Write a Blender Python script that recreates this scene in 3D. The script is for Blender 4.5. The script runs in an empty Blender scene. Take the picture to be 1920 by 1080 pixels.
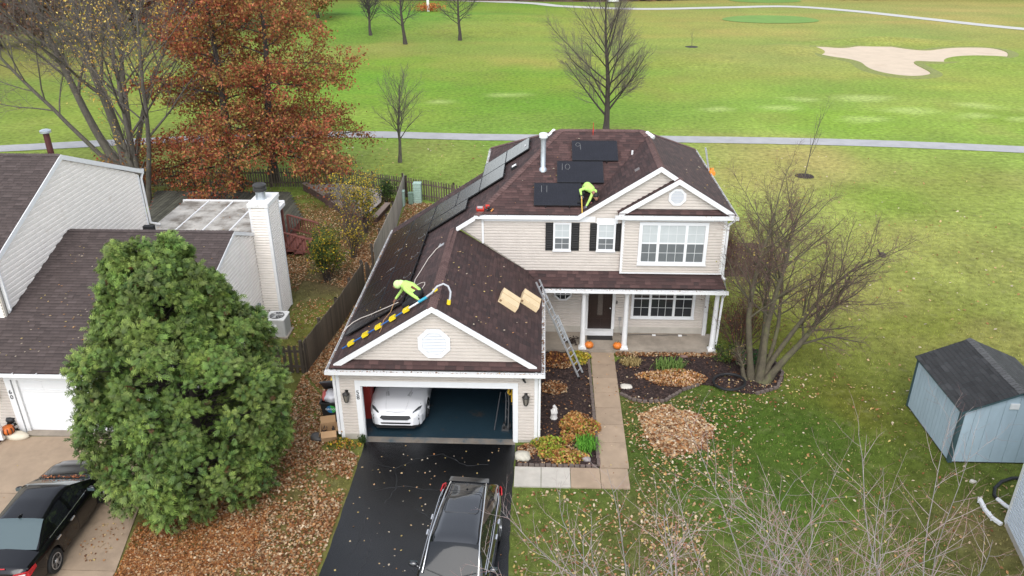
import bpy, math, random
import numpy as np
from mathutils import Vector, Matrix
SC = bpy.context.scene
COL = SC.collection
# ------------------------------------------------------------------ camera
F_PX, PITCH, YAW, ROLL = 1489.06, 0.4472, -0.0391, -0.0038
CAM = Vector((6.4421, -21.2543, 15.7978))
fw = Vector((math.sin(YAW)*math.cos(PITCH), math.cos(YAW)*math.cos(PITCH), -math.sin(PITCH)))
rt = Vector((math.cos(YAW), -math.sin(YAW), 0))
up = rt.cross(fw)
rt, up = rt*math.cos(ROLL)+up*math.sin(ROLL), up*math.cos(ROLL)-rt*math.sin(ROLL)
cam = bpy.data.cameras.new('camera'); camo = bpy.data.objects.new('camera', cam); COL.objects.link(camo)
m = Matrix((rt, up, -fw)).transposed().to_4x4(); m.translation = CAM
camo.matrix_world = m
cam.sensor_width = 36; cam.lens = F_PX/1920*36; cam.clip_end = 1500; cam.clip_start = .1
SC.camera = camo
# ------------------------------------------------------------------ light
SUN_EL, SUN_ROT = math.radians(52), math.radians(184)
w = bpy.data.worlds.new('World'); SC.world = w; w.use_nodes = True
nt = w.node_tree; bg = nt.nodes['Background']
sky = nt.nodes.new('ShaderNodeTexSky'); sky.sky_type = 'NISHITA'; sky.sun_disc = False
sky.sun_elevation = SUN_EL; sky.sun_rotation = SUN_ROT; sky.air_density = 1.0; sky.dust_density = 1.0; sky.ozone_density = 1.0
hs = nt.nodes.new('ShaderNodeHueSaturation'); hs.inputs['Saturation'].default_value = .34
nt.links.new(sky.outputs[0], hs.inputs['Color']); nt.links.new(hs.outputs[0], bg.inputs['Color'])
bg.inputs['Strength'].default_value = .185
sl = bpy.data.lights.new('sun', 'SUN'); sl.energy = .95; sl.angle = math.radians(40); sl.color = (1, .965, .91)
so = bpy.data.objects.new('sun', sl); COL.objects.link(so)
# direction TO the sun (sky: rotation measured clockwise from +Y)
sd = Vector((math.sin(SUN_ROT)*math.cos(SUN_EL), math.cos(SUN_ROT)*math.cos(SUN_EL), math.sin(SUN_EL)))
so.rotation_euler = sd.to_track_quat('Z', 'Y').to_euler(); so.location = (0, 0, 60)
SC.view_settings.view_transform = 'Standard'; SC.view_settings.look = 'None'
SC.view_settings.exposure = .95; SC.view_settings.gamma = 1
SC.view_settings.use_curve_mapping = False
SC.cycles.max_bounces = 6; SC.cycles.diffuse_bounces = 3; SC.cycles.glossy_bounces = 3
SC.cycles.transparent_max_bounces = 6
# ------------------------------------------------------------------ helpers
random.seed(7)
RNG = np.random.default_rng(11)
WL = {}          # world location of roots/parents that do not rotate

def srgb(r, g, b, k=1.0):
    f = lambda c: (c/255/12.92 if c/255 <= .04045 else ((c/255+.055)/1.055)**2.4)*k
    return (f(r), f(g), f(b))

MATS = {}
def mat(name, col, rough=.6, var=.12, scale=6.0, metal=0.0, spec=.5, bump=0.0, bscale=40.0, coat=0.0,
        island=None, attr=None, streak=0.0, detail=5.0, dirt=None, coords='Object', objrand=0, trans=0, shade_band=None):
    if name in MATS: return MATS[name]
    mt = bpy.data.materials.new(name); MATS[name] = mt; mt.use_nodes = True
    nt = mt.node_tree; N = nt.nodes; L = nt.links
    bs = N['Principled BSDF']
    bs.inputs['Roughness'].default_value = rough; bs.inputs['Metallic'].default_value = metal
    bs.inputs['Specular IOR Level'].default_value = spec
    if coat: bs.inputs['Coat Weight'].default_value = coat; bs.inputs['Coat Roughness'].default_value = .04
    tc = N.new('ShaderNodeTexCoord'); co = tc.outputs[coords]
    def math_(op, a, b):
        n = N.new('ShaderNodeMath'); n.operation = op
        for i, x in enumerate((a, b)):
            if isinstance(x, (int, float)): n.inputs[i].default_value = x
            else: L.new(x, n.inputs[i])
        return n.outputs[0]
    if island:
        g = N.new('ShaderNodeNewGeometry'); r = N.new('ShaderNodeValToRGB'); r.color_ramp.interpolation = 'LINEAR'
        while len(r.color_ramp.elements) < len(island): r.color_ramp.elements.new(.5)
        for i, c in enumerate(island):
            r.color_ramp.elements[i].position = i/(len(island)-1); r.color_ramp.elements[i].color = (*c, 1)
        L.new(g.outputs['Random Per Island'], r.inputs[0]); base = r.outputs[0]
    elif attr:
        a = N.new('ShaderNodeAttribute'); a.attribute_name = attr; base = a.outputs['Color']
    else:
        rgb = N.new('ShaderNodeRGB'); rgb.outputs[0].default_value = (*col, 1); base = rgb.outputs[0]
    if shade_band:
        a = N.new('ShaderNodeAttribute'); a.attribute_name = shade_band; mx = N.new('ShaderNodeMix'); mx.data_type = 'RGBA'; mx.blend_type = 'MULTIPLY'; mx.inputs[0].default_value = 1
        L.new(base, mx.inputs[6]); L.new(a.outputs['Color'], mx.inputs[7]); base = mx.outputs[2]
    if var:
        nz = N.new('ShaderNodeTexNoise'); nz.inputs['Scale'].default_value = scale; nz.inputs['Detail'].default_value = detail
        nz.inputs['Roughness'].default_value = .65
        if streak:
            mp = N.new('ShaderNodeMapping'); mp.inputs['Scale'].default_value = (1, 1, streak); L.new(co, mp.inputs[0]); L.new(mp.outputs[0], nz.inputs['Vector'])
        else: L.new(co, nz.inputs['Vector'])
        mr = N.new('ShaderNodeMapRange'); mr.inputs[1].default_value = .3; mr.inputs[2].default_value = .7
        mr.inputs[3].default_value = 1-var; mr.inputs[4].default_value = 1+var
        L.new(nz.outputs[0], mr.inputs[0])
        mx = N.new('ShaderNodeMix'); mx.data_type = 'RGBA'; mx.blend_type = 'MULTIPLY'; mx.inputs[0].default_value = 1
        L.new(base, mx.inputs[6]); L.new(mr.outputs[0], mx.inputs[7]); base = mx.outputs[2]
    if dirt:      # (colour, scale, threshold, softness)
        dn = N.new('ShaderNodeTexNoise'); dn.inputs['Scale'].default_value = dirt[1]; dn.inputs['Detail'].default_value = 8; dn.inputs['Roughness'].default_value = .7
        L.new(co, dn.inputs['Vector'])
        mr = N.new('ShaderNodeMapRange'); mr.inputs[1].default_value = dirt[2]; mr.inputs[2].default_value = dirt[2]+dirt[3]
        L.new(dn.outputs[0], mr.inputs[0])
        mx = N.new('ShaderNodeMix'); mx.data_type = 'RGBA'; mx.inputs[7].default_value = (*dirt[0], 1)
        L.new(mr.outputs[0], mx.inputs[0]); L.new(base, mx.inputs[6]); base = mx.outputs[2]
    if objrand:
        oi = N.new('ShaderNodeObjectInfo'); mr = N.new('ShaderNodeMapRange'); mr.inputs[3].default_value = 1-objrand; mr.inputs[4].default_value = 1+objrand; L.new(oi.outputs['Random'], mr.inputs[0])
        mx = N.new('ShaderNodeMix'); mx.data_type = 'RGBA'; mx.blend_type = 'MULTIPLY'; mx.inputs[0].default_value = 1; L.new(base, mx.inputs[6]); L.new(mr.outputs[0], mx.inputs[7]); base = mx.outputs[2]
    L.new(base, bs.inputs['Base Color'])
    if trans:      # thin leaves let light through
        tl = N.new('ShaderNodeBsdfTranslucent'); L.new(base, tl.inputs['Color']); ms = N.new('ShaderNodeMixShader'); ms.inputs[0].default_value = trans
        L.new(bs.outputs[0], ms.inputs[1]); L.new(tl.outputs[0], ms.inputs[2]); L.new(ms.outputs[0], N['Material Output'].inputs['Surface'])
    if bump:
        bn = N.new('ShaderNodeTexNoise'); bn.inputs['Scale'].default_value = bscale; bn.inputs['Detail'].default_value = 4
        L.new(co, bn.inputs['Vector'])
        b = N.new('ShaderNodeBump'); b.inputs['Strength'].default_value = bump; b.inputs['Distance'].default_value = .02
        L.new(bn.outputs[0], b.inputs['Height']); L.new(b.outputs[0], bs.inputs['Normal'])
    return mt

def wloc(o):
    l = Vector(o.location)
    while o.parent is not None:
        o = o.parent; l = l+Vector(o.location)
    return l

def link(name, me, mats, parent=None, kind=None, world=True):
    """world=True: mesh data given in world coordinates, moved to the parent's frame (unrotated parents)."""
    o = bpy.data.objects.new(name, me); COL.objects.link(o)
    if not isinstance(mats, (list, tuple)): mats = [mats]
    for mt in mats: me.materials.append(mt)
    if parent is not None:
        if world:
            l = wloc(parent); me.transform(Matrix.Translation(-l))
        o.parent = parent
    if kind: o['kind'] = kind
    return o

def tag(o, label=None, cat=None, group=None, kind=None):
    if label: o['label'] = label
    if cat: o['category'] = cat
    if group: o['group'] = group
    if kind: o['kind'] = kind
    return o

def thing(name, label, cat, loc=(0, 0, 0), rz=0.0, group=None):
    o = bpy.data.objects.new(name, None); COL.objects.link(o); o.empty_display_size = .2
    o.location = loc; o.rotation_euler = (0, 0, rz)
    return tag(o, label, cat, group)

def copy_tree(o, parent=None):
    c = o.copy(); COL.objects.link(c)
    if parent is not None: c.parent = parent
    for ch in list(o.children): copy_tree(ch, c)
    return c

def rebase(o):
    """put a top-level world-space mesh's origin at its own base centre"""
    me = o.data
    n = len(me.vertices); a = np.empty(n*3, np.float32); me.vertices.foreach_get('co', a); a = a.reshape(-1, 3)
    lo, hi = a.min(0), a.max(0)
    c = Vector(((lo[0]+hi[0])/2, (lo[1]+hi[1])/2, lo[2]))
    me.transform(Matrix.Translation(-c)); o.location = c
    return o

class MB:
    def __init__(s): s.v = []; s.f = []; s.m = []
    def add(s, vs, fs, mi=0):
        b = len(s.v); s.v += [tuple(x) for x in vs]; s.f += [tuple(i+b for i in f) for f in fs]; s.m += [mi]*len(fs); return s
    def quad(s, a, b, c, d, mi=0): return s.add([a, b, c, d], [(0, 1, 2, 3)], mi)
    def poly(s, pts, mi=0): return s.add(pts, [tuple(range(len(pts)))], mi)
    def box(s, x0, x1, y0, y1, z0, z1, mi=0):
        v = [(x0, y0, z0), (x1, y0, z0), (x1, y1, z0), (x0, y1, z0), (x0, y0, z1), (x1, y0, z1), (x1, y1, z1), (x0, y1, z1)]
        return s.add(v, [(3, 2, 1, 0), (4, 5, 6, 7), (0, 1, 5, 4), (1, 2, 6, 5), (2, 3, 7, 6), (3, 0, 4, 7)], mi)
    def fbox(s, o, u, n, w, a0, a1, b0, b1, c0, c1, mi=0):
        """box in frame origin o, axes u,n,w ; ranges a along u, b along n, c along w"""
        o, u, n, w = Vector(o), Vector(u), Vector(n), Vector(w)
        P = lambda a, b, c: o+u*a+n*b+w*c
        v = [P(a0, b0, c0), P(a1, b0, c0), P(a1, b1, c0), P(a0, b1, c0), P(a0, b0, c1), P(a1, b0, c1), P(a1, b1, c1), P(a0, b1, c1)]
        return s.add(v, [(3, 2, 1, 0), (4, 5, 6, 7), (0, 1, 5, 4), (1, 2, 6, 5), (2, 3, 7, 6), (3, 0, 4, 7)], mi)
    def beam(s, p0, p1, wd, ht, mi=0, upv=(0, 0, 1)):
        p0, p1 = Vector(p0), Vector(p1); d = (p1-p0); L = d.length; d.normalize()
        sd = d.cross(Vector(upv))
        if sd.length < 1e-4: sd = d.cross(Vector((0, 1, 0)))
        sd.normalize(); u2 = sd.cross(d)
        return s.fbox(p0, d, sd, u2, 0, L, -wd/2, wd/2, -ht/2, ht/2, mi)
    def prism(s, pts, off, mi=0):
        """extrude a planar polygon (3-D points) by vector off"""
        off = Vector(off); n = len(pts); p = [Vector(q) for q in pts]; v = p+[q+off for q in p]
        f = [tuple(range(n))[::-1], tuple(range(n, 2*n))]+[(i, (i+1) % n, n+(i+1) % n, n+i) for i in range(n)]
        return s.add(v, f, mi)
    def tube(s, pts, rad, n=6, cap=True, mi=0):
        pts = [Vector(p) for p in pts]
        if isinstance(rad, (int, float)): rad = [rad]*len(pts)
        b = len(s.v); ref = None
        for i, p in enumerate(pts):
            d = (pts[min(i+1, len(pts)-1)]-pts[max(i-1, 0)])
            if d.length < 1e-9: d = Vector((0, 0, 1))
            d.normalize()
            if ref is None:
                ref = d.cross(Vector((0, 0, 1)))
                if ref.length < .1: ref = d.cross(Vector((1, 0, 0)))
            ref = ref-d*ref.dot(d); ref.normalize(); q = d.cross(ref)
            for k in range(n):
                a = 2*math.pi*k/n
                s.v.append(tuple(p+(ref*math.cos(a)+q*math.sin(a))*rad[i]))
        for i in range(len(pts)-1):
            for k in range(n):
                s.f.append((b+i*n+k, b+i*n+(k+1) % n, b+(i+1)*n+(k+1) % n, b+(i+1)*n+k)); s.m.append(mi)
        if cap:
            s.f.append(tuple(b+k for k in range(n))[::-1]); s.m.append(mi)
            e = b+(len(pts)-1)*n; s.f.append(tuple(e+k for k in range(n))); s.m.append(mi)
        return s
    def lathe(s, prof, c=(0, 0, 0), n=16, mi=0, ax=None, cap=True, ribs=0, ribamp=0):
        """profile [(r,z)...] round axis ax (default z) through c"""
        c = Vector(c); b = len(s.v)
        if ax is None: X, Yv, Z = Vector((1, 0, 0)), Vector((0, 1, 0)), Vector((0, 0, 1))
        else:
            Z = Vector(ax).normalized(); X = Z.cross(Vector((0, 0, 1)))
            if X.length < .1: X = Z.cross(Vector((0, 1, 0)))
            X.normalize(); Yv = Z.cross(X)
        for r, z in prof:
            for k in range(n):
                a = 2*math.pi*k/n; rr = r*(1+ribamp*math.cos(ribs*a)) if ribs else r
                s.v.append(tuple(c+X*rr*math.cos(a)+Yv*rr*math.sin(a)+Z*z))
        for i in range(len(prof)-1):
            for k in range(n):
                s.f.append((b+i*n+k, b+i*n+(k+1) % n, b+(i+1)*n+(k+1) % n, b+(i+1)*n+k)); s.m.append(mi)
        if cap:
            s.f.append(tuple(b+k for k in range(n))[::-1]); s.m.append(mi)
            e = b+(len(prof)-1)*n; s.f.append(tuple(e+k for k in range(n))); s.m.append(mi)
        return s
    def ball(s, c, r, n=10, m=7, mi=0, ax=None):
        if isinstance(r, (int, float)): r = (r, r, r)
        b = len(s.v)
        for i in range(1, m):
            t = math.pi*i/m
            for k in range(n):
                a = 2*math.pi*k/n
                s.v.append((c[0]+r[0]*math.sin(t)*math.cos(a), c[1]+r[1]*math.sin(t)*math.sin(a), c[2]-r[2]*math.cos(t)))
        lo = len(s.v); s.v.append((c[0], c[1], c[2]-r[2])); s.v.append((c[0], c[1], c[2]+r[2]))
        for i in range(m-2):
            for k in range(n):
                s.f.append((b+i*n+k, b+i*n+(k+1) % n, b+(i+1)*n+(k+1) % n, b+(i+1)*n+k)); s.m.append(mi)
        for k in range(n):
            s.f.append((lo, b+(k+1) % n, b+k)); s.m.append(mi)
            e = b+(m-2)*n; s.f.append((lo+1, e+k, e+(k+1) % n)); s.m.append(mi)
        return s
    def mesh(s, name, smooth=False):
        me = bpy.data.meshes.new(name); me.from_pydata(s.v, [], s.f)
        me.polygons.foreach_set('material_index', s.m)
        if smooth: me.polygons.foreach_set('use_smooth', [True]*len(s.f))
        me.update(); return me
    def build(s, name, mats, parent=None, smooth=False, kind=None, world=True):
        return link(name, s.mesh(name, smooth), mats, parent, kind, world)

def autosmooth(o, ang=40):
    me = o.data
    try:
        me.polygons.foreach_set('use_smooth', [True]*len(me.polygons)); me.set_sharp_from_angle(angle=math.radians(ang))
    except Exception: pass
    return o

def np_mesh(name, verts, faces, colors=None, attr='tint', smooth=False):
    """verts (n,3) float, faces (m,k) int, colors (n,3)"""
    me = bpy.data.meshes.new(name); n = len(verts); mth, k = faces.shape
    me.vertices.add(n); me.vertices.foreach_set('co', np.ascontiguousarray(verts, np.float32).ravel())
    me.loops.add(mth*k); me.loops.foreach_set('vertex_index', np.ascontiguousarray(faces, np.int32).ravel())
    me.polygons.add(mth); me.polygons.foreach_set('loop_start', np.arange(0, mth*k, k, dtype=np.int32))
    me.polygons.foreach_set('loop_total', np.full(mth, k, np.int32))
    if smooth: me.polygons.foreach_set('use_smooth', np.ones(mth, bool))
    if colors is not None:
        a = me.attributes.new(attr, 'FLOAT_COLOR', 'POINT')
        c = np.ones((n, 4), np.float32); c[:, :3] = colors; a.data.foreach_set('color', c.ravel())
    me.update(calc_edges=True); me.validate(); return me

def interval(poly, v):
    """u-interval of a 2-D polygon [(u,v)] on the line v"""
    xs = []
    n = len(poly)
    for i in range(n):
        (u0, v0), (u1, v1) = poly[i], poly[(i+1) % n]
        if (v0 <= v < v1) or (v1 <= v < v0): xs.append(u0+(u1-u0)*(v-v0)/(v1-v0))
    xs.sort()
    return [(xs[i], xs[i+1]) for i in range(0, len(xs)-1, 2)]

def inpoly(x, y, poly):
    r = np.zeros(np.shape(x), bool); n = len(poly); j = n-1
    for i in range(n):
        xi, yi = poly[i]; xj, yj = poly[j]
        c = ((yi > y) != (yj > y)) & (x < (xj-xi)*(y-yi)/((yj-yi) if abs(yj-yi) > 1e-12 else 1e-12)+xi)
        r ^= c; j = i
    return r

def siding(parent, o, u, n, poly, mt, e=.114, t=.038):
    """one siding_board object per lap; poly [(a, z)] in wall plane coordinates"""
    o, u, n = Vector(o), Vector(u), Vector(n); W = Vector((0, 0, 1))
    zs = [p[1] for p in poly]; z = min(zs)+1e-4; top = max(zs)
    P = lambda a, b, c: o+u*a+n*b+W*c
    while z < top-.01:
        z1 = min(z+e, top-1e-4)
        A, B = interval(poly, z), interval(poly, z1)
        if not B: B = [((x0+x1)/2, (x0+x1)/2+.001) for x0, x1 in A]
        if not A: A = B
        for (a0, a1), (b0, b1) in zip(A, B):
            if a1-a0 < .02 and b1-b0 < .02: continue
            g = MB()
            m0, m1 = a0+(b0-a0)*.50, a1+(b1-a1)*.50; k0, k1 = a0+(b0-a0)*.57, a1+(b1-a1)*.57
            v = [P(a0, .003, z), P(a1, .003, z), P(a1, t, z), P(a0, t, z), P(m1, t*.92, z+e*.50), P(m0, t*.92, z+e*.50),
                 P(k1, .004, z+e*.57), P(k0, .004, z+e*.57), P(b1, .003, z1), P(b0, .003, z1)]
            f = [(0, 1, 2, 3), (3, 2, 4, 5), (5, 4, 6, 7), (7, 6, 8, 9)]
            # faces wound to look along n
            if u.cross(n).z > 0: f = [q[::-1] for q in f]
            g.add(v, f); g.build('siding_board', mt, parent)
        z += e

def shingles(name, parent, o, u, v, nrm, poly, mt, e=.143, wd=.25, t=.011, seed=1, maxw=1.4):
    """thousands of small tabs, joined: real wedges with recessed joints"""
    o, u, v, nrm = (np.array(x, float) for x in (o, u, v, nrm))
    rg = np.random.default_rng(seed)
    V = []; 
    vs = [p[1] for p in poly]; y = min(vs)+.002; top = max(vs)
    while y < top-.02:
        y1 = min(y+e*1.12, top-.001)
        A, B = interval(poly, y), interval(poly, y1)
        if not A: y += e; continue
        if len(B) != len(A): B = A if not B else [B[0]]*len(A)
        for (a0, a1), (b0, b1) in zip(A, B):
            x = a0-rg.uniform(0, wd)
            while x < a1:
                w_ = wd*rg.uniform(.55, 1.25); x0, x1 = x+.004, x+w_-.004; x += w_
                p0, p1 = max(x0, a0), min(x1, a1)
                q0, q1 = max(x0, b0), min(x1, b1)
                if p1-p0 < .015: continue
                if q1 <= q0: q0 = q1 = min(max((p0+p1)/2, b0), b1)
                h = t*rg.uniform(.6, 1.35); dy = rg.uniform(-.006, .006)
                V.append((p0, y+dy, h, p1, y+dy, h, q1, y1, .002, q0, y1, .002, p0, y+dy, 0, p1, y+dy, 0))
        y += e
    V = np.array(V).reshape(-1, 6, 3); n = len(V)
    W = o+V[..., :1]*u+V[..., 1:2]*v+V[..., 2:3]*nrm
    base = np.arange(n)[:, None]*6
    f = np.array([[0, 1, 2, 3], [4, 5, 1, 0], [4, 0, 3, 3], [5, 2, 1, 1]])
    quads = (base[:, :, None]+f[None, :2]).reshape(-1, 4)
    if np.dot(np.cross(u, v), nrm) < 0: quads = quads[:, ::-1]
    bd = np.ones((n, 6, 3)); bd[:, 2:4] = .52          # lap shade painted into each tab's head, like a shadow-line shingle's dark strip
    me = np_mesh(name, W.reshape(-1, 3), quads, bd.reshape(-1, 3), 'shade_band')
    o = link(name, me, mt, parent); o['kind'] = 'stuff'
    return o

def caps(parent, p0, p1, n1, n2, mt, e=.15, wd=.15, name='ridge_cap'):
    """overlapping bent cap shingles along a ridge or hip; n1,n2 down-slope directions either side"""
    p0, p1 = Vector(p0), Vector(p1); d = p1-p0; L = d.length; d.normalize()
    n1, n2 = Vector(n1).normalized(), Vector(n2).normalized(); upn = -(n1+n2); upn = upn.normalized() if upn.length > .05 else Vector((0, 0, 1))
    g = MB(); k = max(1, int(L/e)); e = L/k
    for i in range(k):
        a = p0+d*(i*e); b = p0+d*min((i+1.15)*e, L+.01); h0 = upn*.034; h1 = upn*.014; ww = wd*random.uniform(.95, 1.05)
        g.add([a+h0+n1*ww, a+h0, a+h0+n2*ww, b+h1+n1*ww, b+h1, b+h1+n2*ww, a+n1*ww, a+n2*ww, a],
              [(0, 1, 4, 3), (1, 2, 5, 4), (6, 8, 1, 0), (8, 7, 2, 1)])
    o = g.build(name, mt, parent); o['kind'] = 'stuff'; return o
# ------------------------------------------------------------------ materials
SIDING = mat('vinyl_siding', (.585, .53, .475), .55, .05, 3, dirt=((.40, .34, .28), 1.2, .62, .25))
SIDINGN = mat('vinyl_siding_pale', (.83, .775, .71), .55, .05, 3, dirt=((.50, .42, .33), .8, .6, .25))
WHITE = mat('white_trim', (.76, .76, .755), .45, .04, 4, dirt=((.55, .53, .49), 2.5, .64, .2))
WHITEC = mat('white_clean', (.77, .775, .78), .4, .02, 4)
SHINGLE = mat('shingle_brown_red', (0, 0, 0), .92, .30, 55, shade_band='shade_band', island=[(.044, .026, .025), (.078, .040, .037), (.060, .032, .030), (.112, .060, .055), (.086, .046, .042), (.052, .031, .030)], detail=3, bump=.25, bscale=220)
CAPM = mat('shingle_cap', (0, 0, 0), .92, .25, 55, island=[(.085, .045, .04), (.13, .075, .067), (.105, .058, .052)], bump=.25, bscale=220)
SHINGLEN = mat('shingle_brown', (0, 0, 0), .92, .28, 55, shade_band='shade_band', island=[(.056, .041, .038), (.084, .062, .058), (.068, .050, .046), (.10, .075, .07)], bump=.25, bscale=220)
SHINGLEG = mat('shingle_charcoal', (0, 0, 0), .92, .28, 55, shade_band='shade_band', island=[(.034, .034, .035), (.054, .054, .056), (.044, .044, .045), (.075, .075, .077)], bump=.25, bscale=220)
CAPG = mat('shingle_cap_grey', (0, 0, 0), .92, .2, 55, island=[(.075, .075, .075), (.10, .10, .10)])
DECK = mat('roof_underlay', (.045, .026, .024), .95, .1, 8)
DARK = mat('dark_void', (.01, .01, .011), .8, 0)
BLACK = mat('black_plastic', (.013, .013, .014), .5, .1)
GLASSD = mat('window_glass_dark', (.035, .037, .04), .08, .15, 2, spec=.6)
GLASSB = mat('window_blind_glass', (.50, .53, .53), .25, .05, 3, spec=.5)
GLASSM = mat('window_screen_glass', (.15, .16, .165), .2, .08, 3, spec=.5)
CONC = mat('concrete', (.325, .24, .165), .85, .16, 1.5, dirt=((.21, .155, .105), .9, .55, .25), bump=.15, bscale=90, objrand=.07)
CONCL = mat('concrete_light', (.46, .425, .37), .85, .12, 2.5, dirt=((.35, .3, .24), .9, .6, .25), bump=.15, bscale=90)
CONCD = mat('concrete_stained', (.30, .255, .205), .85, .2, 1.6, dirt=((.17, .145, .115), .7, .5, .25), bump=.15, bscale=90)
METAL = mat('galvanised_metal', (.52, .56, .60), .38, .12, 9, metal=.75)
ALU = mat('aluminium', (.58, .60, .62), .38, .08, 9, metal=.6)
CHROME = mat('bright_trim', (.78, .78, .78), .16, 0, metal=.9)
TRED = mat('stained_redwood', (.18, .06, .045), .75, .2, 6, bump=.1)
WOODG = mat('weathered_wood', (.26, .23, .195), .9, .3, 5, streak=.15, bump=.2, objrand=.22)
WOODD = mat('dark_fence_wood', (.055, .043, .032), .9, .3, 5, streak=.15, bump=.2, objrand=.25)
WOODP = mat('picket_wood', (.11, .088, .062), .9, .3, 5, streak=.15, bump=.2, objrand=.3)
CARD = mat('cardboard', (.40, .245, .125), .85, .06, 6)
CARDT = mat('cardboard_tan', (.70, .54, .33), .8, .08, 6)
ORANGE = mat('pumpkin_orange', (.62, .17, .02), .5, .12, 9)
MULCH = mat('mulch', (.030, .0165, .0145), .95, .5, 45, detail=8, bump=.9, bscale=70)
PANELM = mat('solar_cell', (.011, .011, .0155), .22, .15, 2, spec=.5)
PANELF = mat('solar_frame', (.018, .018, .02), .45, .05)
CHALK = mat('chalk', (.36, .355, .345), .9, .3, 60)
BARK = mat('bark_grey', (.095, .083, .068), .95, .35, 9, streak=.3, bump=.4, bscale=30, dirt=((.085, .095, .05), 2, .55, .2))
BARKD = mat('bark_dark', (.052, .042, .036), .95, .3, 9, streak=.3, bump=.4, bscale=30)
TWIG = mat('twig_grey', (.135, .11, .098), .9, .2, 5)
TWIGR = mat('twig_red', (.17, .062, .055), .7, .25, 5)
YELLOW = mat('yellow_plastic', (.80, .60, .02), .4, .03)
BLUE = mat('blue_pole', (.02, .11, .35), .35, .03)
ROPE = mat('rope_white', (.62, .55, .49), .8, .15, 30)
RED = mat('red_plastic', (.50, .035, .02), .4, .1)
LAMPG = mat('tail_light_red', (.45, .02, .025), .15, .1, 6)
# ================================================================== MAIN HOUSE
S_, O_, WG, HG = .6485, .219, 6.41, 2.809
D1, H2, YF, S2 = 6.40, 5.559, 6.17, .4552
X2, X3, YB, YBG = 4.02, 13.64, 15.26, 11.64
Zl = lambda x: HG+S_*(x+O_)
Zr = lambda x: HG+S_*(WG+O_-x)
UX, UY, UZ = (1, 0, 0), (0, 1, 0), (0, 0, 1)
NF = (0, -1, 0)

def roof_plane(parent, deck, o3, u2, up2, slope, polyxy, mt, seed, sub=None, e=.143, wd=.30):
    hyp = math.hypot(1, slope); o3 = Vector(o3)
    v3 = Vector((up2[0], up2[1], slope))/hyp; u3 = Vector((u2[0], u2[1], 0)); n = Vector((-slope*up2[0], -slope*up2[1], 1))/hyp
    uv = []; p3 = []
    for x, y in polyxy:
        a = (x-o3.x)*u2[0]+(y-o3.y)*u2[1]; b = (x-o3.x)*up2[0]+(y-o3.y)*up2[1]
        uv.append((a, b*hyp)); p3.append(o3+u3*a+Vector((up2[0], up2[1], slope))*b-n*.004)
    deck.prism(p3, -n*.06)
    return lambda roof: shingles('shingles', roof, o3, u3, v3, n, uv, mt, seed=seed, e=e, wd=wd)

def gutter(parent, p0, p1, out, w=.12, h=.12, mt=None, debris=0, name='gutter'):
    p0, p1, out = Vector(p0), Vector(p1), Vector(out); d = (p1-p0); L = d.length; d.normalize(); W = Vector((0, 0, 1))
    g = MB()   # p0,p1: outer top edge
    g.fbox(p0, d, out, W, 0, L, -.008, 0, -h, 0); g.fbox(p0, d, out, W, 0, L, -.008, .006, -.02, .004)
    g.fbox(p0, d, out, W, 0, L, -w, -.008, -h, -h+.008); g.fbox(p0, d, out, W, 0, L, -w, -w+.006, -h+.008, -.004)
    g.fbox(p0, d, out, W, 0, .006, -w+.006, -.008, -h+.008, -.004); g.fbox(p0, d, out, W, L-.006, L, -w+.006, -.008, -h+.008, -.004)
    k = max(2, int(L/.75))
    for i in range(k): a = (i+.5)*L/k; g.fbox(p0, d, out, W, a, a+.025, -w+.006, -.008, -.012, .006)
    go = g.build(name, mt or WHITE, parent)
    if debris:
        lm = MB()
        for i in range(int(L*debris)):
            a = random.uniform(.05, L-.05); b = -random.uniform(.02, w-.02); q = p0+d*a+out*b+W*(-.07+random.uniform(0, .07)); r = random.uniform(.02, .045); t = random.uniform(0, 6.3)
            e1 = (d*math.cos(t)+out*math.sin(t))*r; e2 = (d*-math.sin(t)+out*math.cos(t))*r*.6+W*random.uniform(-.02, .02)
            lm.quad(q-e1, q-e2, q+e1, q+e2, random.choice((0, 0, 1)))
        lm.build('gutter_leaves', [mat('leaf_brown', (.20, .10, .055), .8, .3, 20), mat('leaf_tan', (.42, .27, .15), .8, .3, 20)], go, kind='stuff')
    return go

def downspout(parent, pts, w=.075, d=.06, name='downspout'):
    g = MB()
    for a, b in zip(pts[:-1], pts[1:]): g.beam(a, b, w, d, upv=(0, 1, 0) if abs(Vector(b).z-Vector(a).z) > .2 else (0, 0, 1))
    return g.build(name, WHITE, parent)

def rake(parent, p0, p1, h=.19, th=.03, n=NF, soff=.14, name='rake_board'):
    p0, p1, n = Vector(p0), Vector(p1), Vector(n); W = Vector((0, 0, h)); g = MB()
    g.prism([p0, p1, p1-W, p0-W], n*th)
    W2 = Vector((0, 0, .03)); q0, q1 = p0-Vector((0, 0, h-.03)), p1-Vector((0, 0, h-.03))
    g.prism([q0, q1, q1-W2, q0-W2], -n*soff)
    return g.build(name, WHITE, parent)

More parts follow.
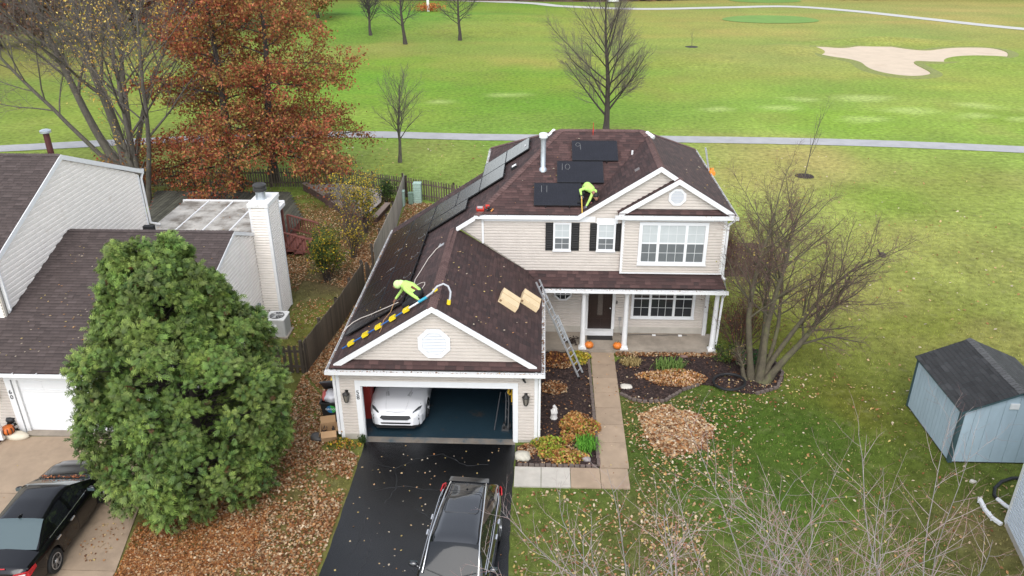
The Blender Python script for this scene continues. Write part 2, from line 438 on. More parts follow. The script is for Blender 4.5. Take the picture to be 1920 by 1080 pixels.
def window(parent, y, x0, x1, z0, z1, cols, zs, grid, mu, ml, fr=.07, name='window', label=None):
    """front-facing window: frame part, one pane per sash, muntins"""
    g = MB(); yo = y-.05
    g.box(x0, x1, yo, y, z0, z0+fr); g.box(x0, x1, yo, y, z1-fr, z1)
    g.box(x0, x0+fr, yo, y, z0+fr, z1-fr); g.box(x1-fr, x1, yo, y, z0+fr, z1-fr)
    g.box(x0-.02, x1+.02, yo-.03, yo, z0-.03, z0+.02)
    prev = x0+fr
    for i, (a, b) in enumerate(cols):
        if i: g.box(cols[i-1][1], a, yo+.005, y, z0+fr, z1-fr)
    for a, b in cols: g.box(a, b, yo+.012, y, zs-.025, zs+.025)
    wo = g.build(name, WHITEC, parent)
    if label: wo['label'] = label
    for a, b in cols:
        aa = max(a, x0+fr); bb = min(b, x1-fr)
        for lo, hi, m_ in ((z0+fr, zs-.025, ml), (zs+.025, z1-fr, mu)):
            p = MB(); p.box(aa, bb, y-.028, y-.018, lo, hi); p.build('pane', m_, wo)
            t = MB(); nx, nz = grid
            wdt = bb-aa; nn = nx if wdt < .7 else max(nx, 3)
            for k in range(1, nn): xx = aa+wdt*k/nn; t.box(xx-.009, xx+.009, y-.033, y-.0285, lo, hi)
            for k in range(1, nz): zz = lo+(hi-lo)*k/nz; t.box(aa, bb, y-.0335, y-.0286, zz-.009, zz+.009)
            t.build('muntin', mat('muntin_white', (.62, .63, .63), .5, 0), wo)
    return wo

def text(s, size, loc, rot, mt, parent, name, depth=.008, world=True):
    cu = bpy.data.curves.new(name, 'FONT'); cu.body = s; cu.size = size; cu.extrude = depth; cu.align_x = 'CENTER'; cu.align_y = 'CENTER'; cu.resolution_u = 3
    t = bpy.data.objects.new('tmp_text', cu); COL.objects.link(t)
    bpy.context.view_layer.update()
    me = bpy.data.meshes.new_from_object(t.evaluated_get(bpy.context.evaluated_depsgraph_get()))
    bpy.data.objects.remove(t); me.name = name
    me.transform(Matrix.Translation(loc) @ rot.to_4x4()); me.materials.clear()
    return link(name, me, mt, parent, world=world)
ROT_FRONT = Matrix.Rotation(math.radians(90), 3, 'X')      # text upright, facing -y

def octo(cx, cz, r, y):      # flat-to-flat half width r
    R = r/math.cos(math.pi/8)
    return [Vector((cx+R*math.cos(math.pi/8+k*math.pi/4), y, cz+R*math.sin(math.pi/8+k*math.pi/4))) for k in range(8)]

def gable_vent(parent, cx, cz, r, y):
    g = MB(); a, b = octo(cx, cz, r, y-.05), octo(cx, cz, r*.74, y-.05)
    a2, b2 = octo(cx, cz, r, y), octo(cx, cz, r*.74, y-.02)
    for i in range(8):
        j = (i+1) % 8
        g.quad(a[i], a[j], b[j], b[i]); g.quad(a[i], a[j], a2[j], a2[i]); g.quad(b[i], b[j], b2[j], b2[i])
    v = g.build('gable_vent', WHITEC, parent)
    MB().poly(octo(cx, cz, r*.75, y-.012)).build('vent_back', mat('vent_shade', (.30, .32, .35), .6, 0), v)
    rr = r*.74; n = 14
    for i in range(n):
        z = -rr+(i+.5)*2*rr/n; R = rr/math.cos(math.pi/8); lim = rr if abs(z) < R*math.sin(math.pi/8) else R*math.sin(math.pi/8)+rr-abs(z)
        h = rr/n*.55; s = MB(); s.add([(cx-lim, y-.046, cz+z-h), (cx+lim, y-.046, cz+z-h), (cx+lim, y-.02, cz+z+h), (cx-lim, y-.02, cz+z+h)], [(0, 1, 2, 3)])
        s.build('slat', mat('vent_slat', (.62, .64, .66), .5, 0), v)
    return v

def lantern(parent, x, y, z):
    g = MB(); g.box(x-.05, x+.05, y-.03, y, z-.02, z+.16); g.tube([(x, y-.02, z+.10), (x, y-.10, z+.2), (x, y-.14, z+.16)], .014, 6)
    g.lathe([(.02, .17), (.06, .14), (.12, .10), (.125, .075)], (x, y-.14, z), 6)
    g.lathe([(.055, -.215), (.075, -.19), (.07, -.18)], (x, y-.14, z), 6)
    for k in range(6):
        a = math.pi/3*k; g.beam((x+.11*math.cos(a), y-.14+.11*math.sin(a), z+.08), (x+.065*math.cos(a), y-.14+.065*math.sin(a), z-.19), .014, .014)
    l = g.build('wall_lantern', mat('lantern_iron', (.018, .015, .013), .5, .2), parent)
    MB().lathe([(.06, -.18), (.10, .075)], (x, y-.14, z), 6).build('lamp_glass', mat('lantern_glass', (.20, .18, .15), .25, .1), l)
    return l

HOUSE = thing('house', 'tan two-storey house with open garage, dark red shingle roof and porch columns', 'house', (6.4, 0, 0))
deck = MB(); todo = []
# left slope: garage left + main left in one plane
Lpoly = [(-.109, -.265), (-.004, -.16), (3.205, -.16), (3.205, 6.2), (4.02, 6.2), (7.21, 10.72), (4.09, 15.19), (4.09, YBG), (-.109, YBG)]
todo.append(roof_plane(HOUSE, deck, (-O_, 0, HG), UY, (1, 0), S_, Lpoly, SHINGLE, 1))
Rpoly = [(6.519, -.265), (6.519, 5.78), (5.857, D1), (3.205, D1), (3.205, -.16), (6.414, -.16)]
todo.append(roof_plane(HOUSE, deck, (WG+O_, 0, HG), UY, (-1, 0), S_, Rpoly, SHINGLE, 2))
todo.append(roof_plane(HOUSE, deck, (0, -.375, HG), UX, (0, 1), S_, [(-.109, -.265), (6.519, -.265), (6.254, 0), (.156, 0)], SHINGLE, 3))
todo.append(roof_plane(HOUSE, deck, (0, 5.67, HG), UX, (0, 1), .72, [(6.519, 5.78), (13.40, 5.78), (13.24, D1-.15), (9.47, D1-.15), (9.47, D1), (5.857, D1)], SHINGLE, 4))
ZGR = 7.46
todo.append(roof_plane(HOUSE, deck, (0, YF, H2), UX, (0, 1), S2, [(4.09, 6.27), (7.84, 6.27), (10.708, 10.35), (10.45, 10.72), (7.21, 10.72)], SHINGLE, 5))
todo.append(roof_plane(HOUSE, deck, (7.775, 0, H2), UY, (1, 0), S_, [(7.80, 6.22), (10.708, 6.22), (10.708, 10.35)], SHINGLE, 6))
todo.append(roof_plane(HOUSE, deck, (X3, 0, H2), UY, (-1, 0), S_, [(13.54, 6.36), (13.54, 15.16), (10.45, 10.72), (10.708, 10.35), (10.708, 6.22), (11.5, 6.22), (11.5, 6.36)], SHINGLE, 7))
todo.append(roof_plane(HOUSE, deck, (0, YB, H2), UX, (0, -1), .4552, [(4.1, 15.18), (13.54, 15.18), (10.45, 10.72), (7.21, 10.72)], SHINGLE, 8))
# small front gable
SG = .62; GX0, GX1, GY, GZ = 9.15, 13.59, 5.96, 5.665; GXC = (GX0+GX1)/2
todo.append(roof_plane(HOUSE, deck, (GX0, 0, GZ), UY, (1, 0), SG, [(9.25, 6.06), (9.31, 6.12), (GXC, 6.12), (GXC, D1), (9.25, D1)], SHINGLE, 9))
todo.append(roof_plane(HOUSE, deck, (GX1, 0, GZ), UY, (-1, 0), SG, [(13.49, 6.06), (13.49, D1), (GXC, D1), (GXC, 6.12), (13.43, 6.12)], SHINGLE, 10))
todo.append(roof_plane(HOUSE, deck, (0, GY, GZ), UX, (0, 1), SG, [(9.25, 6.06), (13.49, 6.06), (13.29, 6.26), (9.45, 6.26)], SHINGLE, 11))
ROOF = deck.build('roof', DECK, HOUSE)
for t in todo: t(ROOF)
hp = (7.21, 10.72, Zl(7.21)-.005)
caps(ROOF, (3.205, -.2, 5.03), (3.205, 6.34, 5.03), (1, 0, -S_), (-1, 0, -S_), CAPM, e=.14, wd=.17)
dl = Vector((3.2, 4.5, 2.05)).normalized()
def capdirs(d, n1, n2):
    """down-slope directions in two planes, perpendicular to the hip"""
    d = Vector(d).normalized(); r = []
    for n, o in ((n1, n2), (n2, n1)):
        n = Vector(n).normalized(); t = n.cross(d).normalized()
        if t.dot(Vector(o)) > 0: t = -t          # head into own plane, away from the other's upward side
        if t.z > 0: t = -t
        r.append(t)
    return r
NL, NR, NFp, NB = (-S_, 0, 1), (S_, 0, 1), (0, -S2, 1), (0, S2, 1)
def hip(p0, p1, n1, n2):
    a, b = capdirs(Vector(p1)-Vector(p0), n1, n2); caps(ROOF, p0, p1, a, b, CAPM, e=.14, wd=.155)
hip((4.05, 6.2, 5.575), (7.21, 10.72, 7.63), NL, NFp)
hip((7.21, 10.72, 7.63), (10.45, 10.72, 7.63), NFp, NB)
hip((4.1, 15.2, 5.61), (7.21, 10.72, 7.63), NL, NB)
hip((10.708, 6.25, ZGR), (10.708, 10.35, ZGR), (-S_, 0, 1), NR)
hip((10.708, 10.35, ZGR), (10.45, 10.72, 7.63), NFp, NR)
hip((13.5, 15.1, 5.65), (10.45, 10.72, 7.63), NR, NB)
hip((GXC, 6.1, GZ+SG*2.22), (GXC, D1, GZ+SG*2.22), (-SG, 0, 1), (SG, 0, 1))
# structural walls
g = MB()
g.box(.02, .14, .02, YBG-.1, 0, 2.72); g.box(6.27, 6.39, .02, 7.3, 0, 2.72)
g.box(.14, .74, .02, .14, 0, 2.72); g.box(5.67, 6.27, .02, .14, 0, 2.72); g.box(.74, 5.67, .02, .14, 2.1, 2.72)
g.prism([(.2, .02, 2.725), (6.2, .02, 2.725), (3.205, .02, Zl(3.205)-.1)], (0, .1, 0))
g.prism([(3.35, D1, Zl(3.35)-.12), (5.85, D1, 3.28), (13.2, D1, 3.28), (13.2, D1, 5.5), (4.3, D1, 5.5)], (0, .12, 0))
g.prism([(7.9, D1+.01, 5.51), (13.5, D1+.01, 5.51), (10.708, D1+.01, 7.33)], (0, .1, 0))
g.box(9.48, 13.22, 6.23, D1-.01, 3.3, 5.6); g.prism([(9.4, 6.27, 5.61), (13.35, 6.27, 5.61), (GXC, 6.27, 6.93)], (0, .1, 0))
g.box(6.4, 13.2, 7.32, 7.44, .14, 2.75); g.box(13.1, 13.22, 7.44, 15, 0, 5.5); g.box(4.2, 4.32, 6.53, 15, 2.75, 5.5); g.box(4.32, 13.1, 14.9, 15, 0, 5.5)
g.box(13.1, 13.22, 6.53, 7.3, 2.76, 5.5)
g.box(.14, 6.27, 6.9, 7.0, 0, 2.72)
g.build('wall', mat('wall_sheathing', (.36, .32, .27), .8, .05), HOUSE)
# lap siding, one object per course
siding(HOUSE, (0, .02, 0), UX, NF, [(.1, .22), (.6, .22), (.6, 2.62), (.1, 2.62)], SIDING)
siding(HOUSE, (0, .02, 0), UX, NF, [(5.78, .1), (6.31, .1), (6.31, 2.62), (5.78, 2.62)], SIDING)
siding(HOUSE, (0, .02, 0), UX, NF, [(.6, 2.28), (5.78, 2.28), (5.78, 2.62), (.6, 2.62)], SIDING)
siding(HOUSE, (0, .02, 0), UX, NF, [(.28, 3.06), (6.13, 3.06), (3.205, Zl(3.205)-.09)], SIDING)
siding(HOUSE, (0, D1, 0), UX, NF, [(3.40, Zl(3.4)-.12), (5.90, 3.32), (9.5, 3.32), (9.5, 5.52), (4.05, 5.52)], SIDING)
siding(HOUSE, (0, D1, 0), UX, NF, [(7.88, 5.53), (13.5, 5.53), (10.708, 7.36)], SIDING)
siding(HOUSE, (0, 6.22, 0), UX, NF, [(9.5, 3.36), (13.2, 3.36), (13.2, 5.42), (9.5, 5.42)], SIDING)
siding(HOUSE, (0, 6.27, 0), UX, NF, [(9.52, 5.77), (13.22, 5.77), (GXC, 6.93)], SIDING)
siding(HOUSE, (0, 7.32, 0), UX, NF, [(6.42, .42), (13.15, .42), (13.15, 2.70), (6.42, 2.70)], SIDING)
# concrete footings
g = MB(); g.box(-.0, .6, 0, .1, 0, .21); g.box(5.8, 6.41, 0, .1, 0, .09); g.box(6.42, 13.2, 7.30, 7.32, .14, .42); g.box(0, .1, .1, YBG-.1, 0, .2)
g.box(6.31, 6.41, .1, 7.3, 0, .14)
g.build('foundation', CONCL, HOUSE)
# white trim
for x0, x1, x2, x3 in ((0, .1, -.012, 0), (6.31, 6.41, 6.41, 6.422)):
    g = MB(); g.box(x0, x1, -.012, .02, .06, 2.62); g.box(x2, x3, -.012, .1, .06, 2.62); g.build('corner_board', WHITE, HOUSE)
for nm, b in (('door_casing', (.59, .765, -.03, .02, 0, 2.28)), ('door_casing', (5.645, 5.79, -.03, .02, 0, 2.28)), ('door_header', (.765, 5.645, -.03, .02, 2.075, 2.28))):
    MB().box(*b).build(nm, WHITEC, HOUSE)
g = MB(); g.box(.765, .79, .02, .16, 0, 2.075); g.box(5.62, 5.645, .02, .16, 0, 2.075); g.box(.79, 5.62, .02, .16, 2.05, 2.075); g.build('door_jamb', WHITE, HOUSE)
MB().box(9.43, 9.53, 6.185, 6.22, 3.34, 5.45).build('corner_board', WHITE, HOUSE)
MB().box(13.14, 13.25, 6.185, 6.22, 3.34, 5.45).build('corner_board', WHITE, HOUSE)
MB().box(9.43, 13.25, 6.18, 6.22, 3.30, 3.352).build('skirt_board', WHITE, HOUSE)
MB().box(4.3, 8.45, D1-.06, D1, 5.30, 5.50).build('frieze_board', WHITEC, HOUSE)
MB().box(9.53, 13.14, 6.175, 6.22, 5.42, 5.56).build('frieze_board', WHITEC, HOUSE)
MB().box(8.50, 9.28, D1-.05, D1, 5.235, 5.44).build('window_header', WHITEC, HOUSE)
# soffits
g = MB(); g.box(-.1, 6.5, -.26, -.013, 2.66, 2.70); g.box(4.1, 7.9, 6.28, D1-.06, 5.46, 5.49); g.box(9.2, 13.55, 6.07, 6.17, 5.56, 5.59)
g.box(6.5, 13.4, 5.79, 7.3, 2.66, 2.69); g.box(-.1, 0, .0, YBG, 2.66, 2.70); g.box(13.26, 13.54, 6.36, 15.1, 5.44, 5.47); g.box(4.1, 4.2, 11.7, 15.1, 5.44, 5.47)
g.build('soffit', WHITE, HOUSE)
# rakes
rake(HOUSE, (.03, -.17, Zl(.03)+.0), (3.205, -.17, 5.035), .20); rake(HOUSE, (6.38, -.17, Zr(6.38)), (3.205, -.17, 5.035), .20)
rake(HOUSE, (7.80, 6.22, H2+.03), (10.708, 6.22, ZGR+.005), .19); rake(HOUSE, (11.52, 6.22, H2+S_*(X3-11.52)), (10.708, 6.22, ZGR+.005), .19)
rake(HOUSE, (9.27, 6.1, GZ+.08), (GXC, 6.1, GZ+SG*2.22), .19); rake(HOUSE, (13.47, 6.1, GZ+.08), (GXC, 6.1, GZ+SG*2.22), .19)
rake(HOUSE, (3.30, 6.19, Zl(3.30)), (4.02, 6.19, Zl(4.02)), .17, soff=.2)
rake(HOUSE, (-.1, YBG, Zl(-.1)), (4.02, YBG, Zl(4.02)), .16, n=(0, 1, 0))
# gutters
gutter(HOUSE, (-.229, -.375, HG), (6.639, -.375, HG), (0, -1, 0), debris=26)
gutter(HOUSE, (-.219, -.25, HG), (-.219, YBG, HG), (-1, 0, 0), debris=16)
gutter(HOUSE, (6.629, -.25, HG), (6.629, 5.66, HG), (1, 0, 0), debris=30)
gutter(HOUSE, (6.52, 5.67, HG), (13.49, 5.67, HG), (0, -1, 0), debris=22)
gutter(HOUSE, (3.98, 6.17, H2), (7.86, 6.17, H2), (0, -1, 0), debris=3)
gutter(HOUSE, (9.14, GY, GZ), (13.60, GY, GZ), (0, -1, 0), debris=10)
gutter(HOUSE, (13.64, 6.2, H2+.02), (13.64, 15.2, H2+.02), (1, 0, 0), debris=14)
gutter(HOUSE, (3.99, YBG+.05, H2), (3.99, 15.2, H2), (-1, 0, 0), debris=6)
# downspouts
downspout(HOUSE, [(-.16, -.30, 2.68), (-.05, -.06, 2.5), (-.05, -.06, .25)])
downspout(HOUSE, [(6.50, -.30, 2.68), (6.47, -.06, 2.5), (6.47, -.06, .12), (6.62, -.2, .06)])
downspout(HOUSE, [(4.28, 6.25, 5.44), (4.28, 6.35, 5.25), (4.28, 6.35, Zr(4.28)+.08)])
downspout(HOUSE, [(13.5, 6.05, 5.54), (13.30, 6.18, 5.3), (13.30, 6.18, 3.22), (13.36, 6.0, 3.16)])
downspout(HOUSE, [(13.40, 5.75, 2.7), (13.36, 5.98, 2.45), (13.33, 6.08, .2)])
gable_vent(HOUSE, 3.20, 3.67, .5, 0.0)
gable_vent(HOUSE, 11.36, 6.33, .31, 6.25)
# windows
window(HOUSE, D1-.02, 6.91, 7.57, 4.14, 5.26, [(6.98, 7.50)], 4.66, (2, 2), GLASSB, GLASSM)
window(HOUSE, D1-.02, 8.53, 9.22, 4.14, 5.26, [(8.60, 9.15)], 4.66, (2, 2), GLASSB, GLASSM)
window(HOUSE, 6.20, 10.07, 12.60, 3.69, 5.38, [(10.20, 10.74), (10.84, 11.76), (11.86, 12.47)], 4.55, (2, 2), GLASSB, GLASSM, fr=.12)
window(HOUSE, 7.30, 10.10, 12.62, .84, 2.12, [(10.20, 10.80), (10.90, 11.75), (11.85, 12.50)], 1.72, (2, 2), GLASSD, GLASSD, fr=.10)
def shutter(x0, x1):
    g = MB(); g.box(x0, x1, D1-.055, D1-.02, 4.14, 5.24, 0); s = g.build('shutter', BLACK, HOUSE)
    for i in range(14):
        z = 4.22+i*.070; MB().add([(x0+.035, D1-.057, z), (x1-.035, D1-.057, z), (x1-.035, D1-.066, z+.045), (x0+.035, D1-.066, z+.045), (x0+.035, D1-.057, z+.055), (x1-.035, D1-.057, z+.055)], [(0, 1, 2, 3), (3, 2, 5, 4)]).build('slat', BLACK, s)
shutter(6.62, 6.90); shutter(7.58, 7.88); shutter(8.27, 8.52); shutter(9.23, 9.42)
# octagon window under the porch
a, b = octo(7.36, 1.95, .36, 7.25), octo(7.36, 1.95, .29, 7.25); g = MB(); a2 = octo(7.36, 1.95, .36, 7.3)
for i in range(8): j = (i+1) % 8; g.quad(a[i], a[j], b[j], b[i]); g.quad(a[i], a[j], a2[j], a2[i])
ow = g.build('octagon_window', WHITEC, HOUSE); MB().poly(octo(7.36, 1.95, .30, 7.268)).build('pane', GLASSD, ow)
g = MB(); 
for x in (-.1, .1): g.box(7.36+x-.012, 7.36+x+.012, 7.255, 7.266, 1.66, 2.24)
for z in (-.1, .1): g.box(7.07, 7.65, 7.2545, 7.2665, 1.95+z-.012, 1.95+z+.012)
g.build('muntin', WHITEC, ow)
# front door
DOORM = mat('door_brown', (.022, .012, .010), .4, .2, 5)
g = MB(); g.box(8.38, 9.34, 7.24, 7.3, .34, 2.40); dr = g.build('front_door', DOORM, HOUSE)
for (x0, x1, z0, z1) in ((8.48, 8.68, .95, 2.3), (9.04, 9.24, .95, 2.3), (8.48, 8.82, .45, .82), (8.90, 9.24, .45, .82)):
    MB().box(x0, x1, 7.225, 7.24, z0, z1).build('door_panel', DOORM, dr)
MB().box(8.76, 8.96, 7.222, 7.24, .98, 2.3).build('pane', mat('leaded_glass', (.10, .085, .075), .25, .5, 60), dr)
MB().ball((9.26, 7.2, 1.3), .035).build('handle', CHROME, dr)
g = MB(); g.box(8.24, 8.38, 7.22, 7.3, .34, 2.45); g.box(9.34, 9.46, 7.22, 7.3, .34, 2.45); g.build('door_casing', WHITE, HOUSE)
MB().box(8.30, 9.42, 7.02, 7.3, .14, .34).build('door_step', WHITE, HOUSE)
MB().box(9.50, 9.545, 7.27, 7.3, 1.45, 1.60).build('doorbell', BLACK, HOUSE)
g = MB(); g.box(9.62, 9.74, 7.25, 7.3, .72, .86); g.tube([(9.68, 7.24, .72), (9.66, 7.22, .5), (9.75, 7.15, .2), (9.9, 7.1, .165)], .012, 5); g.build('outlet_box', mat('grey_box', (.35, .34, .33), .6), HOUSE)
# porch
MB().box(6.43, 13.38, 5.86, 7.30, 0, .14).build('porch_slab', CONCD, HOUSE)
g = MB(); g.box(6.5, 13.42, 5.88, 6.14, 2.60, 2.655); g.build('porch_beam', WHITE, HOUSE)
for x in (8.13, 9.76, 13.17):
    g = MB(); g.box(x-.15, x+.15, 5.87, 6.15, .14, .20); g.lathe([(.135, .20), (.135, .25), (.115, .27), (.11, .32), (.085, 2.50), (.10, 2.53), (.115, 2.56)], (x, 6.01, 0), 20); g.box(x-.125, x+.125, 5.885, 6.135, 2.56, 2.60)
    c = g.build('porch_column', WHITE, HOUSE); autosmooth(c)
MB().box(13.0, 13.14, 7.16, 7.30, .14, 2.66).build('porch_post', WHITE, HOUSE)
# garage inside
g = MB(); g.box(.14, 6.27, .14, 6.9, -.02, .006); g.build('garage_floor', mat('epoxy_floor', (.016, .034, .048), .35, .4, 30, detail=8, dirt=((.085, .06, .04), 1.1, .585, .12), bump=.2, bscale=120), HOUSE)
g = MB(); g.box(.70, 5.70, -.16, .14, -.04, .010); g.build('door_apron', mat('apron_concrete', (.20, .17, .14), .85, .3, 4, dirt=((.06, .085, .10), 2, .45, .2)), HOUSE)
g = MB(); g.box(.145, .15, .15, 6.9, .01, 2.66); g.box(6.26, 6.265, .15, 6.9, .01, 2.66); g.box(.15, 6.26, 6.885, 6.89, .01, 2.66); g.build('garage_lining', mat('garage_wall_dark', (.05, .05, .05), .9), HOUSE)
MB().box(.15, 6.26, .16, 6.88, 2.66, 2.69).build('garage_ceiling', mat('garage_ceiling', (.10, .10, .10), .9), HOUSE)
for i in range(4):
    MB().box(.80, 5.61, .5+i*.56, .5+i*.56+.55, 2.18, 2.22).build('garage_door_panel', WHITE, HOUSE)
for x in (.78, 5.63): MB().tube([(x, .12, .05), (x, .12, 1.9), (x, .3, 2.15), (x, 2.8, 2.17)], .02, 5).build('door_track', METAL, HOUSE)
lantern(HOUSE, .31, 0.0, 1.75); lantern(HOUSE, 6.04, 0.0, 1.75)
for ch, z in (('5', 1.83), ('8', 1.65)): text(ch, .22, (.665, -.034, z), ROT_FRONT, BLACK, HOUSE, 'house_number')
g = MB(); g.tube([(5.98, .0, 2.5), (5.98, -.12, 2.46)], .02, 6); g.tube([(5.93, -.08, 2.5), (6.03, -.2, 2.42)], .032, 8); g.build('security_camera', BLACK, HOUSE)
# flue and roof vents
g = MB(); fx, fy = 6.5, 8.5; fz = H2+S2*(fy-YF)
g.lathe([(.16, -.06), (.15, .04), (.11, .10), (.10, .12), (.10, 1.18), (.115, 1.18), (.115, 1.24)], (fx, fy, fz), 18); 
fl = g.build('flue_pipe', METAL, HOUSE); autosmooth(fl)
autosmooth(MB().lathe([(.11, 1.23), (.165, 1.27), (.17, 1.40), (.15, 1.43), (.06, 1.46), (.0, 1.46)], (fx, fy, fz), 18).build('flue_cap', mat('flue_cap_white', (.66, .69, .70), .4, .05), fl))
for p, q in (((6.70, 10.9, 7.26), (6.95, 11.25, 7.44)), ((10.68, 10.75, 7.50), (10.95, 10.5, 7.36))):
    autosmooth(MB().tube([p, q], .10, 10).build('ridge_vent_hood', WHITEC, HOUSE))
g = MB(); vz = Zl(5.35); g.beam((5.25, 9.2, Zl(5.25)+.06), (5.45, 9.2, Zl(5.45)+.06), .22, .13); g.build('roof_vent', DARK, HOUSE); 
MB().beam((5.27, 9.2, Zl(5.27)+.14), (5.43, 9.2, Zl(5.43)+.14), .18, .03).build('vent_lid', WHITE, HOUSE)
autosmooth(MB().lathe([(.04, 0), (.04, .16)], (10.0, 9.35, 7.0), 8).build('vent_pipe', WHITE, HOUSE))
autosmooth(MB().lathe([(.03, 0), (.03, .2)], (5.75, 11.1, Zl(5.75)), 8).build('vent_pipe', WHITE, HOUSE))
g = MB(); g.tube([(8.5, 10.4, 7.47), (8.5, 10.42, 8.0)], .012, 5); g.tube([(8.5, 10.4, 7.6), (8.5, 10.41, 7.78)], .022, 6); g.build('roof_mast', RED, HOUSE)
MB().fbox((9.9, 7.2, H2+S_*(9.9-7.775)+.02), (0, 1, 0), Vector((-S_, 0, 1)).normalized(), Vector((1, 0, S_)).normalized(), 0, .28, 0, .006, 0, .20).build('roof_patch', mat('patch_grey', (.16, .14, .135), .8), HOUSE)
# ================================================================== GROUND
def ls(r, g, b): return srgb(r, g, b, 1.0)
# lawn colour, read off as grass kinds at places on the ground: (x, y, rgb, reach)
LAWN = [(2, 94, (140, 160, 72), 12), (2.5, 75, (148, 162, 78), 9), (3.3, 60, (118, 158, 52), 9), (3.6, 50, (112, 156, 48), 7), (4, 43, (124, 158, 62), 5),
        (42, 95, (152, 166, 88), 12), (36, 75, (150, 164, 90), 8), (30, 53, (138, 168, 72), 7), (31, 45, (128, 162, 56), 5), (47, 53, (150, 172, 78), 8), (47, 45, (128, 160, 56), 6),
        (-21, 112, (104, 158, 48), 12), (-20, 92, (112, 150, 56), 9), (-12, 80, (146, 156, 78), 8), (-12, 66, (116, 164, 48), 9), (-8, 44, (138, 168, 64), 6), (-9, 50, (122, 164, 52), 6),
        (-2, 34.5, (142, 154, 74), 3), (-4, 30, (130, 148, 66), 3), (-3, 27, (112, 136, 52), 2), (24, 33, (156, 148, 84), 3.5), (21, 28, (150, 146, 80), 3), (32, 27, (126, 136, 60), 4), (27, 24, (112, 130, 48), 3),
        (26, 18, (136, 138, 70), 3.5), (29, 15, (130, 134, 66), 3), (20, 11, (134, 134, 68), 3), (17, 8, (112, 116, 44), 2), (23, 7, (116, 122, 48), 3),
        (15, 1.2, (76, 100, 32), 2.6), (12.5, 2, (64, 90, 28), 2.0), (11, -1, (66, 92, 30), 2.5), (13, -3, (76, 100, 34), 2.5), (10, -5, (92, 100, 46), 2), (17.7, -1.5, (92, 106, 38), 1.8), (16.2, -4.5, (92, 104, 44), 2.2), (17.2, 3, (112, 114, 40), 1.6), (19, -4.5, (112, 104, 62), 1.4), (15, -8, (104, 104, 52), 3),
        (-1.5, -4, (112, 100, 56), 2), (-1.5, 6, (92, 88, 44), 2), (-3.2, 8, (104, 106, 40), 1.3), (-3.3, 12, (96, 82, 58), 2), (-5, 17, (96, 86, 52), 2.5), (-5.5, 20, (104, 92, 52), 2), (-2.6, 16, (110, 78, 54), 1.0), (-.8, 9, (100, 100, 40), 1.2),
        (-20, 36, (132, 142, 70), 5), (-30, 45, (134, 156, 64), 8), (-26, 28, (120, 130, 60), 4), (-28, 70, (128, 152, 70), 10), (0, 120, (118, 156, 58), 12), (30, 130, (150, 158, 88), 12), (60, 100, (154, 164, 92), 12), (62, 70, (142, 168, 74), 10), (70, 125, (158, 164, 98), 15), (-60, 100, (120, 130, 70), 30), (100, 60, (140, 155, 75), 30), (0, -30, (100, 110, 46), 12)]
_lx = np.array([a[0] for a in LAWN]); _ly = np.array([a[1] for a in LAWN]); _lc = np.array([srgb(*a[2]) for a in LAWN]); _lr = np.array([a[3] for a in LAWN])
def vnoise(x, y, s, seed=0):
    """cheap smooth value noise"""
    r = np.random.default_rng(seed).random((128, 128)); x = np.asarray(x)/s+1000.3; y = np.asarray(y)/s+1000.7
    i, j = np.floor(x).astype(int), np.floor(y).astype(int); fx, fy = x-i, y-j; fx = fx*fx*(3-2*fx); fy = fy*fy*(3-2*fy); i %= 127; j %= 127
    return (r[i, j]*(1-fx)+r[i+1, j]*fx)*(1-fy)+(r[i, j+1]*(1-fx)+r[i+1, j+1]*fx)*fy
def fbm(x, y, s, seed=0): return (vnoise(x, y, s, seed)+.5*vnoise(x, y, s/2.1, seed+1)+.25*vnoise(x, y, s/4.3, seed+2))/1.75
WORN = [(38, 48, 2.4, 1.3), (42.3, 45.8, 2.0, 1.1), (49.5, 49, 1.3, .8), (44.8, 50, 2.4, 1.3), (30, 52, 1.6, 1.2), (33, 44.4, 2.2, 1.1), (27.5, 48.5, 2.0, 1.1), (54.5, 49.5, 1.8, 1.1), (21, 47.5, 1.4, .8), (3.2, 53, 1.7, 1.2), (-3, 50, 1.4, 1.0), (46, 44.6, 1.8, .8), (36, 52.5, 3, 1.2), (58, 46, 3, 1.4)]
LAWN_K = .80
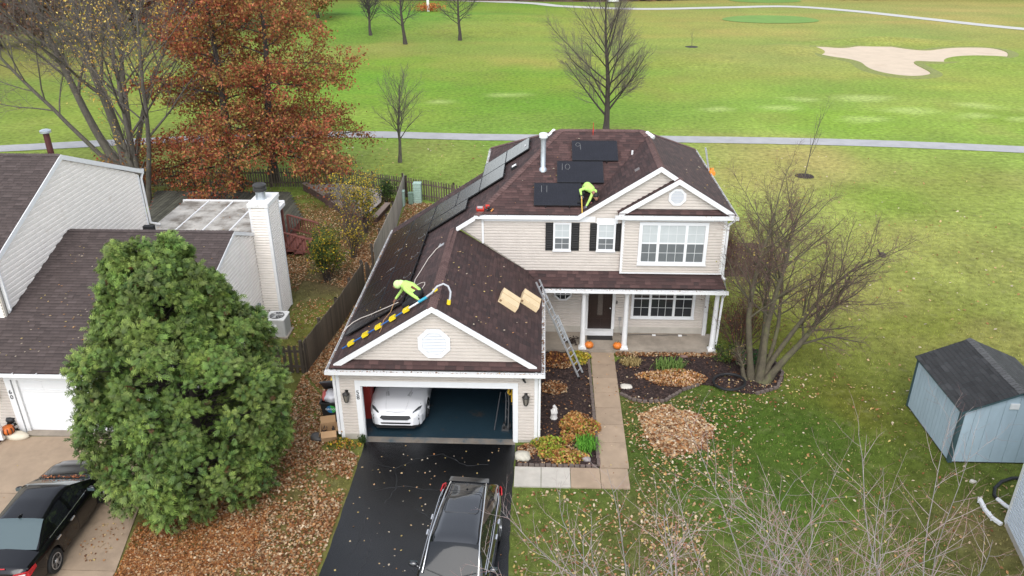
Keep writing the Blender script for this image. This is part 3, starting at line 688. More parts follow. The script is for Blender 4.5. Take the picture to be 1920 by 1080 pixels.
def lawn(x, y):
    x = np.asarray(x, float); y = np.asarray(y, float); sh = x.shape; x = x.ravel(); y = y.ravel(); out = np.empty((len(x), 3))
    jx = x+(fbm(x, y, 4, 5)-.5)*3; jy = y+(fbm(x, y, 4, 9)-.5)*3*np.clip(1+y/40, 1, 4)
    for s in range(0, len(x), 20000):
        e = s+20000; d2 = ((jx[s:e, None]-_lx)**2+((jy[s:e, None]-_ly))**2)/_lr**2
        wgt = 1/(d2**1.5+.02); out[s:e] = (wgt[:, :, None]*_lc).sum(1)/wgt.sum(1)[:, None]
    n = fbm(x, y, 2.2, 20)-.5; n2 = fbm(x, y, 9, 30)-.5
    far = np.clip((y-25)/30, 0, 1); out *= (1+(.42-.22*far)*n+(.25-.1*far)*n2)[:, None]
    dry = np.clip((fbm(x, y, 5.5, 40)-.56)*5, 0, 1)[:, None]*(.42-.22*far)[:, None]
    st = np.sin((x*.94+y*.34)*2*np.pi/3.1)*np.clip((x-12)/3, 0, 1)*np.clip((24-y)/8, 0, 1); out *= (1+.07*np.tanh(2*st))[:, None]
    tan = np.array(srgb(160, 148, 92)); lum = out.sum(1, keepdims=True)/tan.sum()
    out = out*(1-dry)+tan*np.clip(lum, .3, 1.1)*dry
    out = out*(1+far[:, None]*np.array((.02, -.10, -.25)))*(1+(1-far)*np.clip((x-14)/4, 0, 1)*np.clip((y-4)/4, 0, 1)*.22)[:, None]
    hue = np.clip((fbm(x*.35, y, 7, 60)-.47)*4, -1, 1)[:, None]*far[:, None]          # greener and drier sweeps of the fairway
    out = out*(1+hue*np.array((-.16, -.02, -.10)))*(1+.10*(fbm(x*.3, y, 3, 66)-.5)[:, None]*far[:, None])
    pale = np.array(srgb(186, 200, 118))
    for wx, wy, wa, wb in WORN:
        k = np.clip(1.25-np.sqrt(((jx-wx)/wa)**2+((y-wy+.35*(jy-y))/wb)**2), 0, 1)[:, None]*.55; out = out*(1-k)+pale*k
    out = out*.96+out.mean(1, keepdims=True)*.04
    return (out*LAWN_K).reshape(*sh, 3)
BUMPS = [(-24, 104, 11, 9, 1.3), (-6, 97, 9, 6, .5), (36.5, 80, 2.4, 3.2, .5), (50, 86, 7, 2.2, .7), (20, 72, 8, 5, .35), (0, 108, 10, 6, .6), (57, 70, 4, 4, .3), (-40, 80, 12, 12, .8)]
def hgt(x, y):
    h = np.zeros(np.shape(x))
    for bx, by, rx, ry, a in BUMPS: h = h+a*np.exp(-(((x-bx)/rx)**2+((y-by)/ry)**2))
    return h
def axis(lo, hi, fine0, fine1, f, c):
    a = list(np.arange(fine0, fine1, f)); x = fine0; st = f
    L = []
    while x > lo: st = min(st*1.25, c); x -= st; L.append(x)
    x = fine1; st = f; R = [fine1]
    while x < hi: st = min(st*1.25, c); x += st; R.append(x)
    return np.array(L[::-1]+a+R)
gx = axis(-420, 420, -34, 66, .66, 30); gy = axis(-60, 520, -14, 128, .66, 30)
GX, GY_ = np.meshgrid(gx, gy); nx, ny = len(gx), len(gy)
Z = hgt(GX, GY_)
# sunken sand bunker
BUNK = [(38.7, 81.1), (40.5, 82.3), (43.2, 80.6), (45.8, 82.7), (49, 83.2), (50.8, 80), (52.7, 79), (55, 80.6), (57.2, 81.6), (61, 81.7), (61.8, 79.5), (61.2, 77), (59, 73.6), (56.2, 72), (52.5, 71.2), (49.4, 71.4), (48.2, 71.9), (47.4, 70.4), (47.2, 67.5), (47, 64.9), (46.2, 63.6), (44.6, 62.8), (43.2, 63.1), (41.7, 65), (41.4, 67.6), (42, 71), (41.2, 73.2), (39.8, 74.4), (38.6, 77)]
def smooth_poly(p, k=3):
    for _ in range(k):
        q = []
        for i in range(len(p)):
            a, b = np.array(p[i]), np.array(p[(i+1) % len(p)]); q += [tuple(a*.75+b*.25), tuple(a*.25+b*.75)]
        p = q
    return p
BUNK = smooth_poly(BUNK, 2)
V = np.stack([GX.ravel(), GY_.ravel(), Z.ravel()], 1)
idx = np.arange(nx*ny).reshape(ny, nx); Fq = np.stack([idx[:-1, :-1], idx[:-1, 1:], idx[1:, 1:], idx[1:, :-1]], -1).reshape(-1, 4)
LAWNM = mat('lawn_grass', (0, 0, 0), .95, .42, 2.8, attr='tint', detail=12, spec=.12, bump=.6, bscale=9, dirt=((.27, .25, .13), 1.7, .55, .5))
gm = np_mesh('ground', V, Fq, lawn(V[:, 0], V[:, 1]), smooth=True)
tag(link('ground', gm, LAWNM), kind='structure')

def sheet(name, polyxy, z, mt, kind='structure', th=0.0, parent=None):
    g = MB()
    if th: g.prism([(x, y, z-th) for x, y in polyxy], (0, 0, th))
    else: g.poly([(x, y, z) for x, y in polyxy])
    o = g.build(name, mt, parent)
    if kind: o['kind'] = kind
    return o
def ribbon(name, pts, wd, z, mt, kind='structure', sub=14):
    p = np.array(pts, float); q = []
    for i in range(len(p)-1):           # catmull-rom
        a, b, c, d = p[max(i-1, 0)], p[i], p[i+1], p[min(i+2, len(p)-1)]
        for t in np.linspace(0, 1, sub, endpoint=False): q.append(.5*((2*b)+(-a+c)*t+(2*a-5*b+4*c-d)*t*t+(-a+3*b-3*c+d)*t**3))
    q.append(p[-1]); q = np.array(q); t = np.gradient(q, axis=0); t /= np.linalg.norm(t, axis=1)[:, None]; n = np.stack([-t[:, 1], t[:, 0]], 1)
    j = (np.random.default_rng(3).random((len(q), 2))-.5)*wd*.03
    A, B = q+n*(wd/2+j[:, :1]), q-n*(wd/2+j[:, 1:]); k = len(q)
    z = z+hgt(q[:, 0], q[:, 1]) if z < 1 else np.full(k, z)
    v = np.concatenate([np.c_[A, z], np.c_[B, z]]); f = np.array([[i, i+1, k+i+1, k+i] for i in range(k-1)])[:, ::-1]
    o = link(name, np_mesh(name, v, f), mt); o['kind'] = kind; return o
PATHM = mat('path_asphalt', (.335, .33, .335), .9, .12, .9, dirt=((.42, .42, .41), .5, .55, .3), bump=.1, bscale=60)
PATHF = mat('path_concrete', (.46, .45, .42), .9, .08, .5)
ribbon('cart_path', [(-60, 29), (-45, 31.5), (-33.2, 34.0), (-22, 36.6), (-9, 38.6), (2.1, 38.1), (17.8, 37.8), (29.4, 37.2), (41, 35.6), (60, 32), (90, 26)], 1.85, .03, PATHM)
ribbon('far_cart_path', [(-70, 138), (-30, 140), (0.6, 133), (10, 126.5), (23, 122.5), (36.8, 124.6), (49, 126.3), (58, 119.6), (66.2, 108.6), (74.3, 98.4), (95, 80), (130, 50)], 2.6, .04, PATHF)
SAND = mat('bunker_sand', (.52, .42, .31), .95, .08, .6, dirt=((.44, .33, .235), .25, .58, .2), bump=.3, bscale=4)
sheet('sand_bunker', BUNK, .035, SAND)
g = MB(); RIMM = mat('bunker_rim_turf', (.185, .205, .05), .95, .25, 3)
k = len(BUNK); c_ = np.mean(BUNK, 0)
for i in range(k):
    (x0, y0), (x1, y1) = BUNK[i], BUNK[(i+1) % k]
    def outw(x, y, j):
        a, b = np.array(BUNK[j-1]), np.array(BUNK[(j+1) % k]); t = b-a; n = np.array((-t[1], t[0])); n = n/np.linalg.norm(n); return n
    n0, n1 = outw(x0, y0, i), outw(x1, y1, (i+1) % k)
    for (a0, h0, a1, h1) in ((0, .03, .05, .10), (.05, .10, .45, .07), (.45, .07, 1.2, .0)):
        g.quad((x0+n0[0]*a0, y0+n0[1]*a0, h0), (x1+n1[0]*a0, y1+n1[1]*a0, h0), (x1+n1[0]*a1, y1+n1[1]*a1, h1), (x0+n0[0]*a1, y0+n0[1]*a1, h1))
rm = g.build('bunker_rim', RIMM); rm['kind'] = 'structure'
GREENM = mat('putting_green_turf', (.135, .25, .042), .95, .12, .35)
ell = lambda cx, cy, rx, ry, n=40, j=.05: [(cx+rx*math.cos(2*math.pi*i/n)*(1+j*math.sin(3*2*math.pi*i/n+cx)), cy+ry*math.sin(2*math.pi*i/n)*(1+j*math.cos(2*2*math.pi*i/n))) for i in range(n)]
sheet('putting_green', ell(41.5, 108.8, 7.2, 5.0), .05, GREENM); sheet('putting_green', ell(47.5, 137, 6.5, 5), .05, GREENM)
# drives and walks
ASPH = mat('sealed_asphalt', (.0048, .005, .0056), .2, .35, .8, detail=9, spec=.75, dirt=((.0105, .011, .0125), .55, .5, .3), bump=.25, bscale=140)
drv = [(.77, -.16), (.80, -3), (.76, -6), (.70, -9), (.6, -14), (.5, -18), (5.8, -18), (5.72, -9), (5.69, -3), (5.70, -.16)]
dj = []
for i in range(len(drv)):
    a, b = np.array(drv[i]), np.array(drv[(i+1) % len(drv)]); n = max(1, int(np.linalg.norm(b-a)/.35))
    for t in range(n): p = a+(b-a)*t/n; dj.append((p[0]+random.uniform(-.02, .02), p[1]))
DRIVE = sheet('driveway', dj, .012, ASPH)
g = MB(); CRK = mat('crack_filler', (.026, .0265, .028), .7, .2)
def crack(pts, wd):
    for a, b in zip(pts[:-1], pts[1:]):
        a, b = np.array(a), np.array(b); n = max(1, int(np.linalg.norm(b-a)/.12)); prev = a; d = (b-a)/n; nn = np.array((-d[1], d[0])); nn = nn/np.linalg.norm(nn)
        for i in range(1, n+1):
            q = a+d*i+nn*random.uniform(-.035, .035); w_ = wd*random.uniform(.5, 1.3)
            g.quad((*(prev+nn*w_), .0165), (*(q+nn*w_), .0165), (*(q-nn*w_), .0165), (*(prev-nn*w_), .0165)); prev = q
crack([(1.1, -1.2), (2.0, -1.5), (2.6, -1.0), (3.4, -.7), (4.2, -1.3), (4.9, -1.2)], .010); crack([(1.5, -2.6), (2.4, -2.3), (3.4, -2.5), (4.4, -2.2)], .010)
crack([(1.8, -4.4), (1.9, -5.2), (1.75, -6), (1.9, -6.9)], .009); crack([(2.0, -1.5), (2.2, -2.4), (1.95, -3.1)], .008); crack([(1.5, -3.6), (1.55, -4.5), (1.4, -5.3)], .008); crack([(2.9, -3.3), (3.4, -3.7), (4.2, -3.6)], .012)
cr = g.build('driveway_cracks', CRK); cr['kind'] = 'stuff'; 
# neighbour's drive: slabs with open joints, each its own piece
NDR = thing('concrete_driveway', None, None, (-8, -4, 0))
for poly in ([(-11.1, -.28), (-8.02, -.2), (-7.9, -3.05), (-11.1, -3.05)], [(-8.0, -.2), (-5.62, -.2), (-5.3, -3.05), (-7.88, -3.05)], [(-11.1, -3.07), (-7.9, -3.07), (-7.8, -5.98), (-11.1, -5.98)], [(-7.88, -3.07), (-5.28, -3.07), (-4.66, -5.98), (-7.78, -5.98)],
             [(-11.1, -6.0), (-7.8, -6.0), (-7.7, -9.5), (-11.1, -9.5)], [(-7.78, -6.0), (-4.66, -6.0), (-4.5, -9.5), (-7.68, -9.5)], [(-18, -.4), (-11.12, -.3), (-11.12, -3.05), (-18, -3.05)], [(-18, -3.07), (-11.12, -3.07), (-11.12, -5.98), (-18, -5.98)]):
    sheet('concrete_slab', poly, .03, CONC, None, .06, NDR)
NDR['kind'] = 'structure'
# front walk: separate slabs
WALK = thing('front_walk', None, None, (8.9, 2, 0)); WALK['kind'] = 'structure'
ys = [5.84, 4.95, 3.98, 3.0, 2.02, 1.02, .02, -1.28]
xl = lambda y: 8.40+.01*y; xr = lambda y: 9.30+.01*y
for a, b in zip(ys[:-1], ys[1:]): sheet('walk_slab', [(xl(a), a-.008), (xl(b), b+.008), (xr(b), b+.008), (xr(a), a-.008)], .045, CONC, None, .07, WALK)
xs = [5.72, 6.55, 7.45, 8.37, 9.24]
for i, (a, b) in enumerate(zip(xs[:-1], xs[1:])): sheet('walk_slab', [(a+.008, -1.31), (b-.008, -1.31), (b-.008, -2.24), (a+.008, -2.24)], .045, CONCL if i < 2 else CONC, None, .07, WALK)
# mulch beds
bedL = [(6.45, 5.85), (8.36, 5.85), (8.36, -1.28), (5.75, -1.28), (5.74, -.2), (6.45, -.2)]
sheet('mulch_bed', bedL, .020, MULCH)
bedR = smooth_poly([(9.36, 5.84), (13.5, 5.9), (14.2, 6.6), (15.4, 6.2), (15.7, 4.6), (15.2, 3.5), (14.2, 3.0), (13.2, 3.35), (12.4, 3.75), (11.7, 3.3), (10.9, 2.45), (10.1, 2.4), (9.36, 2.9), (9.34, 4)], 2)
sheet('mulch_bed', bedR, .020, MULCH)
# loose bark chips give both beds relief
def chips(name, polys, dens, seed, z=.022):
    rg = np.random.default_rng(seed); out = []
    for poly in polys:
        px = np.array(poly); lo, hi = px.min(0), px.max(0); n = int((hi-lo).prod()*dens)
        x, y = rg.uniform(lo[0], hi[0], n), rg.uniform(lo[1], hi[1], n); k = inpoly(x, y, poly); out.append(np.c_[x[k], y[k]])
    p = np.concatenate(out); n = len(p); t = rg.uniform(0, 6.28, n); L = rg.uniform(.02, .06, n); W_ = rg.uniform(.008, .02, n); zz = z+rg.uniform(0, .03, n)
    a = np.c_[np.cos(t)*L, np.sin(t)*L, rg.uniform(-.012, .012, n)]; b = np.c_[-np.sin(t)*W_, np.cos(t)*W_, rg.uniform(-.01, .01, n)]; c = np.c_[p, zz]
    v = np.stack([c-a-b, c+a-b, c+a+b, c-a+b], 1).reshape(-1, 3); f = np.arange(n*4).reshape(-1, 4)
    pal = np.array([(.035, .019, .016), (.055, .030, .024), (.024, .014, .013), (.075, .045, .035)]); col = np.repeat(pal[rg.integers(0, 4, n)], 4, 0)
    o = link(name, np_mesh(name, v, f, col), mat('chip_tint', (0, 0, 0), .95, 0, attr='tint')); o['kind'] = 'stuff'; return o
chips('bark_chips', [bedL, bedR], 260, 5)
# ================================================================== NEIGHBOUR HOUSE (left)
NH = thing('neighbour_house', 'pale tan house with brown roof and white garage door beside the big evergreen, number 60', 'house', (-10, 6, 0))
NS, NR_Y, NR_Z = .318, 6.37, 4.76; XG, XM = -5.2, -11.59
Zf = lambda y: NR_Z-NS*(NR_Y-y); Zb = lambda y: NR_Z-.42*(y-NR_Y)
deck = MB(); todo = []
todo.append(roof_plane(NH, deck, (0, -.42, Zf(-.42)), UX, (0, 1), NS, [(-14.5, -.42), (XG+.04, -.42), (XG+.04, NR_Y), (-14.5, NR_Y)], SHINGLEN, 21))
todo.append(roof_plane(NH, deck, (0, 10.6, Zb(10.6)), UX, (0, -1), .42, [(-11.6, 10.6), (XG+.04, 10.6), (XG+.04, NR_Y), (-11.6, NR_Y)], SHINGLEN, 22))
MS, MR_Y, MR_Z = .44, 7.0, 7.52
todo.append(roof_plane(NH, deck, (0, 1.6, MR_Z-MS*5.4), UX, (0, 1), MS, [(-26, 1.6), (XM+.05, 1.6), (XM+.05, MR_Y), (-26, MR_Y)], SHINGLEN, 23))
todo.append(roof_plane(NH, deck, (0, 12.7, MR_Z-.41*5.7), UX, (0, -1), .41, [(-26, 12.7), (XM+.05, 12.7), (XM+.05, MR_Y), (-26, MR_Y)], SHINGLEN, 24))
NROOF = deck.build('roof', DECK, NH)
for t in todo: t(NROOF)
def ncap(p0, p1, a, b):
    caps(NROOF, p0, p1, a, b, mat('shingle_cap_brown', (0, 0, 0), .92, .25, 55, island=[(.06, .045, .042), (.085, .065, .06)]), e=.14, wd=.14)
ncap((-26, MR_Y, MR_Z+.01), (XM+.05, MR_Y, MR_Z+.01), (0, 1, -.4), (0, -1, -.44)); ncap((-11.5, NR_Y, NR_Z+.01), (XG+.04, NR_Y, NR_Z+.01), (0, 1, -.42), (0, -1, -.32))
NX = (1, 0, 0)
g = MB()
g.prism([(XG-.02, 0, 0), (XG-.02, 10.2, 0), (XG-.02, 10.2, Zb(10.2)-.1), (XG-.02, NR_Y, NR_Z-.1), (XG-.02, 0, Zf(0)-.1)], (-.12, 0, 0))
g.prism([(XM-.02, 2.1, 0), (XM-.02, 12.3, 0), (XM-.02, 12.3, 5.1), (XM-.02, MR_Y, MR_Z-.1), (XM-.02, 2.1, 5.25)], (-.12, 0, 0))
g.box(XM-.1, -10.65, 0, .1, 0, 2.6); g.box(-10.65, XG-.15, .02, .1, 2.28, 2.6); g.box(-5.85, XG-.15, .02, .1, 0, 2.28); g.box(-20, XM, 1.9, 2.0, 0, 5.2); g.box(-20, XM-.2, 12.2, 12.3, 0, 5.0)
g.build('wall', mat('wall_sheathing_pale', (.5, .46, .4), .8, .05), NH)
siding(NH, (XG-.02, 0, 0), UY, NX, [(.1, .15), (9.5, .15), (9.5, Zb(9.5)-.1), (NR_Y, NR_Z-.12), (.1, Zf(.1)-.1)], SIDINGN, e=.15, t=.034)
siding(NH, (XM-.02, 0, 0), UY, NX, [(2.2, 2.7), (12.3, 2.5), (12.3, 5.1), (MR_Y, MR_Z-.12), (2.2, 5.3)], SIDINGN, e=.17, t=.036)
siding(NH, (0, 0, 0), UX, NF, [(-11.5, .15), (-10.84, .15), (-10.84, 2.5), (-11.5, 2.5)], SIDING)
siding(NH, (0, 1.9, 0), UX, NF, [(-16, 3.3), (XM-.05, 3.3), (XM-.05, 5.2), (-16, 5.2)], SIDINGN)
# trim on the gable ends (rakes face +x)
rake(NH, (XG+.03, -.42, Zf(-.42)), (XG+.03, NR_Y, NR_Z), .13, n=NX, soff=.03); rake(NH, (XG+.03, 10.2, Zb(10.2)), (XG+.03, NR_Y, NR_Z), .15, n=NX, soff=.03)
rake(NH, (XM+.05, 1.6, MR_Z-MS*5.4), (XM+.05, MR_Y, MR_Z), .19, n=NX, soff=.07); rake(NH, (XM+.05, 12.7, MR_Z-.41*5.7), (XM+.05, MR_Y, MR_Z), .19, n=NX, soff=.07)
MB().box(XM-.02, XM+.02, 2.06, 2.2, 2.65, 5.2).build('corner_board', WHITE, NH); MB().box(XM-.02, XM+.02, 12.2, 12.32, 2.2, 5.05).build('corner_board', WHITE, NH)
gutter(NH, (-14.4, -.52, Zf(-.42)), (XG+.04, -.52, Zf(-.42)), (0, -1, 0), debris=5); gutter(NH, (XM+.05, 12.8, 5.2), (-20, 12.8, 5.2), (0, 1, 0), debris=0)
downspout(NH, [(XM+.02, 12.72, 5.1), (XM+.06, 12.4, 4.85), (XM+.06, 12.4, 2.75), (XM+.5, 12.4, 2.68)])
downspout(NH, [(XM+.06, 2.1, 5.0), (XM+.06, 2.1, Zf(2.1)+.1)])
MB().box(-14, XG-.2, -.02, .02, 2.42, 2.62).build('frieze_board', WHITE, NH)
for b in ((-10.84, -10.65, -.04, .02, 0, 2.28), (-5.85, -5.66, -.04, .02, 0, 2.28), (-10.65, -5.85, -.04, .02, 2.10, 2.30)): MB().box(*b).build('door_casing', WHITEC, NH)
g = MB(); g.box(-10.65, -10.50, .02, .32, 0, 2.1); g.box(-6.0, -5.85, .02, .32, 0, 2.1); g.box(-10.5, -6, .02, .32, 2.04, 2.1); g.build('door_jamb', WHITE, NH)
for i in range(4):
    z0 = .03+i*.505; p = MB(); p.box(-10.50, -6.0, .10, .14, z0, z0+.498); dp = p.build('garage_door_panel', WHITEC, NH)
    for k in range(5):
        x0 = -10.40+k*.88; MB().fbox((x0, .10, z0+.08), UX, NF, UZ, 0, .72, 0, .014, 0, .03).build('panel_bead', WHITEC, dp); MB().fbox((x0, .10, z0+.39), UX, NF, UZ, 0, .72, 0, .014, 0, .03).build('panel_bead', WHITEC, dp)
        MB().fbox((x0+.04, .10, z0+.135), UX, NF, UZ, 0, .64, 0, .008, 0, .23).build('raised_panel', WHITEC, dp)
MB().box(-10.6, -5.9, -.2, .1, -.02, .05).build('door_sill', CONCD, NH)
for ch, z in (('6', 1.62), ('0', 1.42)): text(ch, .22, (-10.745, -.046, z), ROT_FRONT, BLACK, NH, 'house_number')
lantern(NH, -11.25, -.0, 1.6)
g = MB(); g.box(-13, -11.18, -.9, .4, .0, .12); g.build('porch_step', mat('brick_brown', (.085, .045, .04), .9, .25, 8), NH); 
for r in range(2):
    for c in range(5): MB().box(-13+c*.36, -12.66+c*.36, -.9+r*.0-.004, -.5, .124+.0, .15).build('brick', mat('brick_brown', (.1, .05, .04)), NH) if r == 0 else MB().box(-13+c*.36, -12.66+c*.36, -.48, -.08, .124, .15).build('brick', mat('brick_brown', (.1, .05, .04)), NH)
MB().box(-11.16, -11.04, -.62, -.5, .12, 2.5).build('porch_post', WHITE, NH)
# chimney chase
ch = (XG-.01, -4.45, 8.22, 9.62, 0, 5.2)
g = MB(); g.box(ch[0], ch[1]-.02, ch[2]+.02, ch[3]-.02, .1, 5.1); CHM = g.build('chimney', mat('wall_sheathing_pale', (.5, .46, .4)), NH)
siding(NH, (ch[1]-.02, 0, 0), UY, NX, [(ch[2]+.1, .12), (ch[3]-.1, .12), (ch[3]-.1, 5.0), (ch[2]+.1, 5.0)], SIDINGN)
siding(NH, (0, ch[2]+.02, 0), UX, NF, [(ch[0]+.03, .12), (ch[1]-.1, .12), (ch[1]-.1, 5.0), (ch[0]+.03, 5.0)], SIDINGN)
g = MB(); g.box(ch[1]-.11, ch[1]+.015, ch[2]-.015, ch[2]+.1, .06, 5.05); g.build('chimney_corner', WHITE, CHM); MB().box(ch[1]-.11, ch[1]+.015, ch[3]-.1, ch[3]+.015, .06, 5.05).build('chimney_corner', WHITE, CHM)
MB().box(ch[0]+.0, ch[0]+.1, ch[2]-.014, ch[2]+.02, Zb(ch[2])-.1, 5.05).build('chimney_corner', WHITE, CHM)
g = MB(); g.box(ch[0]-.04, ch[1]+.05, ch[2]-.05, ch[3]+.05, 5.05, 5.20); g.build('chimney_cap', mat('cap_white_stained', (.74, .73, .70), .6, .05, 4, dirt=((.30, .27, .22), 3.5, .58, .2)), CHM)
autosmooth(MB().lathe([(.21, 5.18), (.20, 5.24), (.19, 5.6)], (-4.87, 8.85, 0), 18).build('flue_collar', METAL, CHM))
autosmooth(MB().lathe([(.25, 5.55), (.27, 5.57), (.27, 5.66), (.24, 5.68), (.24, 5.71), (.27, 5.73), (.27, 5.8), (.22, 5.84), (0, 5.84)], (-4.87, 8.85, 0), 18).build('flue_cap', mat('flue_cap_dark', (.06, .058, .055), .5, .1, metal=.5), CHM))
g = MB(); g.lathe([(.11, 7.3), (.11, 8.25)], (-12.1, 7.35, 0), 12); fp = autosmooth(g.build('flue_pipe', mat('pipe_maroon', (.075, .018, .018), .5), NH)); autosmooth(MB().lathe([(.12, 8.22), (.2, 8.26), (.2, 8.34), (.12, 8.38), (0, 8.38)], (-12.1, 7.35, 0), 14).build('flue_cap', METAL, fp))
MB().box(-8.9, -8.5, 6.8, 7.0, 4.4, 4.75).build('roof_vent', DARK, NH)
# patio roof behind: separate aluminium panels with raised seams
PR = thing('patio_roof', 'flat white stained patio roof behind the pale house', 'patio roof', (-8.9, 13.9, 0))
PRM = mat('patio_panel', (.44, .415, .375), .6, .25, 1.5, dirt=((.15, .13, .105), 1.1, .44, .18), detail=8)
xs = [-11.45, -10.18, -8.93, -7.68, -6.45]
for a, b in zip(xs[:-1], xs[1:]):
    MB().box(a+.03, b-.03, 10.7, 15.86, 2.50, 2.58).build('roof_panel', PRM, PR); MB().box(b-.03, b+.03, 10.7, 15.86, 2.50, 2.615).build('seam_rib', WHITE, PR)
MB().box(-11.5, -6.38, 15.87, 15.98, 2.42, 2.63).build('fascia', WHITE, PR); MB().box(-6.41, -6.33, 10.7, 15.86, 2.42, 2.60).build('fascia', WHITE, PR)
for x, y in ((-6.5, 15.7), (-11.3, 15.7), (-8.9, 15.7)): MB().box(x-.06, x+.06, y-.06, y+.06, .5, 2.42).build('post', TRED, PR)
# wooden deck, boards each on its own
DK = thing('wooden_deck', 'dark green weathered wooden deck with red stairs behind the pale house', 'deck', (-11, 18, 0))
DKM = mat('deck_board_green', (.066, .064, .046), .9, .35, 3, bump=.2, objrand=.35)
x = -16.9
while x < -6.75:
    ya = 12.9 if x > -15.2 else 18.7+(-15.2-x)*2.9; yb = 23.65 if x < -8.75 else 23.65-(x+8.75)*2.17
    if yb-ya > .5:
        cut = ya+(yb-ya)*random.uniform(.25, .75)
        MB().box(x, x+.186, ya, cut-.012, .42, .455).build('deck_board', DKM, DK); MB().box(x, x+.186, cut, yb, .42, .455+random.uniform(-.004, .004)).build('deck_board', DKM, DK)
    x += .205
MB().prism([(-15.2, 12.95, .0), (-6.76, 12.95, 0), (-6.76, 19, 0), (-8.8, 23.6, 0), (-16.8, 23.6, 0), (-15.2, 18.7, 0)], (0, 0, .415)).build('deck_frame', TRED, DK)
# stairs down to the right
for i in range(3): MB().box(-6.72+i*.42, -6.72+i*.42+.40, 15.0, 17.1, .36-i*.115, .40-i*.115).build('stair_tread', TRED, DK); MB().box(-6.72+i*.42+.37, -6.72+i*.42+.398, 15.02, 17.08, .0, .36-i*.115).build('stair_riser', TRED, DK)
def railing(y):
    p0, p1 = Vector((-6.75, y, 1.42)), Vector((-5.15, y, .98)); g = MB(); g.beam(p0, p1, .12, .045); g.beam(p0-Vector((0, 0, .75)), p1-Vector((0, 0, .75)), .05, .07)
    g.build('handrail', TRED, DK)
    for t in (0.0, 1.0): q = p0.lerp(p1, t); MB().box(q.x-.05, q.x+.05, y-.05, y+.05, .0, q.z-.03).build('rail_post', TRED, DK)
    for i in range(1, 11): q = p0.lerp(p1, i/11); MB().box(q.x-.018, q.x+.018, y-.018, y+.018, q.z-.74, q.z-.03).build('baluster', TRED, DK)
railing(17.15); railing(14.95)
# ================================================================== SHED
SH = thing('garden_shed', 'pale blue wooden shed with charcoal shingle roof on the right lawn', 'shed', (20.9, 1, 0))
SX0, SX1, SY0, SY1, SE, SRX, SRZ = 19.33, 22.5, -.62, 2.55, 1.93, 20.92, 2.62
SBL = mat('shed_blue', (.41, .51, .58), .75, .1, 2.5, streak=.25, dirt=((.33, .42, .48), 1.5, .6, .25)); STR = mat('shed_trim_teal', (.045, .085, .095), .7, .12, 5)
deck = MB(); ss = (SRZ-SE)/(SRX-SX0)
td = [roof_plane(SH, deck, (SX0-.08, 0, SE-.08*ss+.05), UY, (1, 0), ss, [(SX0-.08, SY0-.08), (SRX, SY0-.08), (SRX, SY1+.1), (SX0-.08, SY1+.1)], SHINGLEG, 31, wd=.32),
      roof_plane(SH, deck, (SX1+.08, 0, SE-.08*ss+.05), UY, (-1, 0), ss, [(SX1+.08, SY0-.08), (SRX, SY0-.08), (SRX, SY1+.1), (SX1+.08, SY1+.1)], SHINGLEG, 32, wd=.32)]
SR = deck.build('roof', STR, SH)
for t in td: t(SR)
caps(SR, (SRX, SY0-.08, SRZ+.055), (SRX, SY1+.1, SRZ+.055), (1, 0, -ss), (-1, 0, -ss), CAPG, e=.15, wd=.15)
k = 0; y = SY0
while y < SY1-.01:      # T1-11 panel boards
    MB().box(SX0, SX0+.03, y+.007, min(y+.20, SY1)-.007, .06, SE+.04).build('wall_plank', SBL, SH); y += .20
MB().box(SX0+.012, SX0+.05, SY0+.04, SY1, .06, SE+.03).build('wall_core', mat('shed_blue_groove', (.09, .12, .14), .9), SH)
MB().prism([(SX0+.06, SY0+.012, .06), (SX1, SY0+.012, .06), (SX1, SY0+.012, SE), (SRX, SY0+.012, SRZ-.03), (SX0+.06, SY0+.012, SE)], (0, .04, 0)).build('wall_core', mat('shed_blue_groove', (.1, .1, .1)), SH)
x = SX0
while x < SX1-.01:
    x1 = min(x+.405, SX1); zt = lambda q: SE+min(q-SX0, SX1-q)*ss*((SRZ-SE)/((SRX-SX0)*ss)); 
    MB().prism([(x+.005, SY0, .06), (x1-.005, SY0, .06), (x1-.005, SY0, zt(x1)+.01), (x+.005, SY0, zt(x)+.01)], (0, .02, 0)).build('wall_plank', SBL, SH); x += .405
MB().box(SX0-.02, SX0+.09, SY0-.022, SY0, .02, SE+.02).build('corner_trim', STR, SH); MB().box(SX0-.022, SX0-.001, SY0-.02, SY0+.10, .02, SE+.02).build('corner_trim', STR, SH); MB().box(SX0-.02, SX0, SY1-.08, SY1+.02, .02, SE+.02).build('corner_trim', STR, SH)
g = MB(); g.box(SX0+.02, SX1, SY0+.03, SY1, 0, .06); g.build('base_frame', mat('shed_skid', (.04, .035, .03), .9), SH); g = MB(); g.box(SX1-.04, SX1, SY0+.03, SY1, .06, SE); g.box(SX0+.05, SX1-.05, SY1-.04, SY1, .06, SE); g.build('rear_wall', SBL, SH)
g = MB(); g.box(20.68, 20.95, SY0-.03, SY0, 2.05, 2.25); vv = g.build('gable_vent', WHITE, SH)
for i in range(5): MB().box(20.70, 20.93, SY0-.04, SY0-.03, 2.07+i*.035, 2.09+i*.035).build('slat', WHITE, vv)
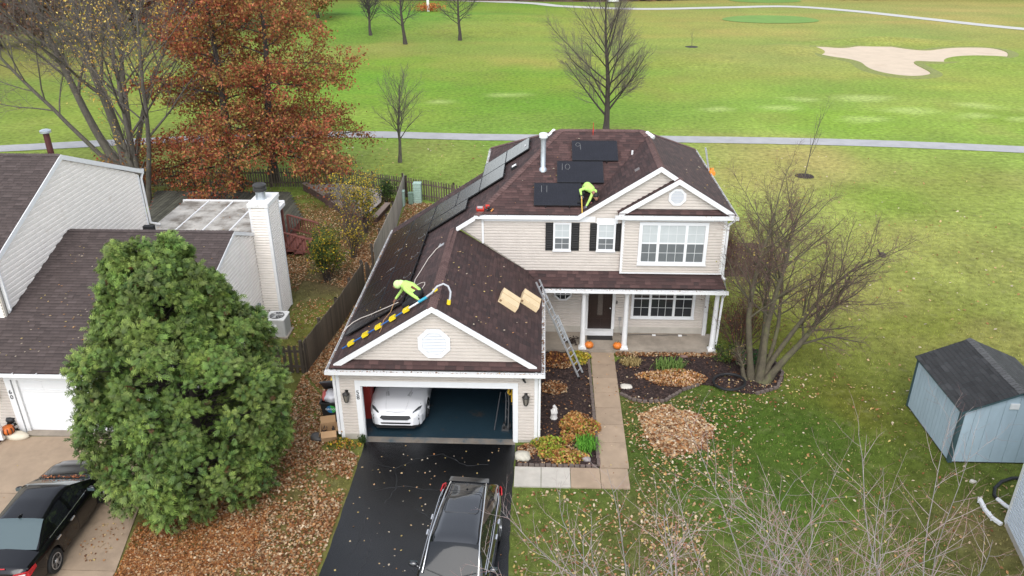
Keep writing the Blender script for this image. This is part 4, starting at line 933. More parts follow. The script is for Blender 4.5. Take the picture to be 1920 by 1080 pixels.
# ================================================================== BLUE-WHITE HOUSE (right edge)
BH = thing('corner_house', 'pale blue-white house corner at the lower right edge', 'house', (19.6, -3.4, 0))
BM_ = mat('vinyl_siding_blue', (.62, .67, .72), .5, .04, 3)
c0 = Vector((19.62, -3.40, 0)); dv = Vector((-.185, -.983, 0)).normalized(); nv = Vector((dv.y, -dv.x, 0)); 
if nv.x > 0: nv = -nv
g = MB(); g.prism([c0+UZ_ for UZ_ in ()] or [c0-nv*.03, c0+dv*12-nv*.03, c0+dv*12-nv*8, c0-nv*8], (0, 0, 5.2)); g.build('wall', BM_, BH)
siding(BH, c0-nv*.03+Vector((0, 0, 0)), dv, nv, [(.1, .22), (9, .22), (9, 5.1), (.1, 5.1)], BM_)
MB().fbox(c0-nv*.03, dv, nv, UZ, -.02, .11, -.1, .036, .12, 5.1).build('corner_board', WHITE, BH); MB().fbox(c0-nv*.03, dv, nv, UZ, -.0, 9, 0, .012, 0, .22).build('foundation', CONCL, BH)
g = MB(); g.prism([c0+nv*.3-dv*.3+Vector((0, 0, 5.2)), c0+nv*.3+dv*12+Vector((0, 0, 5.2)), c0+dv*12-nv*4+Vector((0, 0, 7.2)), c0-dv*.3-nv*4+Vector((0, 0, 7.2))], (0, 0, .1)); g.build('roof', mat('roof_charcoal', (.04, .04, .042), .9, .2, 20), BH)
# ================================================================== TREES
def tubes_np(lines, nside):
    """lines: list of (pts (k,3), radii (k)) -> verts, quads"""
    V = []; Fq = []; b = 0
    ang = np.arange(nside)*2*np.pi/nside; ca, sa = np.cos(ang), np.sin(ang); ar = np.arange(nside); ar1 = (ar+1) % nside
    for P, R in lines:
        k = len(P); d = np.empty_like(P); d[1:-1] = P[2:]-P[:-2]; d[0] = P[1]-P[0]; d[-1] = P[-1]-P[-2]
        d /= np.linalg.norm(d, axis=1)[:, None]+1e-9
        ref = np.array((0., 0, 1)) if abs(d[0, 2]) < .9 else np.array((1., 0, 0))
        a = np.cross(d, ref); a /= np.linalg.norm(a, axis=1)[:, None]+1e-9; c = np.cross(d, a)
        ring = P[:, None]+(a[:, None]*ca[None, :, None]+c[:, None]*sa[None, :, None])*R[:, None, None]
        V.append(ring.reshape(-1, 3))
        for i in range(k-1):
            o = b+i*nside; Fq.append(np.stack([o+ar, o+ar1, o+nside+ar1, o+nside+ar], 1))
        b += k*nside
    return np.concatenate(V), np.concatenate(Fq)

def grow(rg, p, d, L, r, lev, P, out, tips):
    n = P['seg'][lev]; pts = [p]; rad = [r]; step = L/n; dirs = [d]
    tp = P['taper'][lev]
    for i in range(n):
        d = d+rg.normal(0, P['wob'][lev], 3)+np.array((0, 0, P['trop'][lev])); d = d/np.linalg.norm(d)
        p = p+d*step; pts.append(p); dirs.append(d); rad.append(r*(1-(1-tp)*(i+1)/n))
    out[lev].append((np.array(pts), np.array(rad)))
    if lev+1 < len(P['seg']):
        nc = P['kids'][lev]; nc = max(1, int(round(nc*rg.uniform(.8, 1.2)*(1 if lev == 0 else min(1.3, max(.35, L/P['ref'][lev]))))))
        az = rg.uniform(0, 6.28)
        for k in range(nc):
            t = P['start'][lev]+(1-P['start'][lev])*(k+rg.uniform(.1, .9))/nc; t = min(t, .99)
            x = t*n; i = min(int(x), n-1); f = x-i; q = pts[i]*(1-f)+pts[i+1]*f; dd = dirs[i+1]; rr = rad[i]*(1-f)+rad[i+1]*f
            az += 2.4+rg.normal(0, .5)
            a = np.cross(dd, (0, 0, 1.) if abs(dd[2]) < .95 else (1., 0, 0)); a /= np.linalg.norm(a); b = np.cross(dd, a)
            an = math.radians(P['ang'][lev]*rg.uniform(.75, 1.25)*(1.15-.35*t)); nd = dd*math.cos(an)+(a*math.cos(az)+b*math.sin(az))*math.sin(an)
            LL = L*P['len'][lev]*rg.uniform(.7, 1.2)*(P['shape'](t) if lev == 0 else 1.05-.45*t)
            grow(rg, q, nd, LL, min(rr*.85, max(P['rmin'], rr*P['rr'][lev]*rg.uniform(.8, 1.1))), lev+1, P, out, tips)
    else:
        tips.append((pts, dirs))

LEAFM = mat('autumn_leaf', (0, 0, 0), .75, 0, attr='tint', spec=.2, trans=.25)
def leaf_mesh(name, pos, size, pal, rg, parent, mt=None, up=0.0, kind=None, shade=True):
    n = len(pos); pal = np.array(pal)
    a = rg.normal(size=(n, 3)); a /= np.linalg.norm(a, axis=1)[:, None]; c = rg.normal(size=(n, 3)); c[:, 2] += up; b = np.cross(a, c); b /= np.linalg.norm(b, axis=1)[:, None]+1e-9
    s = size*rg.uniform(.6, 1.3, n)[:, None]; a *= s; b *= s*.62
    v = np.stack([pos-a, pos-b*.9+a*.1, pos+a, pos+b*.9+a*.1], 1).reshape(-1, 3); f = np.arange(4*n).reshape(-1, 4)
    col = pal[rg.integers(0, len(pal), n)]*rg.uniform(.75, 1.25, n)[:, None]; col = np.repeat(col, 4, 0)
    o = link(name, np_mesh(name, v, f, col), mt or LEAFM, parent)
    if kind: o['kind'] = kind
    return o

def tree(name, label, x, y, seed, P, H, r, d0=(0, 0, 1), bark=None, twig=None, group=None, stems=None, nside=(8, 5, 3, 3, 3), leaves=None, z0=None, cat='tree', tip=None):
    rg = np.random.default_rng(seed); z = float(hgt(np.array(x), np.array(y))) if z0 is None else z0
    root = thing(name, label, cat, (x, y, z), group=group); out = [[] for _ in P['seg']]; tips = []
    for st in (stems or [((0, 0), d0, H, r)]):
        (dx, dy), dd, h, rr = st; dd = np.array(dd, float); dd /= np.linalg.norm(dd)
        grow(rg, np.array((x+dx, y+dy, z-.05)), dd, h, rr, 0, P, out, tips)
        # root flare
        pts, rad = out[0][-1]; rad[0] *= 1.35
    tv, tf = tubes_np(out[0], nside[0]); link('trunk', np_mesh('trunk', tv, tf, smooth=True), bark or BARK, root)
    V = []; Fq = []; b = 0
    if len(out) > 2:
        v, f = tubes_np(out[1], nside[1]); link('limbs', np_mesh('limbs', v, f, smooth=True), bark or BARK, root, 'stuff')
        rest = out[2:]; o2 = 2
    else: rest = out[1:]; o2 = 1
    if tip:
        v, f = tubes_np(rest[-1], 3); link('twig_tips', np_mesh('twig_tips', v, f, smooth=True), tip, root, 'stuff'); rest = rest[:-1]
    for i, l in enumerate(rest):
        if l: v, f = tubes_np(l, nside[i+o2]); V.append(v); Fq.append(f+b); b += len(v)
    link('crown', np_mesh('crown', np.concatenate(V), np.concatenate(Fq), smooth=True), twig or TWIG, root, 'stuff')
    if leaves: leaves(rg, tips, root)
    return root, tips
def Pm(seg, kids, ang, ln, start, wob, trop, taper, rr, ref, rmin=.006, shape=lambda t: 1.0):
    return dict(seg=seg, kids=kids, ang=ang, len=ln, start=start, wob=wob, trop=trop, taper=taper, rr=rr, ref=ref, rmin=rmin, shape=shape)

# --- small lawn tree left of the path
PB = Pm([7, 6, 5, 4], [26, 11, 8], [38, 34, 34], [.62, .42, .4], [.30, .22, .2], [.05, .07, .09, .1], [.03, .05, .05, .04], [.25, .25, .3, .4], [.42, .45, .5], [1, 2.4, 1.0], .007, lambda t: 1.15-.72*t)
tree('bare_tree', 'slender bare tree with upswept twigs on the lawn before the path', -3.3, 31.4, 3, PB, 5.6, .12, bark=BARK, twig=TWIG)
# --- big bare tree behind the roof
PC = Pm([9, 6, 4, 3, 1], [30, 16, 9, 5], [48, 34, 32, 30], [.68, .40, .40, .40], [.14, .18, .2, .2], [.035, .06, .08, .1, .1], [.01, .055, .05, .04, .03], [.18, .22, .3, .4, .5], [.42, .42, .5, .55], [1, 3.2, 1.3, .6], .0075, lambda t: 1.08-.72*t)
tree('bare_tree', 'large full bare tree standing behind the ridge of the solar panel house', 11.3, 38.9, 17, PC, 9.8, .24, bark=BARKD, twig=TWIG)
# --- three far trees
PD = Pm([7, 6, 5, 4], [24, 9, 6], [62, 40, 36], [.55, .42, .42], [.28, .2, .2], [.05, .08, .1, .1], [.02, .03, .04, .04], [.2, .25, .35, .5], [.36, .45, .5], [1, 2.6, 1.2], .018, lambda t: 1.05-.5*t)
PD2 = Pm([6, 6, 5, 4], [18, 14, 8], [42, 40, 36], [.6, .45, .42], [.30, .2, .2], [.08, .09, .1, .1], [.03, .04, .04, .04], [.3, .3, .4, .5], [.5, .5, .55], [1, 2.6, 1.2], .018, lambda t: 1.1-.4*t)
gp = 'bare trees along the top edge of the golf course'
tree('bare_tree', 'bushy leaning bare tree, leftmost of the three far golf course trees', -17.05, 90.3, 21, PD2, 5.6, .2, d0=(-.12, 0, 1), bark=BARKD, twig=mat('twig_dark', (.06, .052, .056), .9, .2), group=gp)
tree('bare_tree', 'dark bare tree with wide level limbs, middle of the three far trees', -11.2, 83.4, 22, PD, 7.6, .24, bark=BARKD, twig=mat('twig_dark', (.06, .05, .05)), group=gp)
tree('bare_tree', 'dark bare tree with level limbs, rightmost of the three far trees', -4.5, 86.6, 23, PD, 7.2, .22, bark=BARKD, twig=mat('twig_dark', (.06, .05, .05)), group=gp)
# --- tiny saplings
PS = Pm([5, 4, 3], [7, 4], [30, 30], [.4, .4], [.35, .3], [.05, .06, .08], [.02, .05, .05], [.3, .4, .5], [.5, .55], [1, 1], .006)
tree('sapling', 'tiny staked sapling far out on the golf course left of the bunker', 24.95, 81.8, 31, PS, 1.9, .03, twig=TWIG)
tree('sapling', 'thin bare sapling in a mulch ring beside the path right of the house', 23.5, 29.0, 33, Pm([8, 5, 4], [8, 4], [26, 30], [.38, .4], [.28, .3], [.04, .06, .08], [.01, .05, .05], [.3, .4, .5], [.55, .55], [1, 1], .008), 4.3, .036, d0=(.06, .05, 1), twig=TWIG)
sheet('mulch_ring', ell(23.5, 29.0, .60, .60, 20, .05), .012, MULCH); sheet('mulch_ring', ell(24.95, 81.8, .8, .9, 20, .05), .012, mat('dark_soil', (.03, .025, .018), .95))
# --- big multi-stem tree, mostly bare with some yellow leaves
PYEL = [srgb(205, 170, 80), srgb(190, 150, 60), srgb(215, 190, 110), srgb(170, 130, 70), srgb(150, 140, 60)]
def few(nper, pal, size, spread=.12):
    def fn(rg, tips, root):
        p = []
        for pts, dirs in tips:
            for _ in range(rg.poisson(nper)):
                q = pts[rg.integers(1, len(pts))]; p.append(q+rg.normal(0, spread, 3))
        if p: leaf_mesh('leaves', np.array(p), size, pal, rg, root, kind='stuff')
    return fn
PM_ = Pm([10, 7, 4, 3, 1], [13, 10, 7, 6], [38, 40, 38, 36], [.54, .44, .45, .45], [.32, .2, .2, .2], [.045, .06, .08, .1, .1], [.005, .015, .01, -.01, -.02], [.28, .25, .3, .4, .5], [.5, .45, .5, .55], [1, 5, 2.0, .9], .0085, lambda t: 1.12-.5*t)
stems = [((0, 0), (-.05, 0, 1), 14, .36), ((.5, -.3), (.08, .1, 1), 13.5, .24), ((-.5, -.2), (-.42, .02, 1), 14, .30), ((-.7, -.3), (-.85, -.08, .9), 13, .17), ((.3, .3), (.12, .3, 1), 13, .2)]
tree('maple_tree', 'tall many-stemmed grey tree nearly bare, rising behind the pale gable', -21.6, 29.9, 41, PM_, 13, .3, stems=stems, leaves=few(.10, PYEL, .062))
tree('maple_tree', 'forked grey tree with a few yellow leaves at the pale gable corner', -16.9, 22.3, 47, PM_, 12.5, .26, stems=[((0, 0), (.02, .0, 1), 4.4, .27), ((.1, .05), (-.02, 0, 1), 12.0, .20), ((.18, .0), (.20, .05, 1), 12.0, .17)], leaves=few(.45, PYEL, .065))
# --- red oaks
POAK = [srgb(174, 92, 64), srgb(144, 74, 54), srgb(190, 116, 84), srgb(156, 102, 62), srgb(124, 64, 48), srgb(168, 124, 72)]
POAK = [tuple(c*.86 for c in q) for q in POAK]
POL = [tuple(c*.75 for c in srgb(*q)) for q in ((176, 144, 80), (158, 112, 68), (136, 124, 66), (186, 156, 92), (154, 98, 66), (126, 116, 60))]
PO = Pm([9, 7, 6, 4], [32, 9, 6], [78, 44, 42], [.52, .40, .42], [.115, .2, .15], [.03, .06, .09, .12], [.0, .0, .0, -.02], [.2, .25, .35, .5], [.34, .45, .5], [1, 4, 1.8], .009, lambda t: 1.08-.62*t)
def dense(n, pal, size, clump=.28):
    def fn(rg, tips, root):
        k = max(1, n//len(tips)); p = []
        for pts, dirs in tips:
            if rg.random() < .18: continue
            m = rg.poisson(k)
            for _ in range(m):
                t = rg.random()**.6*(len(pts)-1); i = min(int(t), len(pts)-2); q = pts[i]+(pts[i+1]-pts[i])*(t-i); p.append(q+rg.normal(0, clump, 3)*(1, 1, .55))
        leaf_mesh('leaves', np.array(p), size, pal, rg, root, up=.6, kind='stuff')
    return fn
tree('oak_tree', 'big russet red oak, nearer of two behind the patio', -12.4, 25.3, 52, PO, 12.5, .32, bark=BARKD, leaves=dense(41000, POAK+POAK+POL[:2], .088))
tree('oak_tree', 'russet and gold oak reaching over the fence corner, right of the two oaks', -10.6, 27.0, 55, PO, 12.8, .30, bark=BARKD, leaves=dense(45000, POAK+POL, .088))
# --- far trees beyond the left: oak mass
BROWN = [tuple(c*.8 for c in srgb(*q)) for q in ((120, 96, 78), (138, 106, 84), (104, 86, 72), (128, 92, 70))]
protos = []
for i, (pal, h, nl) in enumerate(((POL, 9.5, 9000), (POAK, 9, 9000), (BROWN, 9, 9000))):
    protos.append(tree('leafy_tree', 'proto', -300-i*20, 300, 60+i, Pm([7, 6, 5], [26, 12], [58, 42], [.5, .42], [.16, .2], [.04, .07, .1], [.01, .02, .02], [.2, .3, .4], [.36, .5], [1, 3], .012, lambda t: 1.1-.55*t), h, .26, bark=BARKD, leaves=dense(nl, pal, .26, .5), z0=0)[0])
far_spec = [(-61.5, 79, 1, 1.0, 'rust tree at the extreme left edge beyond the fairway'), (-56.5, 80, 2, 1.0, 'dull brown tree beside the rust tree at the left edge'), (-51.5, 83, 0, .95, 'tan leafy tree beyond the fairway behind the tall grey tree, left part'), (-47.5, 86, 2, 1.05, 'mauve-brown tree beyond the fairway in the middle of the far row'), (-43, 87.5, 1, 1.0, 'russet leafy tree of the far row behind the grey stems'),
            (-40, 92, 2, 1.05, 'brown bushy tree of the far row next to the russet one'), (-36.5, 98, 0, 1.1, 'ochre tree of the far row by the oak crowns'), (-33, 106, 1, 1.1, 'red-brown tree on the rise behind the oak crowns'), (-66, 93, 2, 1.1, 'hazy brown tree in the second far row at the left edge'), (-58, 97, 0, 1.15, 'ochre tree in the second far row at the left'), (-50, 101, 2, 1.1, 'grey-brown tree in the second far row, middle'), (-27, 101, 0, .9, 'gold-brown leafy tree straight behind the red oaks')]
for i, (x, y, k, sc_, lab) in enumerate(far_spec):
    o = copy_tree(protos[k]); o.location = (x, y, float(hgt(np.array(x), np.array(y)))); o.rotation_euler = (0, 0, i*1.3); o.scale = (sc_, sc_, sc_*(.9+.1*(i % 3))); o['label'] = lab; o['group'] = 'autumn trees beyond the fairway'
for pr_ in protos:
    for ch in list(pr_.children): bpy.data.objects.remove(ch)
    bpy.data.objects.remove(pr_)
# --- crabapple at the right of the porch
PA = Pm([8, 6, 4, 3, 1], [17, 14, 10, 7], [46, 46, 44, 40], [.48, .42, .45, .45], [.38, .2, .15, .2], [.10, .12, .13, .14, .14], [.02, .05, .04, .03, .02], [.32, .25, .3, .4, .5], [.5, .5, .5, .55], [1, 2.6, 1.1, .5], .0065, lambda t: 1.05-.35*t)
MOSS = mat('bark_mossy', (.088, .074, .048), .95, .3, 6, bump=.4, bscale=30, dirt=((.12, .125, .05), 2.5, .5, .2))
tree('crabapple_tree', 'twisted multi-stemmed bare tree in the mulch bed right of the porch', 14.5, 3.95, 71, PA, 5.4, .12, bark=MOSS, twig=mat('twig_brown', (.115, .075, .06), .9, .25), tip=mat('twig_rose', (.19, .108, .088), .9, .2),
     stems=[((-.45, .1), (-.25, .22, 1), 1.25, .10), ((-.2, .15), (.12, .22, 1), 6.4, .13), ((.05, 0), (.30, .15, 1), 6.2, .14), ((.22, -.1), (.62, .0, 1), 5.0, .14), ((.0, .2), (.18, .5, 1), 6.2, .10), ((.15, .05), (.40, .1, 1), 5.9, .11), ((.1, .1), (.30, .35, 1), 6.0, .09)],
     leaves=few(.04, [srgb(150, 150, 70), srgb(170, 150, 80)], .035, .05))
# --- foreground bare tree: only its upper crown reaches into the view
PFG = Pm([9, 8, 5, 3], [17, 15, 9], [58, 50, 46], [.66, .36, .36], [.30, .12, .15], [.06, .09, .11, .12], [-.01, .012, .03, .04], [.25, .22, .35, .5], [.5, .45, .55], [1, 4, 1.4], .0055, lambda t: 1.15-.42*t)
TWF = mat('twig_pale', (.34, .28, .26), .85, .25, 4)
tree('street_tree', 'pale bare tree with reddish twig tips in front of the lawn', 9.7, -13.6, 83, PFG, 8.3, .16, bark=mat('bark_pale', (.22, .20, .185), .9, .25, 6, bump=.3), twig=TWF, nside=(8, 6, 4, 3), tip=mat('twig_tip_red', (.30, .16, .15), .8, .3, 3),
     stems=[((0, 0), (.0, .10, 1), 5.9, .14), ((.1, 0), (.30, .24, 1), 6.3, .11), ((-.1, 0), (-.38, .24, 1), 6.4, .11), ((.1, .1), (.66, .24, 1), 6.9, .10), ((-.1, .1), (-.15, .42, 1), 6.2, .10), ((.1, 0), (.46, .32, 1), 6.5, .10), ((0, .1), (.12, .38, 1), 6.1, .10)])
# red twig ends: short spurs on the last reaches of that crown
# ------------------------------------------------------------------ arborvitae
EVP = [(.070, .125, .030), (.052, .105, .028), (.090, .145, .034), (.038, .078, .022), (.108, .155, .044), (.078, .112, .040)]
def evergreen():
    rg = np.random.default_rng(5); cx, cy = -3.76, -2.55; root = thing('arborvitae_tree', 'huge dense green arborvitae between the two driveways', 'evergreen tree', (cx, cy, 0))
    def R(z, az):        # envelope radius
        t = np.clip(z/8.0, 0, 1)
        r = np.interp(t, [0, .06, .16, .34, .48, .62, .76, .88, .96, 1], [1.68, 2.1, 2.5, 2.68, 2.5, 2.12, 1.6, 1.08, .62, .2])
        return r*(1+.07*np.sin(3*az+1.0)+.05*np.sin(5*az+z*1.2))
    tops = [(.55, .25, 8.2), (-.8, -.1, 8.05), (1.0, -.5, 6.9), (-.2, .9, 7.2)]
    g = MB()
    for tx, ty, tz in tops: g.tube([(cx+tx*.1, cy+ty*.1, 0), (cx+tx*.5, cy+ty*.5, tz*.5), (cx+tx, cy+ty, tz-.3)], [.16, .10, .02], 7)
    g.build('trunk', BARKD, root)
    # bough masses bulging from the trunk, each carrying a dozen clumps
    C = []; D = []; S = []; MT = []
    nm = 96
    masses = []
    for i in range(nm):
        z = .45+6.9*((i+.5)/nm)**1.02; az = i*2.399963+rg.normal(0, .22); rm = rg.uniform(.55, .95)*(1 if z < 6 else .72); r = max(.1, R(z, az)-rm*.62+rg.normal(0, .12)); masses.append((r*math.cos(az), r*math.sin(az), z, rm, az))
    for tx, ty, tz in tops:
        for k, (dz, rr_) in enumerate(((-.35, .34), (-.85, .5), (-1.45, .66))): masses.append((tx, ty, tz+dz, rr_, rg.uniform(0, 6)))
    for mx_, my_, mz_, rm, az in masses:
        out_ = np.array((math.cos(az), math.sin(az), .35)); tone = rg.uniform(.72, 1.25)
        for k in range(11):
            v = rg.normal(size=3); v /= np.linalg.norm(v); v = v+out_*.55; v[2] += .25; v /= np.linalg.norm(v)
            C.append((cx+mx_+v[0]*rm*.8, cy+my_+v[1]*rm*.8, max(.15, mz_+v[2]*rm*.85))); D.append((v[0]*.9, v[1]*.9, v[2]*.7+.35)); S.append(rm*rg.uniform(.34, .52)); MT.append(tone*rg.uniform(.85, 1.15))
    C = np.array(C); D = np.array(D); D /= np.linalg.norm(D, axis=1)[:, None]; S = np.array(S); MT = np.array(MT)
    # boughs
    bl = [(np.array([[cx+(c[0]-cx)*.1, cy+(c[1]-cy)*.1, max(.2, c[2]-.9)], [(c[0]+cx)/2, (c[1]+cy)/2, c[2]-.55], c]), np.array([.03, .02, .008])) for c in C[::3]]
    v, f = tubes_np(bl, 4); link('boughs', np_mesh('boughs', v, f), BARKD, root, 'stuff')
    # spray template: central rachis with leaflets in a fan, z up = normal
    leaf = []
    def lf(b, ang, L, w):
        ca, sa = math.cos(ang), math.sin(ang); d = np.array((ca, sa)); nn = np.array((-sa, ca)); b = np.array(b)
        return [(*(b), 0), (*(b+d*L*.45+nn*w), .015), (*(b+d*L), -.06*L/.2), (*(b+d*L*.45-nn*w), .015)]
    T = [lf((0, 0), 0, .36, .026)]
    for k, (s, L) in enumerate(((.06, .17), (.14, .17), (.23, .12))):
        T += [lf((s, 0), .62, L, .023), lf((s, 0), -.62, L, .023)]
    T = np.array(T); nl = len(T); T = T.reshape(-1, 3)             # (nl*4,3), x = outward
    per = 34; N = len(C)*per
    ci = np.repeat(np.arange(len(C)), per); c = C[ci]; d0 = D[ci]; s = S[ci]
    off = rg.normal(size=(N, 3)); off /= np.linalg.norm(off, axis=1)[:, None]; off[:, 2] *= .8
    side = (off*d0).sum(1); off = np.where((side < -.25)[:, None], -off, off)
    rad = rg.random(N)**.45
    pos = c+off*(s*rad)[:, None]*(1, 1, 1.05)-d0*.12
    d = d0*.75+off*.75+rg.normal(0, .22, (N, 3)); d[:, 2] += .30; d /= np.linalg.norm(d, axis=1)[:, None]
    # flat fans: their faces look outwards, their tips spread sideways and out
    ow = d0*.8+off*.6; ow /= np.linalg.norm(ow, axis=1)[:, None]; tg = rg.normal(size=(N, 3)); tg -= ow*(tg*ow).sum(1)[:, None]; tg /= np.linalg.norm(tg, axis=1)[:, None]
    d = tg*.8+ow*rg.uniform(.25, .9, N)[:, None]; d[:, 2] += .42; d /= np.linalg.norm(d, axis=1)[:, None]
    b = np.cross(ow+rg.normal(0, .3, (N, 3)), d); b /= np.linalg.norm(b, axis=1)[:, None]; nrm = np.cross(d, b)
    sc = rg.uniform(.52, .92, N)*(.78+.35*s)
    sc = sc[:, None, None]
    V = pos[:, None]+(d[:, None]*T[None, :, :1]+b[:, None]*T[None, :, 1:2]+nrm[:, None]*T[None, :, 2:3])*sc
    V[..., 2] -= (T[None, :, 0]**2)*.38*sc[..., 0]           # droop
    pal = np.array(EVP); cc = pal[rg.integers(0, len(pal), len(C))][ci]*.6+pal[rg.integers(0, len(pal), N)]*.4
    br = rg.random(N) < .012; cc[br] = (.055, .032, .014)
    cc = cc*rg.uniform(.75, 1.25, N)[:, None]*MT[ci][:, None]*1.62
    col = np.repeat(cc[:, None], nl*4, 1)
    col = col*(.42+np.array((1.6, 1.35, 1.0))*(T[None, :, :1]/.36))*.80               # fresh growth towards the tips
    f = np.arange(N*nl*4).reshape(-1, 4)
    keep = V[..., 2].min(1) > .02
    V = V[keep]; col = col[keep]; f = np.arange(V.shape[0]*nl*4).reshape(-1, 4)
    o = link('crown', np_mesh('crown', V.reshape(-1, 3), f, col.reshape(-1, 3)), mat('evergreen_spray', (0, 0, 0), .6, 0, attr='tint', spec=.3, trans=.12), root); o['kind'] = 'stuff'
evergreen()
# ------------------------------------------------------------------ shrubs
def shrub(name, label, x, y, h, rad, seed, leafn, pal, size, stems=7, bark=None, group=None, spread=.5):
    P = Pm([5, 4, 3], [9, 6], [32, 36], [.5, .45], [.25, .2], [.08, .1, .12], [.03, .04, .04], [.4, .4, .5], [.6, .6], [1, .7], .004)
    rg = np.random.default_rng(seed)
    st = []
    for k in range(stems):
        a = 6.28*k/stems+rg.uniform(-.3, .3); q = rg.uniform(.2, 1)*rad; st.append(((.25*q*math.cos(a), .25*q*math.sin(a)), (spread*q/h*1.6*math.cos(a), spread*q/h*1.6*math.sin(a), 1), h*rg.uniform(.7, 1.0), .022))
    def lv(rg2, tips, root):
        if not leafn: return
        p = []
        k = max(1, leafn/len(tips))
        for pts, dirs in tips:
            for _ in range(rg2.poisson(k)): p.append(pts[rg2.integers(0, len(pts))]+rg2.normal(0, .07, 3))
        p = np.array(p); p = p[p[:, 2] > .04]; leaf_mesh('leaves', p, size, pal, rg2, root, up=.5, kind='stuff')
    return tree(name, label, x, y, seed, P, h, .02, stems=st, bark=bark or BARKD, twig=bark or TWIG, leaves=lv, nside=(5, 4, 3), z0=0, cat='shrub', group=group)
GRN = [srgb(70, 92, 42), srgb(88, 108, 48), srgb(54, 74, 38), srgb(110, 118, 52)]; YEL = [srgb(196, 168, 48), srgb(178, 150, 50), srgb(150, 140, 52), srgb(205, 180, 70)]
RB = [srgb(120, 74, 58), srgb(104, 64, 52), srgb(138, 92, 70), srgb(96, 70, 56)]
shrub('forsythia_shrub', 'rounded green and yellow shrub by the deck stairs and grey fence', -3.55, 12.2, 2.0, .8, 101, 5200, GRN+GRN+YEL[:3], .05, 12, spread=.75)
shrub('forsythia_shrub', 'narrow upright yellow-green shrub near the fence corner', -2.95, 18.3, 2.7, .45, 102, 2300, YEL+GRN[:2], .05, 8)
shrub('bare_shrub', 'bare grey twiggy shrub left of the narrow yellow one', -3.8, 18.2, 2.9, .7, 103, 60, YEL, .05, 9, bark=mat('twig_ash', (.075, .066, .062), .9, .2))
shrub('bare_shrub', 'sparse leggy shrub with few yellow leaves along the fence', -2.9, 14.9, 1.9, .5, 104, 260, YEL, .05, 7)
shrub('bare_shrub', 'bare leggy shrub nearest the retaining wall end', -3.2, 16.4, 2.0, .5, 105, 80, RB, .05, 7)
shrub('evergreen_shrub', 'small dark green shrub in the fence corner behind the utility boxes', -2.7, 23.1, 1.3, .5, 106, 1600, [GRN[2], GRN[0]], .05, 9)
shrub('reddish_shrub', 'large reddish brown bare shrub beside the right porch column', 14.35, 6.4, 2.1, 1.0, 107, 1500, RB, .035, 22, bark=mat('twig_redbrown', (.105, .058, .048), .9, .2), spread=.9)
shrub('reddish_shrub', 'reddish bare shrub farther along the right wall by the wooden fence', 14.75, 12.5, 2.9, .7, 108, 500, RB, .035, 20, bark=mat('twig_redbrown', (.105, .058, .048), .9, .2), spread=.8)
shrub('green_shrub', 'small leafy green shrub at the porch corner by the crabapple', 13.75, 5.55, .6, .5, 109, 700, GRN, .045, 9, spread=.9)
shrub('green_shrub', 'dark green low shrub under the crabapple stems', 14.3, 5.0, .55, .35, 110, 600, [srgb(50, 92, 48), srgb(62, 104, 56)], .045, 8, spread=.9)
# low perennials in the beds
def clump(name, label, x, y, rx, ry, h, n, pal, seed, L=.30, wd=.014, group=None):
    """arching strap leaves"""
    rg = np.random.default_rng(seed); root = None
    a = rg.uniform(0, 6.28, n); r = rg.random(n)**.5; bx, by = x+rx*r*np.cos(a), y+ry*r*np.sin(a); az = rg.uniform(0, 6.28, n); LL = L*rg.uniform(.6, 1.2, n); hh = h*rg.uniform(.5, 1.1, n)
    V = np.zeros((n, 6, 3)); px, py = -np.sin(az)*wd, np.cos(az)*wd
    for k, (t, zz, w_) in enumerate(((0, 0, 1), (.55, 1, 1), (1, .45, .15))):
        cx_, cy_, cz = bx+np.cos(az)*LL*t, by+np.sin(az)*LL*t, .03+hh*zz
        V[:, k*2] = np.stack([cx_-px*w_, cy_-py*w_, cz], 1); V[:, k*2+1] = np.stack([cx_+px*w_, cy_+py*w_, cz], 1)
    f = np.concatenate([np.array([[0, 1, 3, 2], [2, 3, 5, 4]])+6*i for i in range(n)]); pal = np.array(pal); col = np.repeat(pal[rg.integers(0, len(pal), n)]*rg.uniform(.8, 1.2, n)[:, None], 6, 0)
    o = link(name, np_mesh(name, V.reshape(-1, 3), f, col), LEAFM); rebase(o); return tag(o, label, 'plant', group)
def mound(name, label, x, y, rx, ry, h, n, pal, seed, size=.055):
    rg = np.random.default_rng(seed); a = rg.uniform(0, 6.28, n); r = rg.random(n)**.5; jj = 1+.18*np.sin(a*3+seed)+.12*np.sin(a*5); z = .03+h*np.sqrt(np.clip(1-r**2, 0, 1))*rg.random(n)**.4
    p = np.c_[x+rx*r*jj*np.cos(a), y+ry*r*jj*np.sin(a), z]; o = leaf_mesh(name, p, size, pal, rg, None, up=1.2); rebase(o); return tag(o, label, 'plant')
TANL = [srgb(190, 140, 80), srgb(170, 115, 66), srgb(200, 165, 110), srgb(150, 100, 60)]
LIME = [srgb(150, 165, 60), srgb(170, 160, 70), srgb(120, 145, 50), srgb(190, 165, 90)]
FRESH = [srgb(90, 150, 50), srgb(110, 165, 60), srgb(80, 130, 45)]
mound('hosta_plant', 'yellow-green withering plant in the bed beside the garage corner', 6.8, -.35, .5, .55, .35, 900, LIME+LIME+TANL[:2], 201); mound('hosta_plant', 'tan and lime withering plant low at the walk edge', 7.35, -.85, .6, .38, .28, 800, LIME+TANL+TANL, 202)
mound('hosta_plant', 'broad tan withered plant mound beside the front walk', 7.75, .70, .68, .80, .38, 1500, TANL+TANL+LIME[:1], 203); clump('daylily_plant', 'bright green strappy plant by the walk near the flower bed end', 8.0, -.25, .30, .34, .32, 170, FRESH, 204, L=.32)
clump('daylily_plant', 'bright green strappy plant amid tan leaves in the right mulch bed', 11.35, 4.75, .55, .25, .36, 170, [srgb(96, 124, 60), srgb(120, 140, 76)], 205, L=.34)
